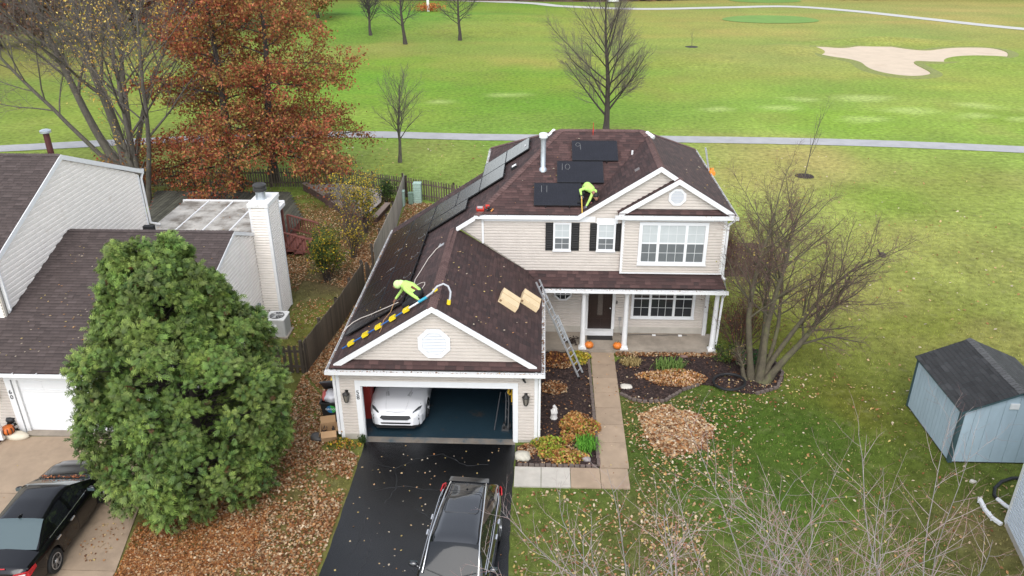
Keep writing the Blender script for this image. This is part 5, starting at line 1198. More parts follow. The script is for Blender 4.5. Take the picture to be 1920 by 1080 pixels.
mound('hosta_plant', 'wide tan withered plant mound in the right mulch bed', 11.4, 4.05, 1.1, .55, .22, 1700, TANL+[srgb(210, 178, 142), srgb(222, 190, 160)], 206, .05); clump('grass_plant', 'small straw-coloured grass tuft beside the walk in the right bed', 9.95, 5.05, .35, .25, .2, 260, [srgb(180, 160, 110), srgb(150, 130, 85)], 207, L=.18)
mound('hosta_plant', 'gold and green withering plant at the porch end by the ladder', 7.95, 5.25, .42, .42, .34, 750, YEL+LIME, 208); mound('hosta_plant', 'brown withered plant under the porch left of the ladder', 7.1, 5.2, .5, .42, .32, 750, RB+TANL[:2], 209)
mound('daylily_plant', 'low green and yellow plants mixed with leaves at the left garage corner', .1, -.38, .55, .25, .18, 420, YEL[:2]+GRN+TANL, 210, .045); clump('weed_plant', 'dark green weed against the left garage door trim', .72, -.22, .1, .06, .3, 40, [GRN[2]], 211, L=.12)
clump('weed_plant', 'small green plant sprouting between the chimney and the air conditioner', -4.75, 7.9, .25, .15, .5, 60, GRN, 212, L=.2)
# ================================================================== FENCES
def picket_fence(name, label, pts, h, wd, gap, mt, rails, postmt, side=1, th=.02, post_gap=2.4, dome=True, jit=.02):
    root = thing(name, label, 'fence', (pts[0][0], pts[0][1], 0)); W = Vector((0, 0, 1)); proto = {}
    for (x0, y0), (x1, y1) in zip(pts[:-1], pts[1:]):
        p0, p1 = Vector((x0, y0, 0)), Vector((x1, y1, 0)); d = p1-p0; L = d.length; d.normalize(); n = Vector((d.y, -d.x, 0))*side; k = int(L/(wd+gap)); ang = math.atan2(d.y, d.x)
        key = (round(wd, 3), round(h, 2))
        if key not in proto:
            g = MB(); g.prism([(-wd/2, 0, .04), (wd/2, 0, .04), (wd/2, 0, h-.05), (wd/4, 0, h), (-wd/4, 0, h), (-wd/2, 0, h-.05)] if dome else [(-wd/2, 0, .04), (wd/2, 0, .04), (wd/2, 0, h), (-wd/2, 0, h)], (0, -th*side, 0)); me = g.mesh('picket'); me.materials.append(mt); proto[key] = me
        for i in range(k):
            q = p0+d*((i+.5)*L/k); o = bpy.data.objects.new('picket', proto[key]); COL.objects.link(o); o.parent = root
            o.location = q-Vector(root.location)+W*random.uniform(-jit, jit)*1.0; o.rotation_euler = (0, random.uniform(-.012, .012), ang)
        for z in rails:
            MB().beam(p0-n*.02+W*z, p1-n*.02+W*z, .04, .09).build('rail', mt, root)
        m_ = max(1, round(L/post_gap))
        for i in range(m_+1):
            q = p0+d*(L*i/m_)-n*.085; MB().fbox(q, d, n, W, -.05, .05, -.05, .05, 0, h+.06).build('post', postmt, root)
    return root
picket_fence('picket_fence', 'long weathered picket fence between the back yards and the golf course', [(-20.5, 25.75), (-12.7, 25.65), (-6.1, 26.0), (-1.75, 24.15)], 1.25, .085, .075, WOODP, (.3, .95), WOODD)
picket_fence('picket_fence', 'short picket fence section running behind the green utility boxes to the house', [(-1.7, 24.1), (1.3, 22.75), (4.2, 21.6)], 1.3, .09, .08, WOODP, (.3, 1.0), WOODD)
picket_fence('board_fence', 'grey side fence of close boards between the yard and the garage', [(-1.75, 24.0), (-1.47, 19), (-1.42, 13.0)], 1.5, .14, .006, WOODG, (.35, 1.2), WOODD, side=-1, dome=False)
picket_fence('board_fence', 'dark low board fence running down from the gate to the big evergreen', [(-1.6, 11.4), (-1.85, 7.6), (-2.3, 4.0)], 1.35, .14, .012, WOODP, (.3, 1.05), WOODD, side=-1, dome=False)
picket_fence('fence_gate', 'dark wooden gate of spaced boards beside the garage roof edge', [(-1.42, 11.2), (.0, 11.15)], 1.3, .12, .07, WOODD, (.3, 1.0), WOODD, post_gap=1.3)
picket_fence('fence_gate', 'small dark wooden gate between the evergreen and the board fence', [(-3.35, 3.98), (-2.3, 3.98)], 1.2, .12, .07, WOODD, (.3, .95), WOODD, post_gap=1.1)
picket_fence('board_fence', 'dark wooden fence section behind the crabapple right of the house', [(13.3, 13.15), (15.2, 13.15), (16.85, 13.2)], 1.75, .14, .015, mat('fence_wood_brown', (.09, .06, .042), .9, .3, 5), (.35, .9, 1.45), WOODD, dome=False)
# retaining wall of timbers
RW = thing('retaining_wall', 'low stepped retaining wall of red-brown blocks in the back yard', 'wall', (-6, 22.5, 0))
RWM = mat('timber_redbrown', (.10, .06, .05), .9, .3, 6, dirt=((.20, .16, .14), 3, .55, .2))
def rwall(pts, h, lay):
    for (a, b) in zip(pts[:-1], pts[1:]):
        a, b = Vector((*a, 0)), Vector((*b, 0)); d = b-a; L = d.length; d.normalize(); n = Vector((-d.y, d.x, 0)); k = max(1, int(L/.45))
        for r in range(lay):
            for i in range(k):
                s0, s1 = i*L/k+.008, (i+1)*L/k-.008
                MB().fbox(a, d, n, (0, 0, 1), s0, s1, -.13+random.uniform(-.01, .01), .13, r*h/lay, (r+1)*h/lay-.012).build('block', RWM, RW)
        MB().fbox(a, d, n, (0, 0, 1), 0, L, -.16, .16, h, h+.05).build('capstone', mat('capstone', (.24, .185, .155), .9, .2, 6), RW)
rwall([(-8.2, 25.3), (-7.4, 24.4), (-6.2, 22.9)], .45, 3); rwall([(-5.7, 22.3), (-4.6, 20.9), (-3.3, 19.6)], .40, 3); rwall([(-2.75, 19.8), (-2.45, 22.2)], .3, 2)
for x, y in ((-6.05, 22.75), (-5.75, 22.35)): MB().box(x-.2, x+.2, y-.2, y+.2, 0, .62).build('pier', RWM, RW)
sheet('gravel_bed', [(-8.0, 25.4), (-6.2, 23.1), (-5.6, 22.6), (-3.4, 19.8), (-2.9, 22.4), (-3.2, 24.6), (-6.2, 25.8)], .30, mat('gravel_grey', (.30, .265, .245), .95, .4, 14, bump=.6, bscale=30, dirt=((.20, .11, .07), 2.5, .55, .15)))
# edging: small stones along the walk
ED = thing('bed_edging', 'row of small scalloped stones edging the left mulch bed along the walk', 'edging', (8.37, 2, 0)); EDM = mat('edging_stone', (.13, .10, .085), .9, .25, 9)
gst = MB(); gst.box(-.05, .05, -.10, .10, 0, .09); pm = gst.mesh('edging_stone'); pm.materials.append(EDM)
def edge(p0, p1):
    p0, p1 = Vector((*p0, .02)), Vector((*p1, .02)); L = (p1-p0).length; k = int(L/.17); a = math.atan2((p1-p0).y, (p1-p0).x)-math.pi/2
    for i in range(k):
        o = bpy.data.objects.new('edging_stone', pm); COL.objects.link(o); o.parent = ED; o.location = p0.lerp(p1, (i+.5)/k)-Vector(ED.location)+Vector((random.uniform(-.01, .01), random.uniform(-.01, .01), random.uniform(-.015, .01))); o.rotation_euler = (0, 0, a+random.uniform(-.1, .1)); o.scale = (1, .72, 1)
edge((8.35, 5.8), (8.35, -1.2)); edge((8.3, -1.26), (5.8, -1.26))
ED2 = ED; ED = thing('bed_edging', 'curved low brick edging along the lawn side of the right mulch bed', 'edging', (11, 2.5, 0))
bb = [(9.36, 2.95), (9.75, 2.55), (10.1, 2.42), (10.9, 2.5), (11.6, 3.2), (12.3, 3.62)]
for a, b in zip(bb[:-1], bb[1:]): edge(a, b)
bb = [(14.2, 3.05), (15.1, 3.5), (15.55, 4.5), (15.5, 5.2)]
for a, b in zip(bb[:-1], bb[1:]): edge(a, b)
# ================================================================== SOLAR PANELS
HL = math.hypot(1, S_)
L_u = Vector((0, 1, 0)); L_v = Vector((1, 0, S_))/HL; L_n = Vector((-S_, 0, 1))/HL
def Lp(u, y, h=0): return Vector((-O_, 0, HG))+L_v*u+Vector((0, y, 0))+L_n*h
HF = math.hypot(1, S2); F_v = Vector((0, 1, S2))/HF; F_n = Vector((0, -S2, 1))/HF
def Fp(x, y, h=0): return Vector((x, YF, H2))+F_v*((y-YF)*HF)+F_n*h
def Rp(x, y, h=0): return Vector((x, y, Zr(x)))+Vector((S_, 0, 1))/HL*h
def stroke(pts, wd, P, h, mt, parent, name='chalk_mark'):
    """hand-drawn chalk line: thin raised ribbons in plane coords P(a,b,h)"""
    g = MB()
    for a, b in zip(pts[:-1], pts[1:]):
        a, b = np.array(a, float), np.array(b, float); d = b-a; L = np.linalg.norm(d); 
        if L < 1e-6: continue
        n = np.array((-d[1], d[0]))/L*wd; a2, b2 = a-d/L*wd*.5, b+d/L*wd*.5
        g.quad(P(*(a2+n), h), P(*(a2-n), h), P(*(b2-n), h), P(*(b2+n), h))
    return g.build(name, mt, parent)
def panel(P, a0, a1, b0, b1, label, h0=.09, group='solar panels on the long left slope'):
    """P(a,b,h) -> world; a along one side, b along the other"""
    c = P((a0+a1)/2, (b0+b1)/2, 0); root = thing('solar_panel', label, 'solar panel', tuple(c), group=group)
    ua = (P(a1, b0, 0)-P(a0, b0, 0)).normalized(); ub = (P(a0, b1, 0)-P(a0, b0, 0)).normalized(); n = ua.cross(ub); n = n if n.z > 0 else -n
    o = P(a0, b0, h0); A, B = (P(a1, b0, 0)-P(a0, b0, 0)).length, (P(a0, b1, 0)-P(a0, b0, 0)).length
    g = MB(); w_ = .014
    g.fbox(o, ua, ub, n, 0, A, 0, w_, 0, .042); g.fbox(o, ua, ub, n, 0, A, B-w_, B, 0, .042); g.fbox(o, ua, ub, n, 0, w_, w_, B-w_, 0, .042); g.fbox(o, ua, ub, n, A-w_, A, w_, B-w_, 0, .042)
    g.build('frame', PANELF, root)
    MB().fbox(o, ua, ub, n, w_, A-w_, w_, B-w_, .006, .036).build('cell_sheet', PANELM, root)
    # faint cell seams and busbars: thin inlaid lines
    s = MB(); na, nb = (6, 10) if A < B else (10, 6)
    for i in range(1, na): x = w_+(A-2*w_)*i/na; s.fbox(o, ua, ub, n, x-.002, x+.002, w_, B-w_, .036, .0366)
    for i in range(1, nb): y = w_+(B-2*w_)*i/nb; s.fbox(o, ua, ub, n, w_, A-w_, y-.002, y+.002, .0367, .0371)
    sm = s.build('cell_seams', mat('cell_seam', (.0145, .0145, .018), .3, 0), root); sm['kind'] = 'stuff'
    for t in (.25, .75): MB().fbox(o, ua, ub, n, A*t-.02, A*t+.02, -.03, B+.03, -h0+.005, -.002).build('mount_rail', PANELF, root)
    return root
PLb = lambda a, b, h: Lp(b, a, h)        # a = y, b = u
def squiggle(root, y, u, kind):
    P = lambda a, b, h: Lp(u+b, y+a, h); h = .131
    th = np.linspace(0, 1, 12)
    if kind == 0: stroke([(-.10+.08*math.cos(3.6+4.2*t), .13+.09*math.sin(3.6+4.2*t)) for t in th]+[(.02, .0), (-.14, -.16)], .007, P, h, CHALK, root)
    elif kind == 1: stroke([(.12*math.sin(6*t)-.1*t, .22-.42*t) for t in th], .007, P, h, CHALK, root)
    elif kind == 2: stroke([(.13*math.cos(.6+4.6*t), .15*math.sin(.6+4.6*t)) for t in th], .007, P, h, CHALK, root)
    else:
        stroke([(-.12, .16), (.10, .22)], .006, P, h, CHALK, root); stroke([(-.12, .02), (.12, .10)], .006, P, h, CHALK, root); stroke([(-.10, -.14), (.14, -.05)], .006, P, h, CHALK, root)
rowname = ['nearest the worker', 'second from the worker', 'in the middle of its row', 'second from the far end', 'at the far end of its row']
for r_, (u0, u1, nm) in enumerate(((.43, 1.59, 'gutter-side row'), (1.61, 2.77, 'upper row'))):
    for i in range(5):
        y0 = 1.31+i*1.815; p = panel(PLb, y0, y0+1.795, u0, u1, 'black solar panel of the %s, %s' % (nm, rowname[i]))
        squiggle(p, y0+(.55 if r_ == 0 else .5), u1-.22 if r_ == 0 else u1-.25, (0 if i != 1 else 1, 2 if i < 4 else 3)[r_] if i < 4 else 3)
for (a0, a1, b0, b1, lab) in ((7.42, 8.57, 2.80, 4.57, 'solar panel standing upright on the slope beside the upper row'), (8.6, 10.38, 2.80, 3.93, 'solar panel just above the upper row on the main roof'), (8.6, 10.38, 3.95, 5.08, 'middle solar panel of the stepped group on the main left slope'),
                              (8.6, 10.38, 5.10, 6.23, 'solar panel above the middle one, lower edge by the hip vent'), (10.41, 12.2, 5.10, 6.23, 'far solar panel at the white eave gutter end of the left slope'), (10.41, 12.2, 6.25, 7.38, 'topmost solar panel of the left slope near the flue pipe')):
    panel(PLb, a0, a1, b0, b1, lab)
PF = lambda a, b, h: Fp(a, b, h)
def digits(root, s, x, y):
    P = lambda a, b, h: Fp(x+a, y+b, h); h = .131; w_ = .006
    for i, c in enumerate(s):
        o = i*.20
        if c == '1': stroke([(o, .16), (o, -.16)], w_, P, h, mat('chalk_faint', (.20, .20, .195), .9, .3, 60), root, 'chalk_digit')
        if c == '0': stroke([(o+.09*math.cos(t), .14*math.sin(t)) for t in np.linspace(0, 6.4, 16)], w_, P, h, mat('chalk_faint', (.20, .20, .195), .9, .3, 60), root, 'chalk_digit')
        if c == '9': stroke([(o+.09*math.cos(t), .07+.10*math.sin(t)) for t in np.linspace(0.2, 6.3, 14)]+[(o+.09, .10), (o+.10, -.20)], w_, P, h, mat('chalk_faint', (.20, .20, .195), .9, .3, 60), root, 'chalk_digit')
for (x0, x1, y0, y1, d, dx) in ((7.63, 9.42, 8.88, 9.96, '9', .24), (7.04, 8.81, 7.73, 8.83, '10', .20), (6.17, 7.94, 6.59, 7.69, '11', .28)):
    p = panel(PF, x0, x1, y0, y1, 'solar panel chalked with %s on the front roof slope' % {'9': 'a nine', '10': 'ten', '11': 'eleven'}[d], group='numbered solar panels on the front slope'); digits(p, d, x0+dx, y1-.30)
# ================================================================== ROOF TOOLS
def rline(name, label, cat, pts, r, mt, n=6): return tag(rebase(autosmooth(MB().tube(pts, r, n).build(name, mt))), label, cat)
LH = thing('ladder_hook_pole', 'blue pole with five yellow grips and a grey hook over the garage ridge', 'roof hook', tuple(Lp(1.7, .5, 0)))
MB().tube([Lp(.55, .42, .09), Lp(3.2, .50, .09)], .022, 8).build('pole', BLUE, LH)
for i, (x) in enumerate((.54, 1.02, 1.45, 1.92, 2.36)):
    u = (x+O_)*HL; c = Lp(u, .44+.015*i, .09); g = MB()
    for (a0, a1, b0, b1) in ((-.11, .11, -.10, -.05), (-.11, .11, .05, .10), (-.11, -.06, -.05, .05), (.06, .11, -.05, .05)): g.fbox(c, L_v, L_u, L_n, a0, a1, b0, b1, -.035, .05)
    g.build('grip', YELLOW, LH)
autosmooth(MB().tube([Lp(2.95, .50, .095), Lp(3.62, .52, .095)], .032, 8).build('sleeve', mat('white_pole', (.7, .72, .74), .4, 0), LH)); autosmooth(MB().tube([Lp(3.55, .52, .1), Lp(3.86, .53, .1)], .045, 8).build('collar', mat('teal_collar', (.03, .35, .5), .4, 0), LH))
hk = [Lp(3.8, .53, .11)+Vector((0, 0, 0)), Vector((3.12, .56, 5.12)), Vector((3.28, .66, 5.30)), Vector((3.47, .72, 5.36)), Vector((3.62, .68, 5.30)), Vector((3.70, .58, 5.16)), Vector((3.69, .50, 5.00)), Vector((3.66, .46, 4.90))]
autosmooth(MB().tube(hk, .032, 8).build('hook', mat('hook_grey', (.42, .43, .45), .5, .1), LH)); MB().tube([(3.66, .46, 4.94), (3.64, .43, 4.80)], .06, 8).build('hook_tip', YELLOW, LH); MB().tube([(3.17, .62, 5.16), (3.26, .70, 5.2)], .06, 8).build('hook_pad', YELLOW, LH)
ropts = [(2.86, 5.04), (2.69, 4.94), (2.60, 4.7), (2.48, 4.42), (2.40, 4.0), (2.32, 3.57), (2.24, 3.2), (2.20, 3.0), (2.24, 2.6), (2.34, 2.4), (2.52, 2.35), (2.66, 2.20), (2.69, 2.0), (2.62, 1.72), (2.54, 1.3)]
rline('rope', 'pale safety rope trailing from a ridge anchor down to the kneeling worker', 'rope', [Vector((x, y, Zl(x)+.03)) for x, y in ropts], .013, ROPE)
rline('rope', 'pale rope lying along the near panel edge from worker to gutter corner', 'rope', [Lp((x+O_)*HL, y, .17) for x, y in ((2.0, 1.35), (1.7, 1.45), (1.35, 1.6), (.96, 1.75), (.6, 1.95), (.3, 2.0), (.12, 1.85), (.0, 1.6))], .014, ROPE)
g = MB(); g.fbox((2.88, 5.06, Zl(2.88)), L_u, L_v, L_n, -.09, .09, -.12, .12, .012, .03); g.tube([Vector((2.88, 5.06, Zl(2.88)+.03)), Vector((2.84, 5.04, Zl(2.84)+.12)), Vector((2.80, 5.04, Zl(2.8)+.03))], .015, 6); tag(rebase(g.build('roof_anchor', ALU)), 'small metal roof anchor at the rope end near the ridge', 'anchor')
# boxes
def lidbox(label, x, y, seed):
    o = Rp(x, y, .016); n = Vector((S_, 0, 1)).normalized(); v = Vector((1, 0, -S_)).normalized(); a = math.radians(6); u = Vector((0, 1, 0)); 
    u, v = u*math.cos(a)+v*math.sin(a), v*math.cos(a)-u*math.sin(a)
    t = thing('cardboard_box', label, 'box', tuple(o), group='flat cardboard boxes lying on the garage roof')
    MB().fbox(o, v, u, n, 0, .70, 0, .84, 0, .20).build('carton', CARDT, t)
    MB().fbox(o, v, u, n, .0, .70, .40, .45, .2002, .2022).build('tape', mat('packing_tape', (.50, .34, .16), .35, .05), t)
    MB().fbox(o, v, u, n, .02, .10, -.0022, -.0002, .05, .13).build('stamp', mat('box_print', (.25, .15, .08), .8), t)
lidbox('flat closed tan box on the dark garage slope, nearer the ridge', 5.02, 2.55, 1); lidbox('flat closed tan box on the dark garage slope, beside the gutter', 5.72, 3.45, 2)
# tool pouch at the gutter corner
t = thing('tool_pile', 'red and black tools lying on the roof at the gutter corner', 'tools', tuple(Fp(4.3, 6.38, .02)))
MB().fbox(Fp(4.06, 6.36, .02), (1, 0, 0), F_v, F_n, 0, .28, 0, .16, 0, .10).build('tool_case', RED, t); MB().fbox(Fp(4.09, 6.39, .12), (1, 0, 0), F_v, F_n, 0, .2, 0, .10, 0, .05).build('case_lid', mat('case_grey', (.35, .3, .3), .5), t)
g = MB(); g.tube([Fp(4.42, 6.40, .06), Fp(4.62, 6.45, .10)], .05, 8); g.tube([Fp(4.52, 6.42, .08), Fp(4.50, 6.36, .26)], .035, 7); g.build('drill', BLACK, t); MB().fbox(Fp(4.40, 6.42, .1), (1, 0, 0), F_v, F_n, 0, .14, 0, .1, 0, .12).build('drill_body', RED, t); MB().tube([Fp(4.6, 6.33, .06), Fp(4.68, 6.42, .1)], .03, 6).build('drill_grip', mat('grip_orange', (.5, .2, .05), .5), t)
# ladders
def ladder(label, foot, top, wd, side, n, group='aluminium ladders'):
    foot, top, side = Vector(foot), Vector(top), Vector(side).normalized(); t = thing('ladder', label, 'ladder', tuple(foot), group=group); d = (top-foot); L = d.length; d.normalize()
    nn = d.cross(side).normalized()
    for s in (-1, 1):
        MB().fbox(foot+side*s*wd/2, d, side, nn, 0, L*.62, -.014, .014, -.032, .032).build('rail', ALU, t); MB().fbox(foot+side*s*(wd/2-.05)+nn*.06, d, side, nn, L*.36, L, -.012, .012, -.03, .03).build('fly_rail', ALU, t)
        MB().fbox(foot+side*s*wd/2, d, side, nn, -.03, .06, -.03, .03, -.05, .05).build('foot', BLACK, t)
    for i in range(n):
        q = foot+d*(.25+i*.305); 
        if (q-foot).length < L*.62: MB().tube([q-side*wd/2, q+side*wd/2], .018, 6).build('rung', ALU, t)
        if (q-foot).length > L*.36 and (q-foot).length < L-.05: q2 = q+nn*.06+d*.1; MB().tube([q2-side*(wd/2-.05), q2+side*(wd/2-.05)], .018, 6).build('rung', ALU, t)
ladder('aluminium extension ladder leaning on the garage gutter by the porch', (8.02, 4.10, .02), (6.40, 5.15, 3.45), .36, (.45, .9, 0), 13)
ladder('aluminium ladder at the right eave of the house, orange strap at the gutter', (14.9, 11.7, .02), (13.45, 11.95, 6.55), .42, (.1, 1, 0), 22)
g = MB(); g.box(13.58, 13.82, 11.55, 12.2, 5.48, 5.62); g.tube([(13.6, 11.6, 5.6), (13.75, 11.8, 5.7), (13.7, 12.1, 5.6)], .05, 6); tag(rebase(g.build('orange_strap', mat('strap_orange', (.75, .27, .03), .6))), 'orange strap pad tying the ladder to the right gutter', 'strap')
# ================================================================== PORCH THINGS
def pumpkin(label, x, y, z, r=.17):
    t = thing('pumpkin', label, 'pumpkin', (x, y, z), group='orange pumpkins on the porch'); prof = [(r*math.sin(math.pi*i/10)*(1 if i not in (0, 10) else .12), r*.82*(1-math.cos(math.pi*i/10))) for i in range(11)]
    autosmooth(MB().lathe(prof, (x, y, z), 40, ribs=10, ribamp=.05).build('rind', ORANGE, t), 80); MB().tube([(x, y, z+r*1.6), (x+.01, y, z+r*1.85), (x+.04, y-.01, z+r*2.0)], [.025, .018, .022], 6).build('stem', mat('pumpkin_stem', (.16, .13, .06), .8), t)
pumpkin('orange pumpkin beside the porch column left of the door', 8.40, 6.02, .14); pumpkin('orange pumpkin beside the porch column right of the door', 9.50, 5.99, .14)
g = MB(); g.box(8.36, 9.38, 6.66, 7.0, .14, .155); dm = tag(rebase(g.build('doormat', mat('mat_dark', (.024, .021, .020), .95, .4, 40, bump=.4))), 'dark doormat in front of the porch step', 'doormat')
# light string lying on the porch slab
rline('light_cord', 'black cord with white clips along the porch wall foot', 'cord', [(9.72, 7.12, .16), (10.0, 7.08, .155), (10.4, 7.13, .155), (10.9, 7.16, .155), (11.3, 7.10, .155), (11.8, 7.15, .155), (12.4, 7.14, .155)], .012, BLACK)
for x in (11.0, 12.05): tag(rebase(MB().box(x, x+.14, 7.05, 7.13, .141, .18).build('plug_box', WHITE)), 'white cord block on the porch slab, %s' % ('nearer the door' if x < 11.5 else 'nearer the right column'), 'plug block')
g = MB()
for i in range(60):
    x, y = random.gauss(7.72, .16), random.gauss(6.45, .14); r = random.uniform(.04, .10); a = random.uniform(0, 6.28); z = .145+random.uniform(0, .16)
    g.quad((x-r*math.cos(a), y-r*math.sin(a), z), (x+r*.5*math.sin(a), y-r*.5*math.cos(a), z+.02), (x+r*math.cos(a), y+r*math.sin(a), z+random.uniform(-.03, .08)), (x-r*.5*math.sin(a), y+r*.5*math.cos(a), z+.03))
tag(rebase(g.build('withered_plant', mat('withered_dark', (.028, .017, .013), .9, .5, 20))), 'dark withered plant heap on the porch left of the column', 'plant')
# statue, stones, hoop
t = thing('garden_statue', 'small white robed garden statue in the mulch beside the garage', 'statue', (6.97, 1.36, .02)); ST = mat('statue_white', (.68, .66, .63), .7, .12, 14)
autosmooth(MB().lathe([(.12, .02), (.13, .05), (.11, .07), (.10, .2), (.085, .33), (.06, .42), (.035, .46), (.0, .46)], (6.97, 1.36, 0), 14, ribs=6, ribamp=.06).build('robe', ST, t), 60); MB().ball((6.97, 1.35, .50), (.05, .05, .065), 10, 7).build('head', ST, t); MB().tube([(6.88, 1.33, .40), (6.90, 1.25, .28), (6.96, 1.22, .30)], .028, 6).build('arm', ST, t); MB().tube([(7.06, 1.33, .40), (7.04, 1.25, .28), (6.98, 1.22, .30)], .028, 6).build('arm', ST, t); MB().tube([(6.97, 1.39, .52), (7.03, 1.40, .42), (7.08, 1.40, .2)], [.05, .045, .03], 6).build('veil', ST, t)
def stone(name, label, c, r, seed, mt, cat='stone'):
    rg = np.random.default_rng(seed); g = MB(); g.ball((0, 0, 0), 1, 14, 9); P = np.array(g.v); k = 1+.12*np.sin(P[:, 0]*3+seed)*np.cos(P[:, 1]*4)+.10*np.sin(P[:, 2]*5+P[:, 0]*2); P = P*k[:, None]*np.array(r); g.v = [tuple(p) for p in P+np.array(c)]
    o = g.build(name, mt, smooth=True); rebase(o); return tag(o, label, cat)
stone('stepping_stone', 'pale oval stepping stone on dark mulch at the lawn edge of the right bed', (9.62, 3.42, .03), (.24, .19, .05), 1, mat('stone_pale', (.58, .54, .47), .8, .1, 5)); stone('boulder', 'pale lichen-spotted boulder at the driveway corner of the left bed', (5.95, -.82, .06), (.27, .25, .16), 2, mat('stone_lichen', (.48, .45, .37), .85, .2, 8, dirt=((.22, .25, .12), 5, .58, .15)))
stone('boulder', 'small grey stone amid withered leaves at the walk corner of the left bed', (7.98, -.88, .04), (.14, .12, .10), 3, mat('stone_grey', (.30, .27, .26), .85, .2, 8)); stone('boulder', 'long pale boulder on the neighbour drive beside the garage door', (-10.82, -.32, .08), (.42, .17, .18), 4, mat('stone_cream', (.62, .56, .44), .8, .1, 6, dirt=((.3, .26, .2), 4, .6, .2)))
stone('stone', 'small white stone lying on the grass by the blue shed', (19.65, -1.55, .03), (.10, .07, .06), 5, mat('stone_pale', (.5, .5, .5))); stone('stone', 'single reddish block in the leaf strip at the porch foot', (12.05, 5.6, .05), (.16, .08, .07), 6, mat('stone_red', (.20, .12, .10), .8, .1)); 
g = MB(); ring = [(13.38+.56*math.cos(t), 3.66+.56*math.sin(t), .16+.05*math.sin(t+2)) for t in np.linspace(0, 2*math.pi, 33)]; g.tube(ring, .05, 7, cap=False); hp_ = autosmooth(g.build('hoop', BLACK)); rebase(hp_); tag(hp_, 'black round hoop lying half in the mulch under the crabapple', 'hoop')
t = thing('tree_stump', 'small dark stump on the lawn far right of the house', 'stump', (23.5, 15.9, 0)); autosmooth(MB().lathe([(.22, 0), (.17, .08), (.14, .16), (.0, .17)], (23.5, 15.9, 0), 9).build('stump_base', BARKD, t)); MB().tube([(23.4, 15.9, .1), (23.25, 15.95, .35)], [.06, .03], 6).build('shoot', BARKD, t)
tag(rebase(MB().beam((-1.97, 20.2, .06), (-1.80, 21.6, .06), .16, .11).build('timber_beam', mat('timber_pale', (.34, .29, .24), .9, .2, 6))), 'pale timber lying on the grass along the grey fence', 'timber')
# utility boxes
def pedestal(label, x, y, w_, h, lv, mt):
    t = thing('utility_pedestal', label, 'utility box', (x, y, 0), group='green utility boxes at the fence corner'); MB().box(x-w_/2, x+w_/2, y-w_/2, y+w_/2, 0, h-.06).build('housing', mt, t); g = MB(); g.box(x-w_/2-.02, x+w_/2+.02, y-w_/2-.02, y+w_/2+.02, h-.06, h-.02); g.box(x-w_/2+.03, x+w_/2-.03, y-w_/2+.03, y+w_/2-.03, h-.02, h); g.build('lid', mt, t)
    for i in range(lv): MB().box(x-w_/2-.012, x+w_/2+.012, y-w_/2-.02, y-w_/2, .15+i*(h-.3)/max(1, lv), .15+(i+.55)*(h-.3)/max(1, lv)).build('louver', mt, t)
UG = mat('utility_green', (.33, .45, .39), .6, .08); UG2 = mat('utility_green_dark', (.16, .24, .19), .6, .08)
pedestal('pale green square utility box left of the other two', -1.72, 22.6, .36, .95, 0, UG); pedestal('short dark green utility post in the middle of the three', -1.22, 22.9, .26, .75, 0, UG2); pedestal('tall mint green louvered utility box, largest of the three', -.85, 23.2, .44, 1.25, 7, UG)
# air conditioner and meter
t = thing('air_conditioner', 'beige air conditioner condenser beside the chimney of the pale house', 'air conditioner', (-4.25, 7.05, 0)); ACM = mat('ac_beige', (.44, .44, .43), .5, .06); g = MB(); R_ = .10
pts = [(-4.25+sx*.32+.08*math.cos(a), 7.05+sy*.32+.08*math.sin(a)) for sx, sy, a0 in ((1, 1, 0), (-1, 1, 1), (-1, -1, 2), (1, -1, 3)) for a in np.linspace(a0*math.pi/2, (a0+1)*math.pi/2, 4)]
g.prism([(x, y, .06) for x, y in pts], (0, 0, .72)); g.build('casing', ACM, t); g = MB(); g.prism([(-4.25+(x+4.25)*1.03, 7.05+(y-7.05)*1.03, .78) for x, y in pts], (0, 0, .05)); g.build('top_panel', mat('ac_pale', (.62, .62, .60), .5), t); MB().lathe([(.30, .831), (.30, .845), (.0, .846)], (-4.25, 7.05, 0), 20).build('fan_grille', mat('ac_grille_dark', (.07, .07, .07), .6), t)
for i in range(6): a = i*math.pi/6; MB().tube([(-4.25+.3*math.cos(a), 7.05+.3*math.sin(a), .862), (-4.25-.3*math.cos(a), 7.05-.3*math.sin(a), .862)], .007, 4).build('grille_bar', ACM, t)
for i in range(3): a = i*2.1; MB().prism([(-4.25+.05*math.cos(a), 7.05+.05*math.sin(a), .85), (-4.25+.27*math.cos(a), 7.05+.27*math.sin(a), .85), (-4.25+.25*math.cos(a+.6), 7.05+.25*math.sin(a+.6), .85)], (0, 0, .006)).build('fan_blade', ACM, t)
MB().box(-4.36, -4.18, 6.64, 6.652, .5, .62).build('nameplate', WHITE, t); MB().box(-4.72, -3.78, 6.58, 7.52, 0, .06).build('pad', CONCD, t); 
for i in range(9): MB().box(-4.60+i*.08, -4.575+i*.08, 6.645, 6.66, .12, .74).build('grille_slat', ACM, t)
t = thing('disconnect_box', 'grey electrical box with conduit on the pale wall near the air conditioner', 'electrical box', (-5.15, 7.55, .0)); MB().box(-5.17, -5.06, 7.42, 7.62, .75, 1.1).build('housing', mat('box_grey', (.22, .25, .27), .5), t); MB().tube([(-5.11, 7.5, .75), (-5.11, 7.5, .25), (-4.95, 7.4, .1), (-4.7, 7.3, .15)], .025, 6).build('conduit', mat('conduit_grey', (.25, .25, .25), .5), t)
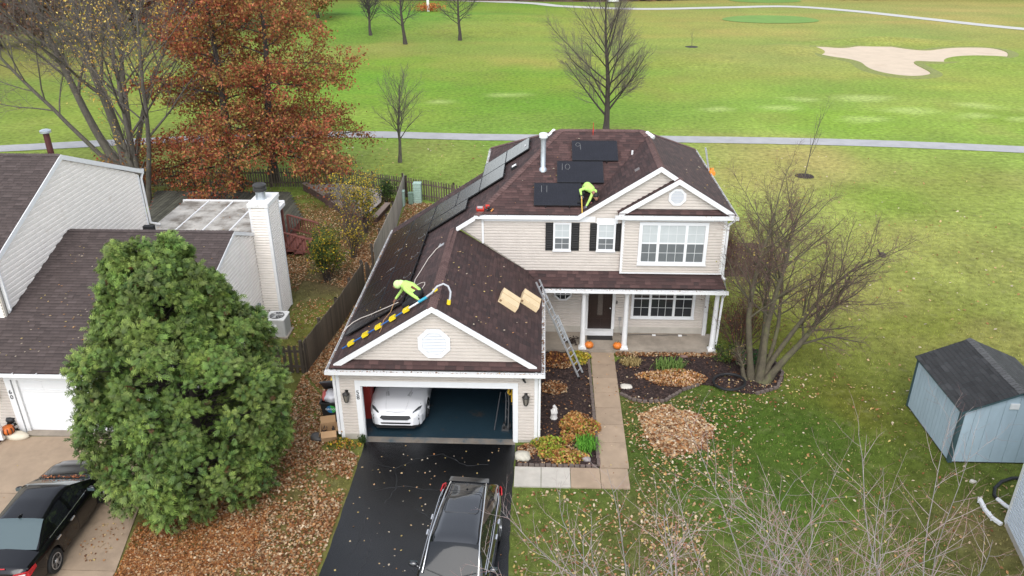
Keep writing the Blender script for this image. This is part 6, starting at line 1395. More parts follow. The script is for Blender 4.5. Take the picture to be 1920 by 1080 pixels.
# ================================================================== BIN AND CARTONS AT THE GARAGE CORNER
t = thing('trash_bin', 'black wheeled trash bin with a round green and blue logo at the garage corner', 'trash bin', (-.42, .72, 0)); g = MB(); x0, y0 = -.42, .75
bt = [(-.24, -.24), (.24, -.24), (.24, .26), (-.24, .26)]; tp = [(-.33, -.33), (.33, -.33), (.33, .36), (-.33, .36)]
g.add([(x0+a, y0+b, .04) for a, b in bt]+[(x0+a, y0+b, 1.08) for a, b in tp], [(3, 2, 1, 0), (0, 1, 5, 4), (1, 2, 6, 5), (2, 3, 7, 6), (3, 0, 4, 7)]); BINM = mat('bin_black', (.012, .0125, .013), .5, .1); g.build('bin_body', BINM, t)
g = MB(); 
for a, b in zip(tp, tp[1:]+tp[:1]): g.beam((x0+a[0], y0+a[1], 1.08), (x0+b[0], y0+b[1], 1.08), .05, .05)
g.build('rim', BINM, t)
for s in (-1, 1): MB().lathe([(.11, -.03), (.12, 0), (.11, .03)], (x0+s*.25, y0+.30, .12), 14, ax=(1, 0, 0)).build('wheel', BLACK, t)
LC, LR = Vector((x0+.02, y0-.335+.018, .86)), .155; nrm = Vector((0, -1, -.085)).normalized(); upv = Vector((0, -.085, 1)).normalized()
def disc(c, r, a0, a1, h, mt, nm):
    pts = [c+nrm*h]+[c+nrm*h+(Vector((1, 0, 0))*math.cos(a)+upv*math.sin(a))*r for a in np.linspace(a0, a1, 20)]; MB().poly(pts).build(nm, mt, t)
disc(LC, LR, math.radians(100), math.radians(280), .004, mat('logo_blue', (.02, .14, .32), .5), 'logo'); disc(LC, LR, math.radians(-80), math.radians(100), .004, mat('logo_green', (.05, .36, .07), .5), 'logo')
lm = Matrix((Vector((1, 0, 0)), upv, nrm)).transposed(); text('GROOT', .105, LC+nrm*.008, lm, mat('logo_white', (.8, .8, .8), .5), t, 'logo_lettering', .001)
t = thing('bin_bag', 'white and red filled bag lying on top of the black bin', 'bag', (-.42, .75, 1.08)); BG = mat('bag_white', (.60, .60, .64), .4, .1, 8); g = MB(); g.ball((-.40, .72, 1.20), (.30, .30, .20), 14, 9); P = np.array(g.v); P += .035*np.sin(P[:, [1, 2, 0]]*23); g.v = [tuple(p) for p in P]; g.build('bag', BG, t, smooth=True); g = MB(); g.ball((-.64, .74, 1.20), (.10, .26, .16), 10, 7); g.build('red_wrap', mat('wrap_red', (.42, .09, .08), .6), t, smooth=True)
t = thing('propped_lid', 'black bin lid propped open against the garage corner post', 'lid', (-.2, .9, 1.3)); g = MB(); g.fbox((-.74, .98, 1.38), Vector((1, 0, .12)).normalized(), Vector((0, -.55, .6)).normalized(), Vector((0, .6, .55)).normalized(), 0, .68, -.25, .55, -.03, .03); g.fbox((-.66, .98, 1.40), Vector((1, 0, .12)).normalized(), Vector((0, -.55, .6)).normalized(), Vector((0, .6, .55)).normalized(), 0, .52, -.1, .42, .03, .05); g.build('lid_plate', mat('lid_grey', (.035, .036, .04), .5, .15), t)
autosmooth(MB().tube([(-.72, 1.02, 1.13), (-.06, 1.02, 1.21)], .025, 8).build('hinge_rod', BLACK, t))
t = thing('yellow_bin', 'yellow bin lid showing behind the black bin at the garage wall', 'bin', (-.3, 1.7, 0)); g = MB(); g.add([(-.56, 1.45, .02), (-.08, 1.45, .02), (-.08, 1.95, .02), (-.56, 1.95, .02), (-.62, 1.4, 1.25), (-.04, 1.4, 1.25), (-.04, 2.0, 1.25), (-.62, 2.0, 1.25)], [(0, 1, 5, 4), (1, 2, 6, 5), (2, 3, 7, 6), (3, 0, 4, 7), (3, 2, 1, 0)]); g.build('bin_body', BINM, t); g = MB(); g.box(-.64, -.02, 1.36, 2.02, 1.25, 1.31); g.box(-.55, -.1, 1.45, 1.94, 1.31, 1.36); g.build('lid', YELLOW, t)
# open carton
t = thing('open_carton', 'open brown cardboard box with raised flaps at the foot of the trash bin', 'box', (-.42, .02, 0)); c = Vector((-.45, .06, 0)); a = math.radians(14); ux, uy = Vector((math.cos(a), math.sin(a), 0)), Vector((-math.sin(a), math.cos(a), 0)); uz = Vector((0, 0, 1))
for (p0, p1, q0, q1) in ((-.25, .25, -.25, -.24), (-.25, .25, .24, .25), (-.25, -.24, -.24, .24), (.24, .25, -.24, .24)): MB().fbox(c, ux, uy, uz, p0, p1, q0, q1, .0, .42).build('side_panel', CARD, t)
MB().fbox(c, ux, uy, uz, -.24, .24, -.24, .24, .0, .03).build('bottom', CARD, t)
def flap(o, along, out, L, w_):
    n = along.cross(out).normalized(); MB().fbox(o, along, out, n, -L/2, L/2, 0, w_, 0, .007).build('flap', CARD, t)
flap(c-uy*.25+uz*.42, ux, (-uy*.75-uz*.55).normalized(), .49, .22); flap(c+uy*.25+uz*.42, ux, (uy*.45+uz*.9).normalized(), .49, .23); flap(c+ux*.25+uz*.42, uy, (ux*.8-uz*.45).normalized(), .49, .22); flap(c-ux*.25+uz*.42, uy, (-ux*.3-uz*.9).normalized(), .49, .2)
t2 = MB()
for i in range(26): p = c+ux*random.uniform(-.2, .2)+uy*random.uniform(-.2, .2)+uz*random.uniform(.05, .3); t2.beam(p, p+Vector((random.uniform(-.1, .1), random.uniform(-.1, .1), random.uniform(-.02, .12))), .02, .02)
tag(rebase(t2.build('box_contents', mat('contents_dark', (.035, .03, .028), .8))), 'dark scraps heaped inside the open cardboard box', 'scraps')
stone('plastic_bag', 'dark crumpled bag left of the open cardboard box', (-.82, -.05, .08), (.24, .22, .14), 8, mat('bag_dark', (.06, .055, .05), .5, .3, 9), 'bag')
# ================================================================== INSIDE THE GARAGE
t = thing('hand_truck', 'grey hand truck with small wheels just inside the garage on the right', 'hand truck', (5.42, .75, .0)); TM = mat('truck_grey', (.16, .16, .165), .4, .1, metal=.5)
autosmooth(MB().tube([(5.44, .58, .14), (5.46, .80, 1.0), (5.45, .82, 1.25), (5.40, .92, 1.36), (5.35, 1.02, 1.25), (5.36, 1.0, .95), (5.34, .86, .14)], .022, 7).build('frame', TM, t))
for z in (.4, .7, 1.0): MB().tube([(5.35, .88+z*.1, z), (5.45, .63+z*.2, z)], .012, 5).build('crossbar', TM, t)
MB().box(5.22, 5.46, .56, .86, .02, .035).build('toe_plate', TM, t)
for x in (5.29, 5.50):
    w_ = MB().lathe([(.06, -.03), (.115, -.03), (.125, 0), (.115, .03), (.06, .03)], (x, .74, .13), 16, ax=(1, 0, 0)).build('wheel', BLACK, t); MB().lathe([(.06, -.034), (.06, .034)], (x, .74, .13), 12, ax=(1, 0, 0)).build('hub', mat('hub_pale', (.5, .5, .5), .5), w_)
rline('tool_pole', 'dark pole tool leaning beside the hand truck in the garage', 'pole', [(4.98, .62, .02), (5.12, .95, .9), (5.18, 1.05, 1.25)], .018, mat('pole_grey_dark', (.05, .05, .055), .5))
t = thing('wall_tool', 'yellow garden tool hanging on the right inner garage wall', 'tool', (5.6, .75, 1.35)); MB().box(5.54, 5.66, .72, .84, .98, 1.55).build('body', mat('tool_yellow', (.70, .42, .03), .45), t); g = MB(); g.tube([(5.47, .70, 1.60), (5.45, .66, 1.48), (5.50, .66, 1.42), (5.56, .7, 1.45)], .04, 7); g.build('handle', mat('tool_yellow', (.7, .42, .03)), t); MB().box(5.52, 5.6, .70, .8, 1.0, 1.08).build('bracket', BLACK, t)
t = thing('wall_cabinet', 'dark shelf unit against the right garage wall', 'shelf', (5.9, 1.2, 0)); MB().box(5.72, 6.2, .5, 1.1, 0.01, .9).build('carcass', mat('dark_cabinet', (.03, .03, .03), .7), t); MB().box(5.66, 5.72, .5, 1.1, .45, .5).build('ledge', mat('shelf_grey', (.3, .3, .3), .6), t)
t = thing('red_tool_chest', 'red cabinet standing inside the garage at the left jamb', 'cabinet', (.45, 1.3, 0)); MB().box(.2, .78, 1.15, 1.65, .01, 1.95).build('carcass', mat('cabinet_red', (.30, .03, .025), .5, .1), t); MB().box(.25, .74, 1.135, 1.15, 1.0, 1.9).build('door', mat('cabinet_red', (.3, .03, .02)), t); MB().box(.66, .69, 1.115, 1.135, 1.3, 1.5).build('handle', METAL, t)
# ================================================================== NEIGHBOUR'S PORCH
t = thing('harvest_planter', 'black and white checked planter by the neighbour garage door', 'planter', (-11.05, -.12, .05)); CK0, CK1 = mat('check_white', (.75, .75, .75), .5), BLACK
for i in range(3):
    for k in range(8): a0, a1 = k*math.pi/4, (k+1)*math.pi/4; MB().prism([(-11.05+.17*math.cos(a0), .0+.17*math.sin(a0), .12+i*.1), (-11.05+.17*math.cos(a1), .0+.17*math.sin(a1), .12+i*.1), (-11.05+.16*math.cos(a1), .0+.16*math.sin(a1), .12+i*.1), (-11.05+.16*math.cos(a0), .16*math.sin(a0), .12+i*.1)], (0, 0, .1)).build('check_tile', (CK0, CK1)[(i+k) % 2], t)
MB().lathe([(.155, .05), (.155, .40)], (-11.05, 0, 0), 8).build('pot', BLACK, t)
autosmooth(tag(rebase(MB().lathe([(.02, 0), (.12, .02), (.16, .10), (.12, .19), (.02, .21)], (-11.05, .0, .42), 30, ribs=9, ribamp=.06).build('pumpkin', mat('pumpkin_black', (.02, .02, .022), .5))), 'black pumpkin sitting on the checked planter', 'pumpkin'), 80)
t = thing('pumpkin', 'orange pumpkin with dark stripes at the neighbour garage corner', 'pumpkin', (-10.98, -.30, .10)); autosmooth(MB().lathe([(.03, 0), (.16, .03), (.2, .13), (.16, .25), (.03, .28)], (-10.98, -.36, .22), 40, ribs=9, ribamp=.05).build('rind', mat('pumpkin_orange_deep', (.55, .13, .02), .5, .1), t), 80)
for k in range(9): a = k*2*math.pi/9+.35; MB().tube([(-10.98+.17*math.cos(a), -.36+.17*math.sin(a), .25), (-10.98+.205*math.cos(a), -.36+.205*math.sin(a), .35), (-10.98+.165*math.cos(a), -.36+.165*math.sin(a), .47)], .013, 5).build('stripe', BLACK, t)
# ================================================================== RIGHT EDGE: PIPES
t = thing('downspout_extension', 'white downspout elbow lying on the grass at the blue-white house corner', 'downspout', (19.45, -2.9, 0)); g = MB(); g.beam((19.43, -2.38, .08), (19.36, -2.85, .07), .10, .08); g.beam((19.36, -2.83, .07), (19.40, -3.2, .06), .10, .08); g.beam((19.40, -3.18, .06), (19.52, -3.46, .07), .10, .08); g.build('pipe', WHITE, t); 
for y in (2.5, 2.7, 3.0, 3.25): MB().fbox((19.385, -y, .07), (1, 0, 0), (0, 1, 0), (0, 0, 1), -.06, .06, -.012, .012, -.05, .05).build('ridge', WHITE, t)
rline('drain_hose', 'black corrugated hose curving on the grass at the blue-white house', 'hose', [(21.3, -1.35, .05), (20.9, -1.38, .05), (20.5, -1.55, .05), (20.15, -1.85, .05), (19.95, -2.2, .05), (19.98, -2.42, .05)], .05, BLACK, 8)
rline('white_pipe', 'short white pipe joined to the black hose by the house corner', 'pipe', [(19.96, -2.36, .06), (20.05, -2.65, .06), (20.15, -2.85, .08)], .06, WHITE, 8)
# ================================================================== FAR EDGE OF THE COURSE
t = thing('tee_marker', 'white post with an orange bush at its foot on the far tee', 'marker post', (-12.9, 118.4, float(hgt(-12.9, 118.4)))); MB().box(-13.1, -12.7, 118.2, 118.4, 0, 2.4).build('post', WHITE, t); g = MB(); zb = float(hgt(-12.9, 118.4))
lm_ = leaf_mesh('bush', np.random.default_rng(4).normal(size=(900, 3))*np.array((1.2, .6, .32))+np.array((-12.9, 118.6, .7+zb)), .14, [srgb(190, 110, 60), srgb(150, 80, 50), srgb(200, 140, 80)], np.random.default_rng(5), t, kind='stuff')
tag(rebase(MB().box(18.0, 20.0, 131.5, 132.5, .3, 1.6).build('white_box', WHITE)), 'small white box on the grass at the top edge of the course', 'box')
for (x, y, w_, h_, mt, lab) in ((-9.5, 140, 6, 4, mat('barn_red', (.13, .02, .025), .8, .2), 'dark red shed at the top edge beyond the golf trees'), (-22, 142, 7, 3.5, mat('pale_shed', (.5, .48, .5), .8), 'pale grey shed at the top edge beyond the leaning tree')):
    t = thing('far_shed', lab, 'shed', (x, y, 0)); MB().box(x-w_/2, x+w_/2, y, y+5, 0, h_).build('wall', mt, t); MB().prism([(x-w_/2-.3, y-.3, h_), (x+w_/2+.3, y-.3, h_), (x, y-.3, h_+1.8)], (0, 5.6, 0)).build('roof', mat('far_roof', (.08, .075, .07), .9), t); MB().box(x-1, x+1, y-.05, y, 0, 2.2).build('door', mat('door_pale', (.4, .38, .36), .8), t)
# far-off wood: one mass beyond the course
rg = np.random.default_rng(77); n = 36000; ax = rg.uniform(-140, 150, n); ay = 134.5+rg.random(n)**1.4*26+.05*np.abs(ax-15)+np.where((ax > 30) & (ax < 60), 6, 0); az = rg.random(n)**.8*(4+4*vnoise(ax, ay, 9, 3)); keep = np.ones(n, bool)
wpal = [srgb(96, 74, 56), srgb(120, 88, 62), srgb(84, 70, 56), srgb(136, 98, 62), srgb(74, 70, 50), srgb(110, 92, 70)]
wo = leaf_mesh('far_wood', np.c_[ax, ay, az], .75, wpal, rg, None); wo['kind'] = 'stuff'
st = sheet('forest_floor', [(-220, 147), (-20, 136), (15, 133.5), (35, 137), (60, 141), (220, 146), (260, 200), (-260, 200)], .06, mat('leaf_litter_floor', (.16, .10, .07), .95, .3, .3))
# ================================================================== CARS
CARB = mat('car_paint_black', (.0045, .0045, .006), .12, 0, spec=.5, coat=.15); CARW = mat('car_paint_white', (.80, .80, .815), .22, 0, coat=.6)
CARS = mat('car_paint_dark_grey', (.008, .009, .011), .10, 0, spec=.9, coat=1.0)
CGL = mat('car_glass', (.012, .014, .016), .04, 0, spec=.7); CGLR = mat('car_glass_tinted', (.07, .10, .105), .04, 0, spec=.9)
TYRE = mat('tyre_rubber', (.016, .016, .016), .85, .1); RIM = mat('rim_silver', (.55, .56, .58), .3, .05, metal=.7); HEADL = mat('headlamp', (.06, .065, .07), .08, 0, spec=.8, coat=.5)
def sm(a, xs, ys):     # smooth interpolation
    a = np.asarray(a, float); i = np.clip(np.searchsorted(xs, a)-1, 0, len(xs)-2); x0, x1 = np.array(xs)[i], np.array(xs)[i+1]; t = np.clip((a-x0)/(x1-x0), 0, 1); t = t*t*(3-2*t)*.5+t*.5
    return np.array(ys)[i]*(1-t)+np.array(ys)[i+1]*t
def car(label, loc, rz, S, paint, glass, rear_glass=None, group=None):
    root = thing('car' if not S.get('name') else S['name'], label, S.get('cat', 'car'), loc, rz)
    Lh = S['len']/2; y = np.unique(np.concatenate([np.linspace(-Lh, Lh, int(S['len']/.05)), [-Lh, Lh]])); n = len(y)
    w = sm(y, *zip(*S['w'])); zt = sm(y, *zip(*S['belt'])); zc = sm(y, *zip(*S['crown'])); zb = sm(y, *zip(*S['sill']))
    for wy in S['axles']:
        d = np.abs(y-wy); r = S['wr']+.055; arch = np.where(d < r, np.sqrt(np.maximum(0, r*r-d*d))+S['wr'], 0); zb = np.maximum(zb, np.minimum(arch, zt-.12))
    mid = sm(y, *zip(*S['mid'])) if 'mid' in S else (zb*.45+zt*.55)
    rows = [(w*.90, zb), (w*.965, zb+.015), (w*.99, np.maximum(zb+.02, .42+0*y)), (w, np.maximum(zb+.03, .58+0*y)), (w*.985, np.maximum(zb+.05, zt-.16)), (w*.955, zt-.045), (w*.915, zt), (w*.80, zt*.55+zc*.45), (w*.5, zt*.15+zc*.85), (0*w, zc)]
    R = len(rows); V = []
    for x, z in rows: V.append(np.stack([x, y, z], 1))
    Vr = np.array(V); Vl = Vr[:-1][::-1].copy(); Vl[..., 0] *= -1; A = np.concatenate([Vr, Vl]); RR = len(A); flat = A.reshape(-1, 3); F = []
    for r in range(RR-1):
        for i in range(n-1): F.append((r*n+i, r*n+i+1, (r+1)*n+i+1, (r+1)*n+i))
    g = MB(); g.v = [tuple(v) for v in flat]; g.f = F; g.m = [0]*len(F)
    for e in (0, n-1): g.f.append(tuple(r*n+e for r in range(RR))); g.m.append(0)
    body = g.build('body', paint, root, world=False); autosmooth(body, 35)
    # underbody and wheel wells
    u = MB(); u.box(-S['w'][2][1]*.80, S['w'][2][1]*.80, -Lh+.15, Lh-.15, .16, .62); u.build('underbody', DARK, root, world=False)
    # greenhouse
    y0, y1 = S['cab'][0], S['cab'][-1]; yy = np.linspace(y0, y1, 46); m_ = len(yy); bz = sm(yy, *zip(*S['belt'])); zr = np.interp(yy, *zip(*S['roof'])); k = np.array([.25, .5, .25])
    for _ in range(2): zr[1:-1] = np.convolve(zr, k, 'valid')
    wb = sm(yy, *zip(*S['w']))*S.get('tumble_b', .90); wt = sm(yy, *zip(*S['wroof'])); hfrac = np.clip((zr-bz)/(S['h']-bz.mean()), 0, 1); wt_ = wb+(wt-wb)*hfrac
    gr = [(wb, bz-.02), (wb*.62+wt_*.38, bz+(zr-bz)*.42), (wt_*1.0, bz+(zr-bz)*.86), (wt_*.95, bz+(zr-bz)*.965), (wt_*.6, zr+.012*hfrac), (0*wt_, zr+.022*hfrac)]
    Gr = np.array([np.stack([x, yy, z], 1) for x, z in gr]); Gl = Gr[:-1][::-1].copy(); Gl[..., 0] *= -1; A = np.concatenate([Gr, Gl]); RG = len(A); cats = {}
    ra, fa = S['cab'][1], S['cab'][2]
    for r in range(RG-1):
        for i in range(m_-1):
            yc = (yy[i]+yy[i+1])/2; side = r in (0, 1, RG-3, RG-2); top = r in (3, 4, 5, 6)
            if side:
                pil = any(abs(yc-p) < .05 for p in S['pillars']) or yc < S['cab'][1]*1+S.get('cpil', .15)*(1 if r in (0, RG-2) else .4) or yc > S['cab'][2]+.30
                c = 'pillar' if pil else ('side_window_l' if r > 4 else 'side_window_r')
            elif top and yc > fa: c = 'windshield'
            elif top and yc < ra: c = 'rear_window'
            elif yc > fa or yc < ra: c = 'pillar'
            else: c = 'roof'
            cats.setdefault(c, []).append((r*m_+i, r*m_+i+1, (r+1)*m_+i+1, (r+1)*m_+i))
    fl = A.reshape(-1, 3)
    for c, fs in cats.items():
        ids = sorted(set(i for f in fs for i in f)); mp = {v: k_ for k_, v in enumerate(ids)}; q = MB(); q.v = [tuple(fl[i]) for i in ids]; q.f = [tuple(mp[i] for i in f) for f in fs]; q.m = [0]*len(fs)
        nm = {'side_window_l': 'side_window', 'side_window_r': 'side_window', 'pillar': 'pillars'}.get(c, c)
        mt = paint if c in ('roof', 'pillar') else (rear_glass or glass if c == 'rear_window' else (S.get('wglass') or glass if c == 'windshield' else glass))
        o = q.build(nm, mt, root, world=False, smooth=True)
        if c == 'pillar': o['kind'] = 'stuff'
    # wheels
    for wy in S['axles']:
        for s in (-1, 1):
            wx = s*(sm(np.array([wy]), *zip(*S['w']))[0]-.105); wr = S['wr']; ty = MB().lathe([(wr*.66, -.10), (wr*.94, -.11), (wr, -.08), (wr, .08), (wr*.94, .11), (wr*.66, .10)], (wx, wy, wr), 28, ax=(1, 0, 0)).build('wheel', TYRE, root, world=False); autosmooth(ty, 50)
            rm = MB(); xo = wx+s*.085; rm.lathe([(wr*.68, -.02), (wr*.66, .02), (wr*.60, .02), (wr*.58, -.03)], (xo, wy, wr), 28, ax=(s, 0, 0), cap=False)
            for k_ in range(S.get('spokes', 7)):
                a = 2*math.pi*k_/S.get('spokes', 7); d = Vector((0, math.cos(a), math.sin(a))); t_ = Vector((0, -math.sin(a), math.cos(a))); c_ = Vector((xo, wy, wr)); rm.fbox(c_, d, t_, Vector((s, 0, 0)), .04, wr*.63, -.035, .035, -.02, .015)
            rm.lathe([(.07, -.02), (.06, .03), (.0, .03)], (xo, wy, wr), 12, ax=(s, 0, 0)); rm.build('rim', RIM, ty, world=False); MB().lathe([(wr*.6, -.0), (0.01, -.0)], (xo-s*.03, wy, wr), 20, ax=(s, 0, 0), cap=False).build('brake_disc', DARK, ty, world=False)
    # mirrors, handles, seams, door lines
    wm = sm(np.array([S['mirror'][0]]), *zip(*S['w']))[0]
    for s in (-1, 1):
        my, mz = S['mirror']; mr = MB(); mr.ball((s*(wm+.09), my, mz), (.125, .06, .075), 12, 8); mr.beam((s*(wm-.08), my+.02, mz-.06), (s*(wm+.03), my, mz-.02), .06, .04); mo = mr.build('mirror', paint, root, world=False, smooth=True); MB().fbox((s*(wm+.09), my-.055, mz), (1, 0, 0), (0, 0, 1), (0, 1, 0), -.095, .095, -.05, .05, -.006, 0).build('mirror_glass', CGLR, mo, world=False)
        for hy in S['handles']: ww = sm(np.array([hy]), *zip(*S['w']))[0]; MB().fbox((s*ww*.992, hy, S['hz']), (0, 1, 0), (s, 0, 0), (0, 0, 1), -.09, .09, -.01, .03, -.016, .016).build('door_handle', S.get('hmat', CHROME), root, world=False)
        dy = S['doors']
        for yd in dy:
            q = MB(); rr = [(sm(np.array([yd]), *zip(*S['w']))[0]*f_+.002, z_) for f_, z_ in ((.967, .24), (.99, .42), (1.0, .58), (.985, float(sm(np.array([yd]), *zip(*S['belt']))[0])-.16), (.955, float(sm(np.array([yd]), *zip(*S['belt']))[0])-.045))]
            for (xa, za), (xb, zb_) in zip(rr[:-1], rr[1:]): q.quad((s*xa, yd-.005, za), (s*xa, yd+.005, za), (s*xb, yd+.005, zb_), (s*xb, yd-.005, zb_))
            q.build('door_seam', DARK, root, world=False)
        # chrome or black belt strip
        q = MB(); ys_ = np.linspace(S['cab'][1]-.25, S['cab'][2]+.45, 18); pts = [(s*(sm(np.array([a]), *zip(*S['w']))[0]*S.get('tumble_b', .90)+.012), a, float(sm(np.array([a]), *zip(*S['belt']))[0])+.012) for a in ys_]; q.tube(pts, .011, 5); q.build('belt_trim', S.get('beltmat', BLACK), root, world=False)
    return root
def patch(root, name, pts, th, mt, n):
    n = Vector(n).normalized()*th; return MB().prism([Vector(p) for p in pts], n).build(name, mt, root, world=False)
# ---- white sports coupe in the garage (front faces the street)
CP = dict(len=4.78, h=1.38, wr=.345, w=[(-2.39, .74), (-2.25, .88), (-1.4, .955), (0, .93), (1.3, .955), (1.85, .93), (2.12, .86), (2.3, .73), (2.39, .60)],
          belt=[(-2.39, .80), (-2.2, .93), (-1.2, .99), (0, .93), (1.0, .90), (1.7, .84), (2.15, .74), (2.33, .66), (2.39, .56)], crown=[(-2.39, .82), (-2.2, 1.0), (-1.2, 1.02), (.6, 1.03), (1.0, 1.0), (1.7, .94), (2.15, .82), (2.33, .71), (2.39, .58)],
          sill=[(-2.39, .36), (-2.2, .26), (-1, .20), (1.2, .20), (2.2, .2), (2.39, .30)], axles=(-1.36, 1.36), cab=(-1.85, -1.05, .15, .95), roof=[(-1.85, 1.0), (-1.05, 1.28), (-.5, 1.37), (0, 1.375), (.15, 1.35), (.95, .95)], wroof=[(-1.85, .62), (-.5, .60), (.95, .66)],
          pillars=(-.55,), mirror=(.55, .98), handles=(-.35,), hz=.80, doors=(.85, -.6), hmat=CARW, spokes=5, cat='car')
cw = car('white sports coupe parked nose-out in the open garage', (1.72, 2.78, 0), math.pi, CP, CARW, CGL)
def fr(x, z, y): return (x, y, z)
patch(cw, 'grille', [fr(-.52, .585, 2.375), fr(-.40, .52, 2.40), fr(.40, .52, 2.40), fr(.52, .585, 2.375), fr(.47, .655, 2.345), fr(-.47, .655, 2.345)], .025, BLACK, (0, 1, .25))
patch(cw, 'lower_grille', [fr(-.47, .36, 2.385), fr(.47, .36, 2.385), fr(.50, .41, 2.39), fr(-.50, .41, 2.39)], .022, BLACK, (0, 1, 0))
g = MB(); g.prism([fr(-.78, .22, 2.20), fr(.78, .22, 2.20), fr(.62, .22, 2.44), fr(-.62, .22, 2.44)], (0, 0, .035)); g.build('splitter', BLACK, cw, world=False)
for s in (-1, 1):
    patch(cw, 'headlight', [(s*.84, 1.95, .81), (s*.79, 2.10, .755), (s*.56, 2.30, .70), (s*.57, 2.26, .75), (s*.73, 2.06, .815)], .014, HEADL, (s*.35, .5, .8))
    patch(cw, 'light_bar', [(s*.80, 2.10, .775), (s*.60, 2.29, .715), (s*.60, 2.275, .73), (s*.79, 2.08, .79)], .02, CHROME, (s*.3, .5, .8))
    patch(cw, 'fog_pocket', [(s*.77, 2.22, .46), (s*.60, 2.335, .44), (s*.58, 2.345, .50), (s*.74, 2.24, .53)], .03, BLACK, (s*.4, 1, .1))
    g = MB(); g.tube([(s*.42, .98, .992), (s*.40, 1.5, .962), (s*.36, 2.0, .862), (s*.33, 2.2, .80)], .012, 5); g.build('hood_crease', CARW, cw, world=False)
    patch(cw, 'hood_vent', [(s*.30, 1.60, .945), (s*.42, 1.62, .93), (s*.46, 1.40, .95), (s*.36, 1.38, .965)], .012, mat('vent_grey', (.45, .45, .46), .5), (0, 0, 1))
    patch(cw, 'hood_seam', [(s*.80, 1.0, .912), (s*.785, 1.9, .825), (s*.775, 1.9, .829), (s*.79, 1.0, .916)], .008, mat('seam_grey', (.25, .25, .26), .6), (0, 0, 1))
patch(cw, 'hood_seam', [(-.62, 2.215, .735), (0, 2.30, .745), (.62, 2.215, .735), (.62, 2.205, .738), (0, 2.29, .75), (-.62, 2.205, .738)], .006, mat('seam_grey', (.25, .25, .26)), (0, .4, 1))
# ---- black sedan on the neighbour drive
SD = dict(len=4.85, h=1.45, wr=.33, w=[(-2.42, .72), (-2.3, .84), (-1.5, .915), (0, .925), (1.4, .915), (2.0, .87), (2.3, .78), (2.42, .62)],
          belt=[(-2.42, .90), (-2.3, .98), (-1.5, 1.0), (0, .95), (1.1, .92), (1.9, .82), (2.3, .72), (2.42, .6)], crown=[(-2.42, .93), (-2.3, 1.04), (-1.5, 1.07), (.9, 1.04), (1.3, 1.0), (1.9, .90), (2.3, .78), (2.42, .62)],
          sill=[(-2.42, .40), (-2.2, .28), (-1, .22), (1.2, .22), (2.2, .24), (2.42, .34)], axles=(-1.37, 1.37), cab=(-1.72, -.98, .38, 1.15), roof=[(-1.72, 1.05), (-.98, 1.40), (-.3, 1.45), (.2, 1.44), (.38, 1.41), (1.15, 1.0)], wroof=[(-1.72, .62), (-.3, .62), (1.15, .68)],
          pillars=(-.12,), mirror=(.72, 1.0), handles=(-.30, -1.22+.2), hz=.82, doors=(.95, -.10, -1.08), beltmat=CHROME, spokes=6, wglass=CGLR)
cs = car('glossy black sedan parked on the concrete drive under the evergreen', (-7.12, -4.68, .03), .045, SD, CARB, CGL, CGLR)
for s in (-1, 1):
    patch(cs, 'tail_light', [(s*.88, -2.05, .93), (s*.84, -2.33, .93), (s*.52, -2.435, .92), (s*.52, -2.435, .78), (s*.84, -2.34, .76), (s*.89, -2.05, .84)], .03, LAMPG, (s*.5, -1, .2)); patch(cs, 'reversing_light', [(s*.80, -2.395, .90), (s*.60, -2.46, .90), (s*.60, -2.46, .85), (s*.80, -2.395, .85)], .03, mat('lamp_clear', (.75, .65, .65), .2), (0, -1, .1))
patch(cs, 'high_brake_light', [(-.30, -2.36, 1.005), (.30, -2.36, 1.005), (.30, -2.34, 1.02), (-.30, -2.34, 1.02)], .02, LAMPG, (0, -.6, 1)); patch(cs, 'number_plate', [(-.26, -2.44, .72), (.26, -2.44, .72), (.26, -2.43, .84), (-.26, -2.43, .84)], .02, mat('plate_white', (.6, .65, .7), .5), (0, -1, .1))
g = MB(); g.prism([(-.02, -.83, 1.435), (.02, -.83, 1.435), (.012, -1.0, 1.50), (-.012, -1.0, 1.50)], (0, .02, .0)); g.prism([(0, -.80, 1.42), (0, -.98, 1.42), (0, -1.02, 1.50), (0, -.95, 1.50)], (.02, 0, 0)); g.build('roof_antenna', BLACK, cs, world=False)
patch(cs, 'hood_seam', [(-.70, 1.16, 1.0), (.70, 1.16, 1.0), (.70, 1.18, 1.0), (-.70, 1.18, 1.0)], .02, DARK, (0, 0, 1))
for s in (-1, 1): MB().tube([(s*.62, -1.6, 1.095), (s*.585, -.95, 1.375), (s*.575, .3, 1.40), (s*.66, 1.05, 1.06)], .012, 5).build('roof_drip_rail', BLACK, cs, world=False)
lr = np.random.default_rng(3); P_ = np.c_[lr.uniform(-.65, .65, 90), lr.uniform(1.12, 1.24, 90), np.full(90, 1.05)]; wl_ = leaf_mesh('cowl_leaves', P_, .035, [srgb(170, 95, 60), srgb(200, 140, 100), srgb(140, 80, 55)], lr, None); wl_.parent = cs; wl_['kind'] = 'stuff'
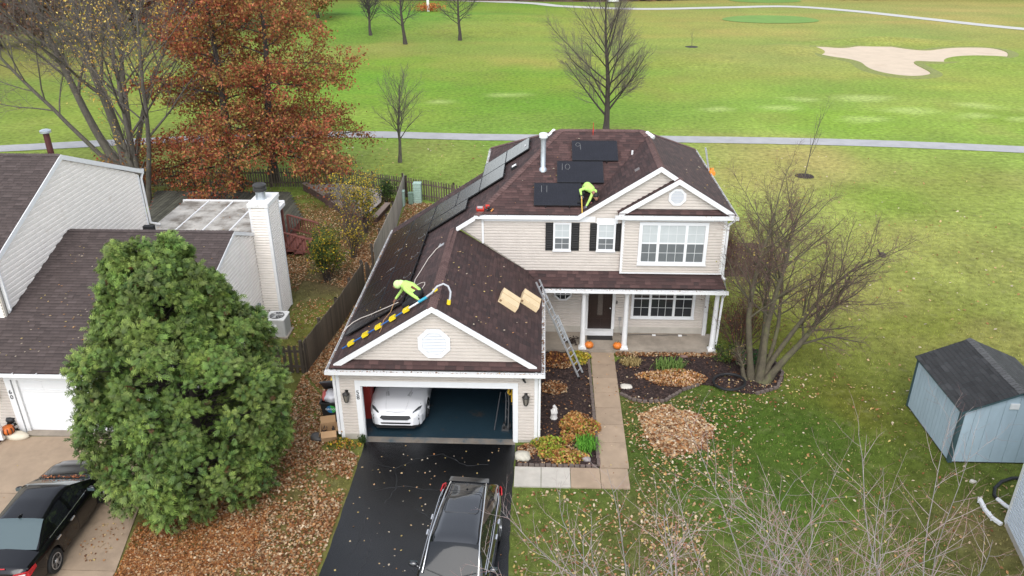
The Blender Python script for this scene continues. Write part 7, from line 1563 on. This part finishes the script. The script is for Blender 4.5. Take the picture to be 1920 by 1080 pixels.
# ---- dark SUV on the asphalt drive (front towards the street)
SU = dict(len=4.85, h=1.70, wr=.37, w=[(-2.42, .70), (-2.32, .82), (-1.6, .90), (0, .92), (1.4, .905), (2.0, .86), (2.3, .76), (2.42, .62)],
          belt=[(-2.42, .98), (-2.25, 1.08), (-1.2, 1.10), (0, 1.06), (1.0, 1.05), (1.9, .98), (2.3, .85), (2.42, .72)], crown=[(-2.42, 1.0), (-2.25, 1.12), (-1.2, 1.15), (.9, 1.16), (1.3, 1.14), (1.9, 1.05), (2.3, .92), (2.42, .74)],
          sill=[(-2.42, .48), (-2.2, .34), (-1, .28), (1.2, .28), (2.2, .3), (2.42, .42)], axles=(-1.42, 1.42), cab=(-2.28, -1.72, .55, 1.30), roof=[(-2.28, 1.14), (-1.72, 1.60), (-1.0, 1.685), (-.2, 1.70), (.4, 1.68), (.55, 1.64), (1.30, 1.13)], wroof=[(-2.28, .56), (-1.7, .50), (-.5, .58), (.5, .63), (1.30, .67)],
          pillars=(-.28, -1.25), mirror=(.88, 1.10), handles=(-.42, -1.0), hz=.95, doors=(1.05, -.22, -1.1), beltmat=CHROME, spokes=5, cpil=.25, wglass=mat('car_glass_grey', (.012, .014, .017), .05, 0, spec=.35))
cu = car('dark SUV with silver roof rails backed up on the black driveway', (4.45, -5.75, .015), math.pi-.07, SU, CARS, CGL)
for s in (-1, 1):
    rl = [(s*.49, -1.66, 1.645), (s*.525, -1.2, 1.70), (s*.575, -.5, 1.715), (s*.605, .1, 1.71), (s*.63, .55, 1.665), (s*.66, .95, 1.43), (s*.69, 1.25, 1.22)]; autosmooth(MB().tube(rl, .019, 6).build('roof_rail', CHROME, cu, world=False))
    patch(cu, 'tail_light', [(s*.82, -2.22, 1.05), (s*.76, -2.36, 1.0), (s*.76, -2.36, .84), (s*.84, -2.2, .86), (s*.85, -1.98, 1.0)], .035, LAMPG, (s*.8, -.6, .2))
    MB().tube([(s*.76, -1.9, 1.14), (s*.79, -.6, 1.13), (s*.80, .9, 1.12)], .013, 5).build('window_trim', CHROME, cu, world=False)
    MB().tube([(s*.89, -1.6, .88), (s*.912, .2, .86), (s*.897, 1.2, .86)], .012, 5).build('door_crease', CARS, cu, world=False)
sr = [(-.40, -.78), (-.45, -.70), (-.45, -.02), (-.40, .06), (.40, .06), (.45, -.02), (.45, -.70), (.40, -.78)]
zr_ = lambda x, yq: 1.722-.035*abs(x/.6)**2-.012*abs(yq+.35)
g = MB(); pts = [(x, yq-.45, zr_(x, yq-.45)+.008) for x, yq in sr]; g.tube(pts+[pts[0]], .008, 4, cap=False); g.build('sunroof_seal', BLACK, cu, world=False)
MB().tube([(.0, -1.45, 1.70), (.0, -1.50, 1.76)], [.03, .012], 6).build('roof_antenna', BLACK, cu, world=False); g = MB(); g.prism([(-.55, -1.72, 1.60), (.55, -1.72, 1.60), (.53, -1.92, 1.585), (-.53, -1.92, 1.585)], (0, 0, .03)); g.build('spoiler', CARS, cu, world=False)
patch(cu, 'rear_bumper', [(-.74, -2.30, .62), (.74, -2.30, .62), (.66, -2.50, .62), (-.66, -2.50, .62)], .10, mat('bumper_black', (.012, .012, .013), .4), (0, 0, 1))
for s in (-1, 1): MB().tube([(s*.08, 1.30, 1.17), (s*.62, 1.16, 1.26)], .012, 4).build('wiper', BLACK, cu, world=False)
# ================================================================== WORKERS
VIS = mat('hi_vis_lime', (.42, .66, .15), .8, .08, 14); VISW = mat('hi_vis_pale', (.58, .80, .32), .8, .08, 14); PANT = mat('trousers_black', (.012, .012, .014), .85, .2, 12); SKIN = mat('skin_brown', (.26, .12, .075), .55, .1, 10); GLOVE = mat('glove_grey', (.16, .17, .20), .8, .15, 20); HAIR = mat('hair_dark', (.012, .010, .009), .7, .2, 30); SHOE = mat('shoe_red', (.40, .14, .13), .7, .1); HARN = mat('harness_maroon', (.15, .03, .025), .7, .1)
def capsule(g, p0, r0, p1, r1, n=12):
    p0, p1 = Vector(p0), Vector(p1); d = p1-p0; L = max(d.length, 1e-4); d.normalize(); pts = []; rad = []
    for i in range(4): a = math.pi/2*(1-i/4+.02); pts.append(p0-d*r0*math.sin(a)); rad.append(max(.002, r0*math.cos(a)))
    pts.append(p0); rad.append(r0); pts.append(p1); rad.append(r1)
    for i in range(1, 5): a = math.pi/2*(i/4-.02); pts.append(p1+d*r1*math.sin(a)); rad.append(max(.002, r1*math.cos(a)))
    g.tube(pts, rad, n)
def hand(parent, wrist, d, pn, mt, s=1.0, curl=.9):
    """palm, four unequal bent fingers and a thumb off the palm's side"""
    w_, d, pn = Vector(wrist), Vector(d).normalized(), Vector(pn); pn = (pn-d*pn.dot(d)).normalized(); sd = d.cross(pn); g = MB()
    g.tube([w_-d*.01, w_+d*.03*s, w_+d*.085*s], [.026*s, .036*s, .038*s], 8)
    for i, (o, L) in enumerate(((-.030, .070), (-.010, .080), (.010, .075), (.029, .058))):
        a = w_+d*.085*s+sd*o*s; b = a+(d*math.cos(curl*.4)+pn*math.sin(curl*.4))*L*.45*s; c = b+(d*math.cos(curl)+pn*math.sin(curl))*L*.35*s; e = c+(d*math.cos(curl*1.7)+pn*math.sin(curl*1.7))*L*.28*s
        g.tube([a, b, c, e], [.0105*s, .010*s, .009*s, .007*s], 6)
    a = w_+d*.03*s-sd*.03*s; g.tube([a, a+(d*.6-sd*.7+pn*.3)*.04*s, a+(d*1.1-sd*.6+pn*.8)*.06*s], [.013*s, .011*s, .009*s], 6)
    return autosmooth(g.build('hand', mt, parent), 70)
def person(label, base, bones, mats, vox=.017):
    root = thing('person', label, 'person', base); g = MB()
    for p0, r0, p1, r1, k in bones: capsule(g, p0, r0, p1, r1)
    o = g.build('body', mats, root); md = o.modifiers.new('r', 'REMESH'); md.mode = 'VOXEL'; md.voxel_size = vox; md.use_smooth_shade = True
    sm_ = o.modifiers.new('s', 'SMOOTH'); sm_.factor = .5; sm_.iterations = 6
    bpy.context.view_layer.update(); me = bpy.data.meshes.new_from_object(o.evaluated_get(bpy.context.evaluated_depsgraph_get())); o.modifiers.clear(); me.name = 'body'
    me.materials.clear(); [me.materials.append(m_) for m_ in mats]
    c = np.empty(len(me.polygons)*3, np.float32); me.polygons.foreach_get('center', c); c = c.reshape(-1, 3)+np.array(wloc(root)); best = np.full(len(c), 9.); idx = np.zeros(len(c), np.int32)
    for p0, r0, p1, r1, k in bones:
        a, b = np.array(p0), np.array(p1); ab = b-a; t = np.clip(((c-a)@ab)/(ab@ab+1e-9), 0, 1); d = np.linalg.norm(c-a-t[:, None]*ab, axis=1)-(r0+(r1-r0)*t); m_ = d < best; best[m_] = d[m_]; idx[m_] = k
    me.polygons.foreach_set('material_index', idx); me.polygons.foreach_set('use_smooth', np.ones(len(c), bool)); o.data = me; return root
# worker kneeling on the garage slope, hood up
z = Zl
W1 = person('person in lime hooded jacket kneeling on the garage roof, leaning over the panels', (2.3, 1.1, z(2.3)), [
    ((2.60, .98, 4.86), .155, (2.62, 1.18, 4.86), .155, 1), ((2.58, 1.08, 4.90), .15, (2.40, 1.16, 5.02), .165, 0), ((2.40, 1.16, 5.02), .165, (2.20, 1.22, 5.06), .16, 0), ((2.22, 1.06, 5.04), .085, (2.20, 1.38, 5.04), .085, 0), ((2.18, 1.22, 5.08), .07, (2.04, 1.25, 5.09), .065, 0), ((1.97, 1.26, 5.06), .115, (1.93, 1.26, 5.04), .11, 2),
    ((2.20, 1.38, 5.02), .07, (2.02, 1.42, 4.76), .055, 0), ((2.02, 1.42, 4.76), .052, (1.84, 1.36, 4.52), .042, 0), ((2.24, 1.02, 5.0), .072, (2.48, .86, 4.88), .058, 0), ((2.48, .86, 4.88), .054, (2.66, .76, 4.80), .042, 0),
    ((2.60, .95, 4.82), .115, (2.18, .92, 4.50), .085, 1), ((2.18, .92, 4.46), .075, (2.56, .84, 4.68), .055, 1), ((2.62, 1.2, 4.82), .115, (2.24, 1.28, 4.55), .085, 1), ((2.24, 1.28, 4.50), .075, (2.62, 1.26, 4.74), .055, 1)], [VIS, PANT, VISW])
hand(W1, (1.84, 1.36, 4.52), (-.35, -.3, -.9), (-1, 0, .2), SKIN); hand(W1, (2.66, .76, 4.80), (.8, -.3, -.55), (0, 0, -1), SKIN)
g = MB(); g.ball((1.945, 1.26, 5.065), (.135, .13, .14), 14, 10); g.tube([(2.02, 1.26, 5.10), (2.16, 1.23, 5.10)], [.12, .10], 12); hd = autosmooth(g.build('hood', VISW, W1), 80)
g = MB(); g.ball((1.86, 1.26, 5.00), (.055, .072, .085), 10, 8); g.tube([(1.815, 1.26, 5.01), (1.795, 1.26, 4.985)], [.012, .016], 6); g.tube([(1.82, 1.235, 4.955), (1.815, 1.26, 4.95), (1.82, 1.285, 4.955)], .007, 5); fc = autosmooth(g.build('face', SKIN, W1), 70)
for s in (-1, 1): MB().ball((1.815, 1.26+s*.028, 5.03), .011, 6, 5).build('eye', BLACK, W1)
g = MB()
for (p, q) in (((2.42, 1.0, 5.12), (2.62, 1.0, 4.98)), ((2.58, .94, 4.78), (2.60, 1.22, 4.80)), ((2.52, .86, 4.80), (2.64, .86, 4.66))): g.tube([p, q], .035, 6)
autosmooth(g.build('harness', HARN, W1))
for y_ in (.84, 1.26): autosmooth(MB().tube([(2.50, y_, z(2.5)+.09), (2.62, y_, z(2.62)+.07), (2.74, y_, z(2.74)+.05)], [.05, .05, .035], 8).build('shoe', BLACK, W1))
rline('hand_cable', 'tan cord hanging from the kneeling worker hand down to the blue pole', 'cord', [Vector((1.80, 1.32, 4.44)), Vector((1.70, 1.02, z(1.7)+.14)), Vector((1.55, .62, z(1.55)+.16)), Vector((1.52, .30, z(1.52)+.03)), Vector((1.50, .12, z(1.50)+.03))], .010, mat('cord_tan', (.42, .24, .11), .8))
# worker crouching on the front slope
W2 = person('person in lime shirt and black trousers crouching on the front roof beside panel eleven', (8.15, 6.8, float(Fp(8.15, 6.8).z)), [
    ((8.00, 7.10, 6.30), .145, (8.18, 7.10, 6.30), .145, 1), ((8.10, 7.08, 6.38), .15, (8.14, 6.90, 6.50), .16, 0), ((8.14, 6.90, 6.50), .16, (8.26, 6.68, 6.46), .15, 0), ((8.08, 6.70, 6.47), .08, (8.42, 6.66, 6.38), .08, 0), ((8.32, 6.60, 6.40), .06, (8.40, 6.52, 6.30), .058, 2), ((8.43, 6.48, 6.24), .088, (8.45, 6.45, 6.20), .082, 2),
    ((8.06, 6.72, 6.48), .065, (7.87, 6.62, 6.44), .052, 0), ((7.87, 6.62, 6.44), .05, (7.91, 6.52, 6.27), .04, 0), ((8.34, 6.62, 6.36), .065, (8.22, 6.50, 6.10), .052, 0), ((8.22, 6.50, 6.10), .05, (8.11, 6.44, 5.90), .04, 0),
    ((8.0, 7.10, 6.26), .11, (7.98, 6.72, 6.30), .085, 1), ((7.98, 6.72, 6.28), .075, (7.98, 6.86, 5.94), .055, 1), ((8.20, 7.10, 6.26), .11, (8.36, 6.74, 6.26), .085, 1), ((8.36, 6.74, 6.24), .075, (8.32, 6.80, 5.92), .055, 1)], [VIS, PANT, SKIN])
hand(W2, (7.91, 6.52, 6.27), (.1, -.3, -.9), (.3, -.9, 0), GLOVE); hand(W2, (8.11, 6.44, 5.90), (-.3, -.2, -.9), (-.5, .2, -.3), GLOVE)
g = MB(); g.ball((8.44, 6.485, 6.275), (.108, .108, .105), 14, 10); autosmooth(g.build('hair', HAIR, W2), 80)
g = MB(); g.ball((8.46, 6.405, 6.175), (.06, .045, .07), 10, 8); g.tube([(8.465, 6.355, 6.20), (8.467, 6.34, 6.18)], [.012, .015], 6); g.tube([(8.44, 6.365, 6.155), (8.465, 6.358, 6.15), (8.49, 6.367, 6.155)], .007, 5); autosmooth(g.build('face', SKIN, W2), 70)
for s in (-1, 1): MB().ball((8.463+s*.026, 6.362, 6.225), .010, 6, 5).build('eye', BLACK, W2); MB().ball((8.445+s*.098, 6.47, 6.23), (.015, .02, .03), 6, 5).build('ear', SKIN, W2)
for (x_, y_, mt) in ((7.98, 6.80, BLACK), (8.32, 6.72, SHOE)):
    zz = float(Fp(x_, y_).z); autosmooth(MB().tube([(x_, y_+.08, zz+.09), (x_, y_-.02, zz+.06), (x_+.02, y_-.16, zz-.02)], [.05, .052, .035], 8).build('shoe', mt, W2))
t = thing('yellow_pole', 'yellow measuring stick held by the crouching worker down to the gutter', 'measuring stick', (7.93, 6.5, 6.2)); MB().beam((7.915, 6.49, 6.26), (7.955, 6.20, 5.60), .035, .02).build('stick', mat('stick_yellow', (.62, .40, .04), .5), t); MB().beam((7.905, 6.515, 6.30), (7.916, 6.485, 6.25), .05, .03).build('stick_end', BLACK, t)
tag(rebase(MB().fbox(Fp(7.78, 6.70, .135), (1, 0, 0), F_v, F_n, 0, .20, 0, .09, 0, .03).build('tool_block', BLACK)), 'small black tool lying on panel eleven beside the crouching worker', 'tool')
# ================================================================== FALLEN LEAVES AND GRASS
LPAL = np.array([srgb(172, 118, 84), srgb(142, 92, 64), srgb(200, 158, 126), srgb(220, 192, 168), srgb(116, 74, 54), srgb(186, 136, 96), srgb(158, 100, 62), srgb(206, 170, 140)])*.80*np.array((1.0, 1.06, .94))
LPALE = np.array([srgb(222, 205, 180), srgb(205, 175, 130), srgb(190, 140, 95), srgb(215, 190, 120)])*.85
LORG = np.array([srgb(180, 118, 66), srgb(164, 104, 58), srgb(196, 142, 90), srgb(144, 88, 52), srgb(206, 164, 122)])*.80
def scatter(name, pts, size, pal, seed, z=.02, lift=.03, tilt=.35):
    rg = np.random.default_rng(seed); n = len(pts); t = rg.uniform(0, 6.28, n); s = size*.80*rg.uniform(.55, 1.25, n)
    zz = (pts[:, 2] if pts.shape[1] > 2 else z)+rg.uniform(0, lift, n); c = np.c_[pts[:, :2], zz]
    a = np.c_[np.cos(t)*s, np.sin(t)*s, rg.normal(0, tilt, n)*s]; b = np.c_[-np.sin(t)*s, np.cos(t)*s, rg.normal(0, tilt, n)*s]*.62
    # six-point lobed leaf with a folded midrib
    V = np.stack([c-a, c-a*.25-b, c+a*.35-b*.8, c+a, c+a*.35+b*.8, c-a*.25+b], 1); V[:, [0, 3], 2] -= (.12*s)[:, None]; V[..., 2] = np.maximum(V[..., 2], (pts[:, 2] if pts.shape[1] > 2 else np.full(n, .0))[:, None]+.004)
    f = (np.arange(n)[:, None, None]*6+np.array([[0, 1, 2, 3], [0, 3, 4, 5]])[None]).reshape(-1, 4); col = np.repeat(pal[rg.integers(0, len(pal), n)]*rg.uniform(.7, 1.25, n)[:, None], 6, 0)
    o = link(name, np_mesh(name, V.reshape(-1, 3), f, col), LEAFM); o['kind'] = 'stuff'; return o
rg = np.random.default_rng(2024)
def blob(n, cx, cy, rx, ry, p=.5):
    a = rg.uniform(0, 6.28, n); r = rg.random(n)**p; return np.c_[cx+rx*r*np.cos(a), cy+ry*r*np.sin(a)]
def area(n, poly, patch=0, seed=1, s=1.2):
    px = np.array(poly); lo, hi = px.min(0), px.max(0); out = np.zeros((0, 2))
    for _ in range(40):
        q = rg.uniform(lo, hi, (n*2, 2)); q = q[inpoly(q[:, 0], q[:, 1], poly)]
        if patch: q = q[rg.random(len(q)) < np.clip((fbm(q[:, 0], q[:, 1], s, seed)-(.5-patch*.25))*4, 0, 1)]
        out = np.concatenate([out, q])
        if len(out) >= n: break
    return out[:n]
solids = [[(-.25, -.1), (6.45, -.1), (6.45, 7.3), (13.3, 7.3), (13.3, 15), (4, 15), (4, 11.7), (-.1, 11.7)], [(5.7, -2.26), (9.26, -2.26), (9.32, 5.9), (8.38, 5.9), (8.38, -1.28), (5.7, -1.28)], [(.75, -.1), (5.72, -.1), (5.8, -20), (.5, -20)], [(-20, -.2), (-5.6, -.2), (-4.6, -6), (-4.4, -12), (-20, -12)], [(-20, -.1), (-5.2, -.1), (-5.2, 10.2), (-11.6, 12.3), (-20, 12)], [(SX0, SY0), (SX1, SY0), (SX1, SY1), (SX0, SY1)], [(-16, 12.8), (-6.7, 12.8), (-6.7, 19), (-9, 24), (-17, 24)]]
def clear(p):
    k = np.ones(len(p), bool)
    for s in solids: k &= ~inpoly(p[:, 0], p[:, 1], s)
    return p[k]
# deep drifts left of the driveway and under the evergreen
scatter('fallen_leaves', clear(area(27000, [(-4.6, -12), (.55, -12), (.74, -5), (.78, -1.0), (.3, -.6), (-.4, -.7), (-1.6, .0), (-2.4, -1.5), (-4.4, -4.5)], 1.1, 3, 1.3)), .058, LPAL, 1, lift=.05)
scatter('fallen_leaves', clear(np.concatenate([area(15000, [(-5.2, -5.4), (-2.4, -5.0), (-1.2, -3.2), (-1.8, -8.5), (-4.6, -9)], .8, 4), blob(9000, -3.2, -4.9, 2.0, 1.3)])), .042, LORG, 2, lift=.05)
# strip between fence and garage
scatter('fallen_leaves', clear(np.concatenate([area(11000, [(-2.2, 3.8), (-.05, .9), (-.05, 8.0), (-1.4, 11.0)], 1.6, 5), area(2600, [(-2.2, 3.8), (-1.5, 11), (-1.9, 11), (-2.6, 4.2)]), area(2600, [(-1.35, 11.5), (-.2, 11.5), (.6, 17), (-1.3, 17)], .5, 8), area(8000, [(-1.3, 17.5), (1, 17), (1.2, 22.4), (-1.6, 23.6)], 1.4, 7), area(3500, [(-2.4, 3.9), (-.2, .8), (-.6, -.6), (-2.2, -.3)], 1.2, 9)])), .055, LPAL, 3, lift=.05)
# back yard of the neighbour
scatter('fallen_leaves', clear(np.concatenate([area(10000, [(-6.6, 12.8), (-1.8, 11.2), (-1.9, 23.6), (-6.4, 25.4), (-8.5, 24)], .9, 11), area(2600, [(-2.9, 11.4), (-1.75, 11.4), (-1.9, 21), (-2.7, 21)]), area(1500, [(-6.4, 10.4), (-4.6, 11), (-4.9, 15), (-6.2, 15)]), area(900, [(-5, 4), (-2.5, 4.2), (-2.0, 8), (-2.0, 11), (-4.2, 10)], .6, 3), area(900, [(-18, 20), (-9, 24.2), (-9, 25.5), (-18, 25.5)])])), .055, LPAL, 4, lift=.03)
# leaf pile
m = 11000; pp = blob(m, 11.03, .85, 1.12, 1.28, .56); rr = ((pp[:, 0]-11.03)/1.12)**2+((pp[:, 1]-.85)/1.28)**2; pz = np.clip(1-rr, 0, 1)**.7*.24*rg.random(m)**.35; th_ = np.arctan2(pp[:, 1]-.85, pp[:, 0]-11.03); jag = rg.uniform(.88, 1.10, m)*(1+.07*np.sin(th_*3+1)+.05*np.sin(th_*7+2)+.04*np.sin(th_*13)); pp = np.c_[11.03+(pp[:, 0]-11.03)*jag, .85+(pp[:, 1]-.85)*jag, pz]
pile = scatter('leaf_pile', pp, .072, np.concatenate([LPAL, LPAL[2:4], LPALE[:3]])*1.08, 5, lift=.03); rebase(pile); tag(pile, 'round raked pile of tan fallen leaves on the front lawn', 'leaf pile'); pile['kind'] = 'thing'
# lawns: scattered leaves
front = [(9.4, -9), (22, -9), (21, 1.5), (17, 6), (15.6, 4.6), (14, 2.9), (12.3, 3.5), (10.6, 2.2), (9.5, 2.7)]
scatter('fallen_leaves', clear(np.concatenate([area(900, front, 1.0, 21, 2.5), area(1100, [(9.4, -4), (12.5, -4), (14, 3.0), (9.4, 2.8)], .8, 23, 1.6), blob(260, 14.8, 3.6, 1.8, 1.2), blob(520, 11.03, .85, 1.75, 1.85, .75), area(500, [(9.3, -6), (11, -6), (11, -2.2), (9.4, -2.2)], .6, 24), area(700, [(5.85, -7), (9.2, -7), (9.2, -2.35), (5.85, -2.35)], .9, 25)])), .060, np.concatenate([LPALE, LPAL[:4]]), 6, lift=.03)
scatter('fallen_leaves', clear(np.concatenate([area(260, [(15, 3), (27, -3), (30, 22), (15, 14)], 0), area(420, [(-10, 26), (12, 24), (16, 36), (-10, 37)], .6, 31, 5), area(160, [(15, 14), (34, 20), (34, 34), (15, 36)], 0)])), .085, np.concatenate([LPALE, LPALE, LPAL[:3]]), 7, lift=.02)
# beds and porch foot
scatter('fallen_leaves', np.concatenate([area(1300, [(9.4, 5.55), (13.4, 5.6), (14.4, 5.2), (14.6, 5.7), (13.4, 5.86), (9.4, 5.84)]), blob(1500, 11.5, 4.0, 1.15, .6, .6), blob(450, 7.0, 3.2, .5, .45), blob(750, 7.25, 5.1, .7, .55), blob(700, 7.9, .9, .5, .7), blob(600, 7.2, -.6, .8, .5), blob(260, 6.1, -.5, .3, .35), area(260, bedL), area(220, bedR)]), .055, LPAL, 8, z=.045, lift=.07)
# driveway, walks, roofs: single pale leaves
dl = [(2.45, -1.0), (4.15, -1.1), (2.4, -2.3), (2.65, -2.55), (2.5, -3.0), (3.1, -3.3), (1.6, -3.3), (2.9, -4.0), (3.35, -4.0), (2.6, -5.2), (3.6, -1.6), (1.3, -1.6), (2.2, -5.9), (2.9, -5.7)]
dd = np.concatenate([np.array(dl)+rg.normal(0, .02, (len(dl), 2)), area(120, [(.9, -8), (5.5, -8), (5.6, -.3), (.9, -.3)])]); scatter('fallen_leaves', dd, .045, np.concatenate([LPALE, LPALE[:2], LPAL[2:4]]), 9, z=.016, lift=.006, tilt=.2)
scatter('fallen_leaves', np.concatenate([area(40, [(8.42, -2.2), (9.25, -2.2), (9.3, 5.8), (8.42, 5.8)]), area(50, [(-11, -9), (-4.8, -9), (-5.6, -.4), (-11, -.4)]), blob(70, -5.6, -4.9, .5, .8)]), .045, np.concatenate([LPALE[1:], LPAL]), 10, z=.05, lift=.008, tilt=.2)
rl_ = area(46, [(3.3, 0), (6.4, 0), (6.4, 5.5), (3.3, 6.2)]); r2 = area(26, [(4.6, 6.5), (8, 6.6), (10, 10), (7.4, 10.4)]); r3 = np.concatenate([area(90, [(-11, .2), (-7.6, -.2), (-8, 4), (-10.8, 5.6)], .8, 41), area(14, [(-8, 0), (-5.3, 0), (-5.3, 6), (-8, 6)])]); r4 = area(26, [(-.0, .5), (3.0, .5), (3.0, 8), (0, 11)]); r5 = area(14, [(11.8, 6.8), (13.4, 6.8), (13.4, 13), (12, 11)])
scatter('roof_leaves', np.concatenate([np.c_[rl_, Zr(rl_[:, 0])+.025], np.c_[r2, H2+S2*(r2[:, 1]-YF)+.025], np.c_[r3, NR_Z-NS*(NR_Y-r3[:, 1])+.025], np.c_[r4, Zl(r4[:, 0])+.15], np.c_[r5, H2+S_*(X3-r5[:, 0])+.025]]), .052, LPALE, 11, lift=.006, tilt=.1)
pr = np.concatenate([area(260, [(-11.3, 10.75), (-6.5, 10.75), (-6.5, 11.1), (-11.3, 11.3)]), area(60, [(-11.3, 11), (-6.5, 11), (-6.5, 15.7), (-11.3, 15.7)])]); scatter('roof_leaves', np.c_[pr, np.full(len(pr), 2.585)], .05, LPAL, 12, lift=.02)
# grass blades on the near lawns
def blades(name, polys, dens, h, seed):
    rg2 = np.random.default_rng(seed); P = []
    for poly in polys:
        px = np.array(poly); lo, hi = px.min(0), px.max(0); q = rg2.uniform(lo, hi, (int((hi-lo).prod()*dens), 2)); q = q[inpoly(q[:, 0], q[:, 1], poly)]; P.append(q)
    p = clear(np.concatenate(P)); 
    dist = np.hypot(p[:, 0]-8, (p[:, 1]-2)*.9); p = p[rg2.random(len(p)) < np.clip(1.05-dist/40, 0, 1)**1.6]
    p = p[~((p[:, 1] > 30) & (np.abs(p[:, 1]-36.5) < 3.5))]
    for b in (bedL, bedR): p = p[~inpoly(p[:, 0], p[:, 1], b)]
    n = len(p); t = rg2.uniform(0, 6.28, n); w_ = rg2.uniform(.006, .012, n)*1.6; hh = h*rg2.uniform(.5, 1.3, n); lx, ly = rg2.normal(0, .5, n)*hh, rg2.normal(0, .5, n)*hh; z = hgt(p[:, 0], p[:, 1])
    V = np.stack([np.c_[p[:, 0]-np.cos(t)*w_, p[:, 1]-np.sin(t)*w_, z], np.c_[p[:, 0]+np.cos(t)*w_, p[:, 1]+np.sin(t)*w_, z], np.c_[p[:, 0]+lx, p[:, 1]+ly, z+hh]], 1).reshape(-1, 3)
    col = lawn(p[:, 0], p[:, 1])*rg2.uniform(1.1, 2.1, n)[:, None]; dry_ = rg2.random(n) < .14; col[dry_] = np.array(srgb(175, 165, 105))*.7*rg2.uniform(.6, 1.2, dry_.sum())[:, None]
    me = np_mesh(name, V, np.arange(3*n).reshape(-1, 3), np.repeat(col, 3, 0)); o = link(name, me, mat('grass_blade', (0, 0, 0), .8, 0, attr='tint', spec=.2)); o['kind'] = 'stuff'
blades('grass', [[(-22, -10), (34, -10), (48, 20), (44, 46), (-24, 46)]], 250, .055, 5)
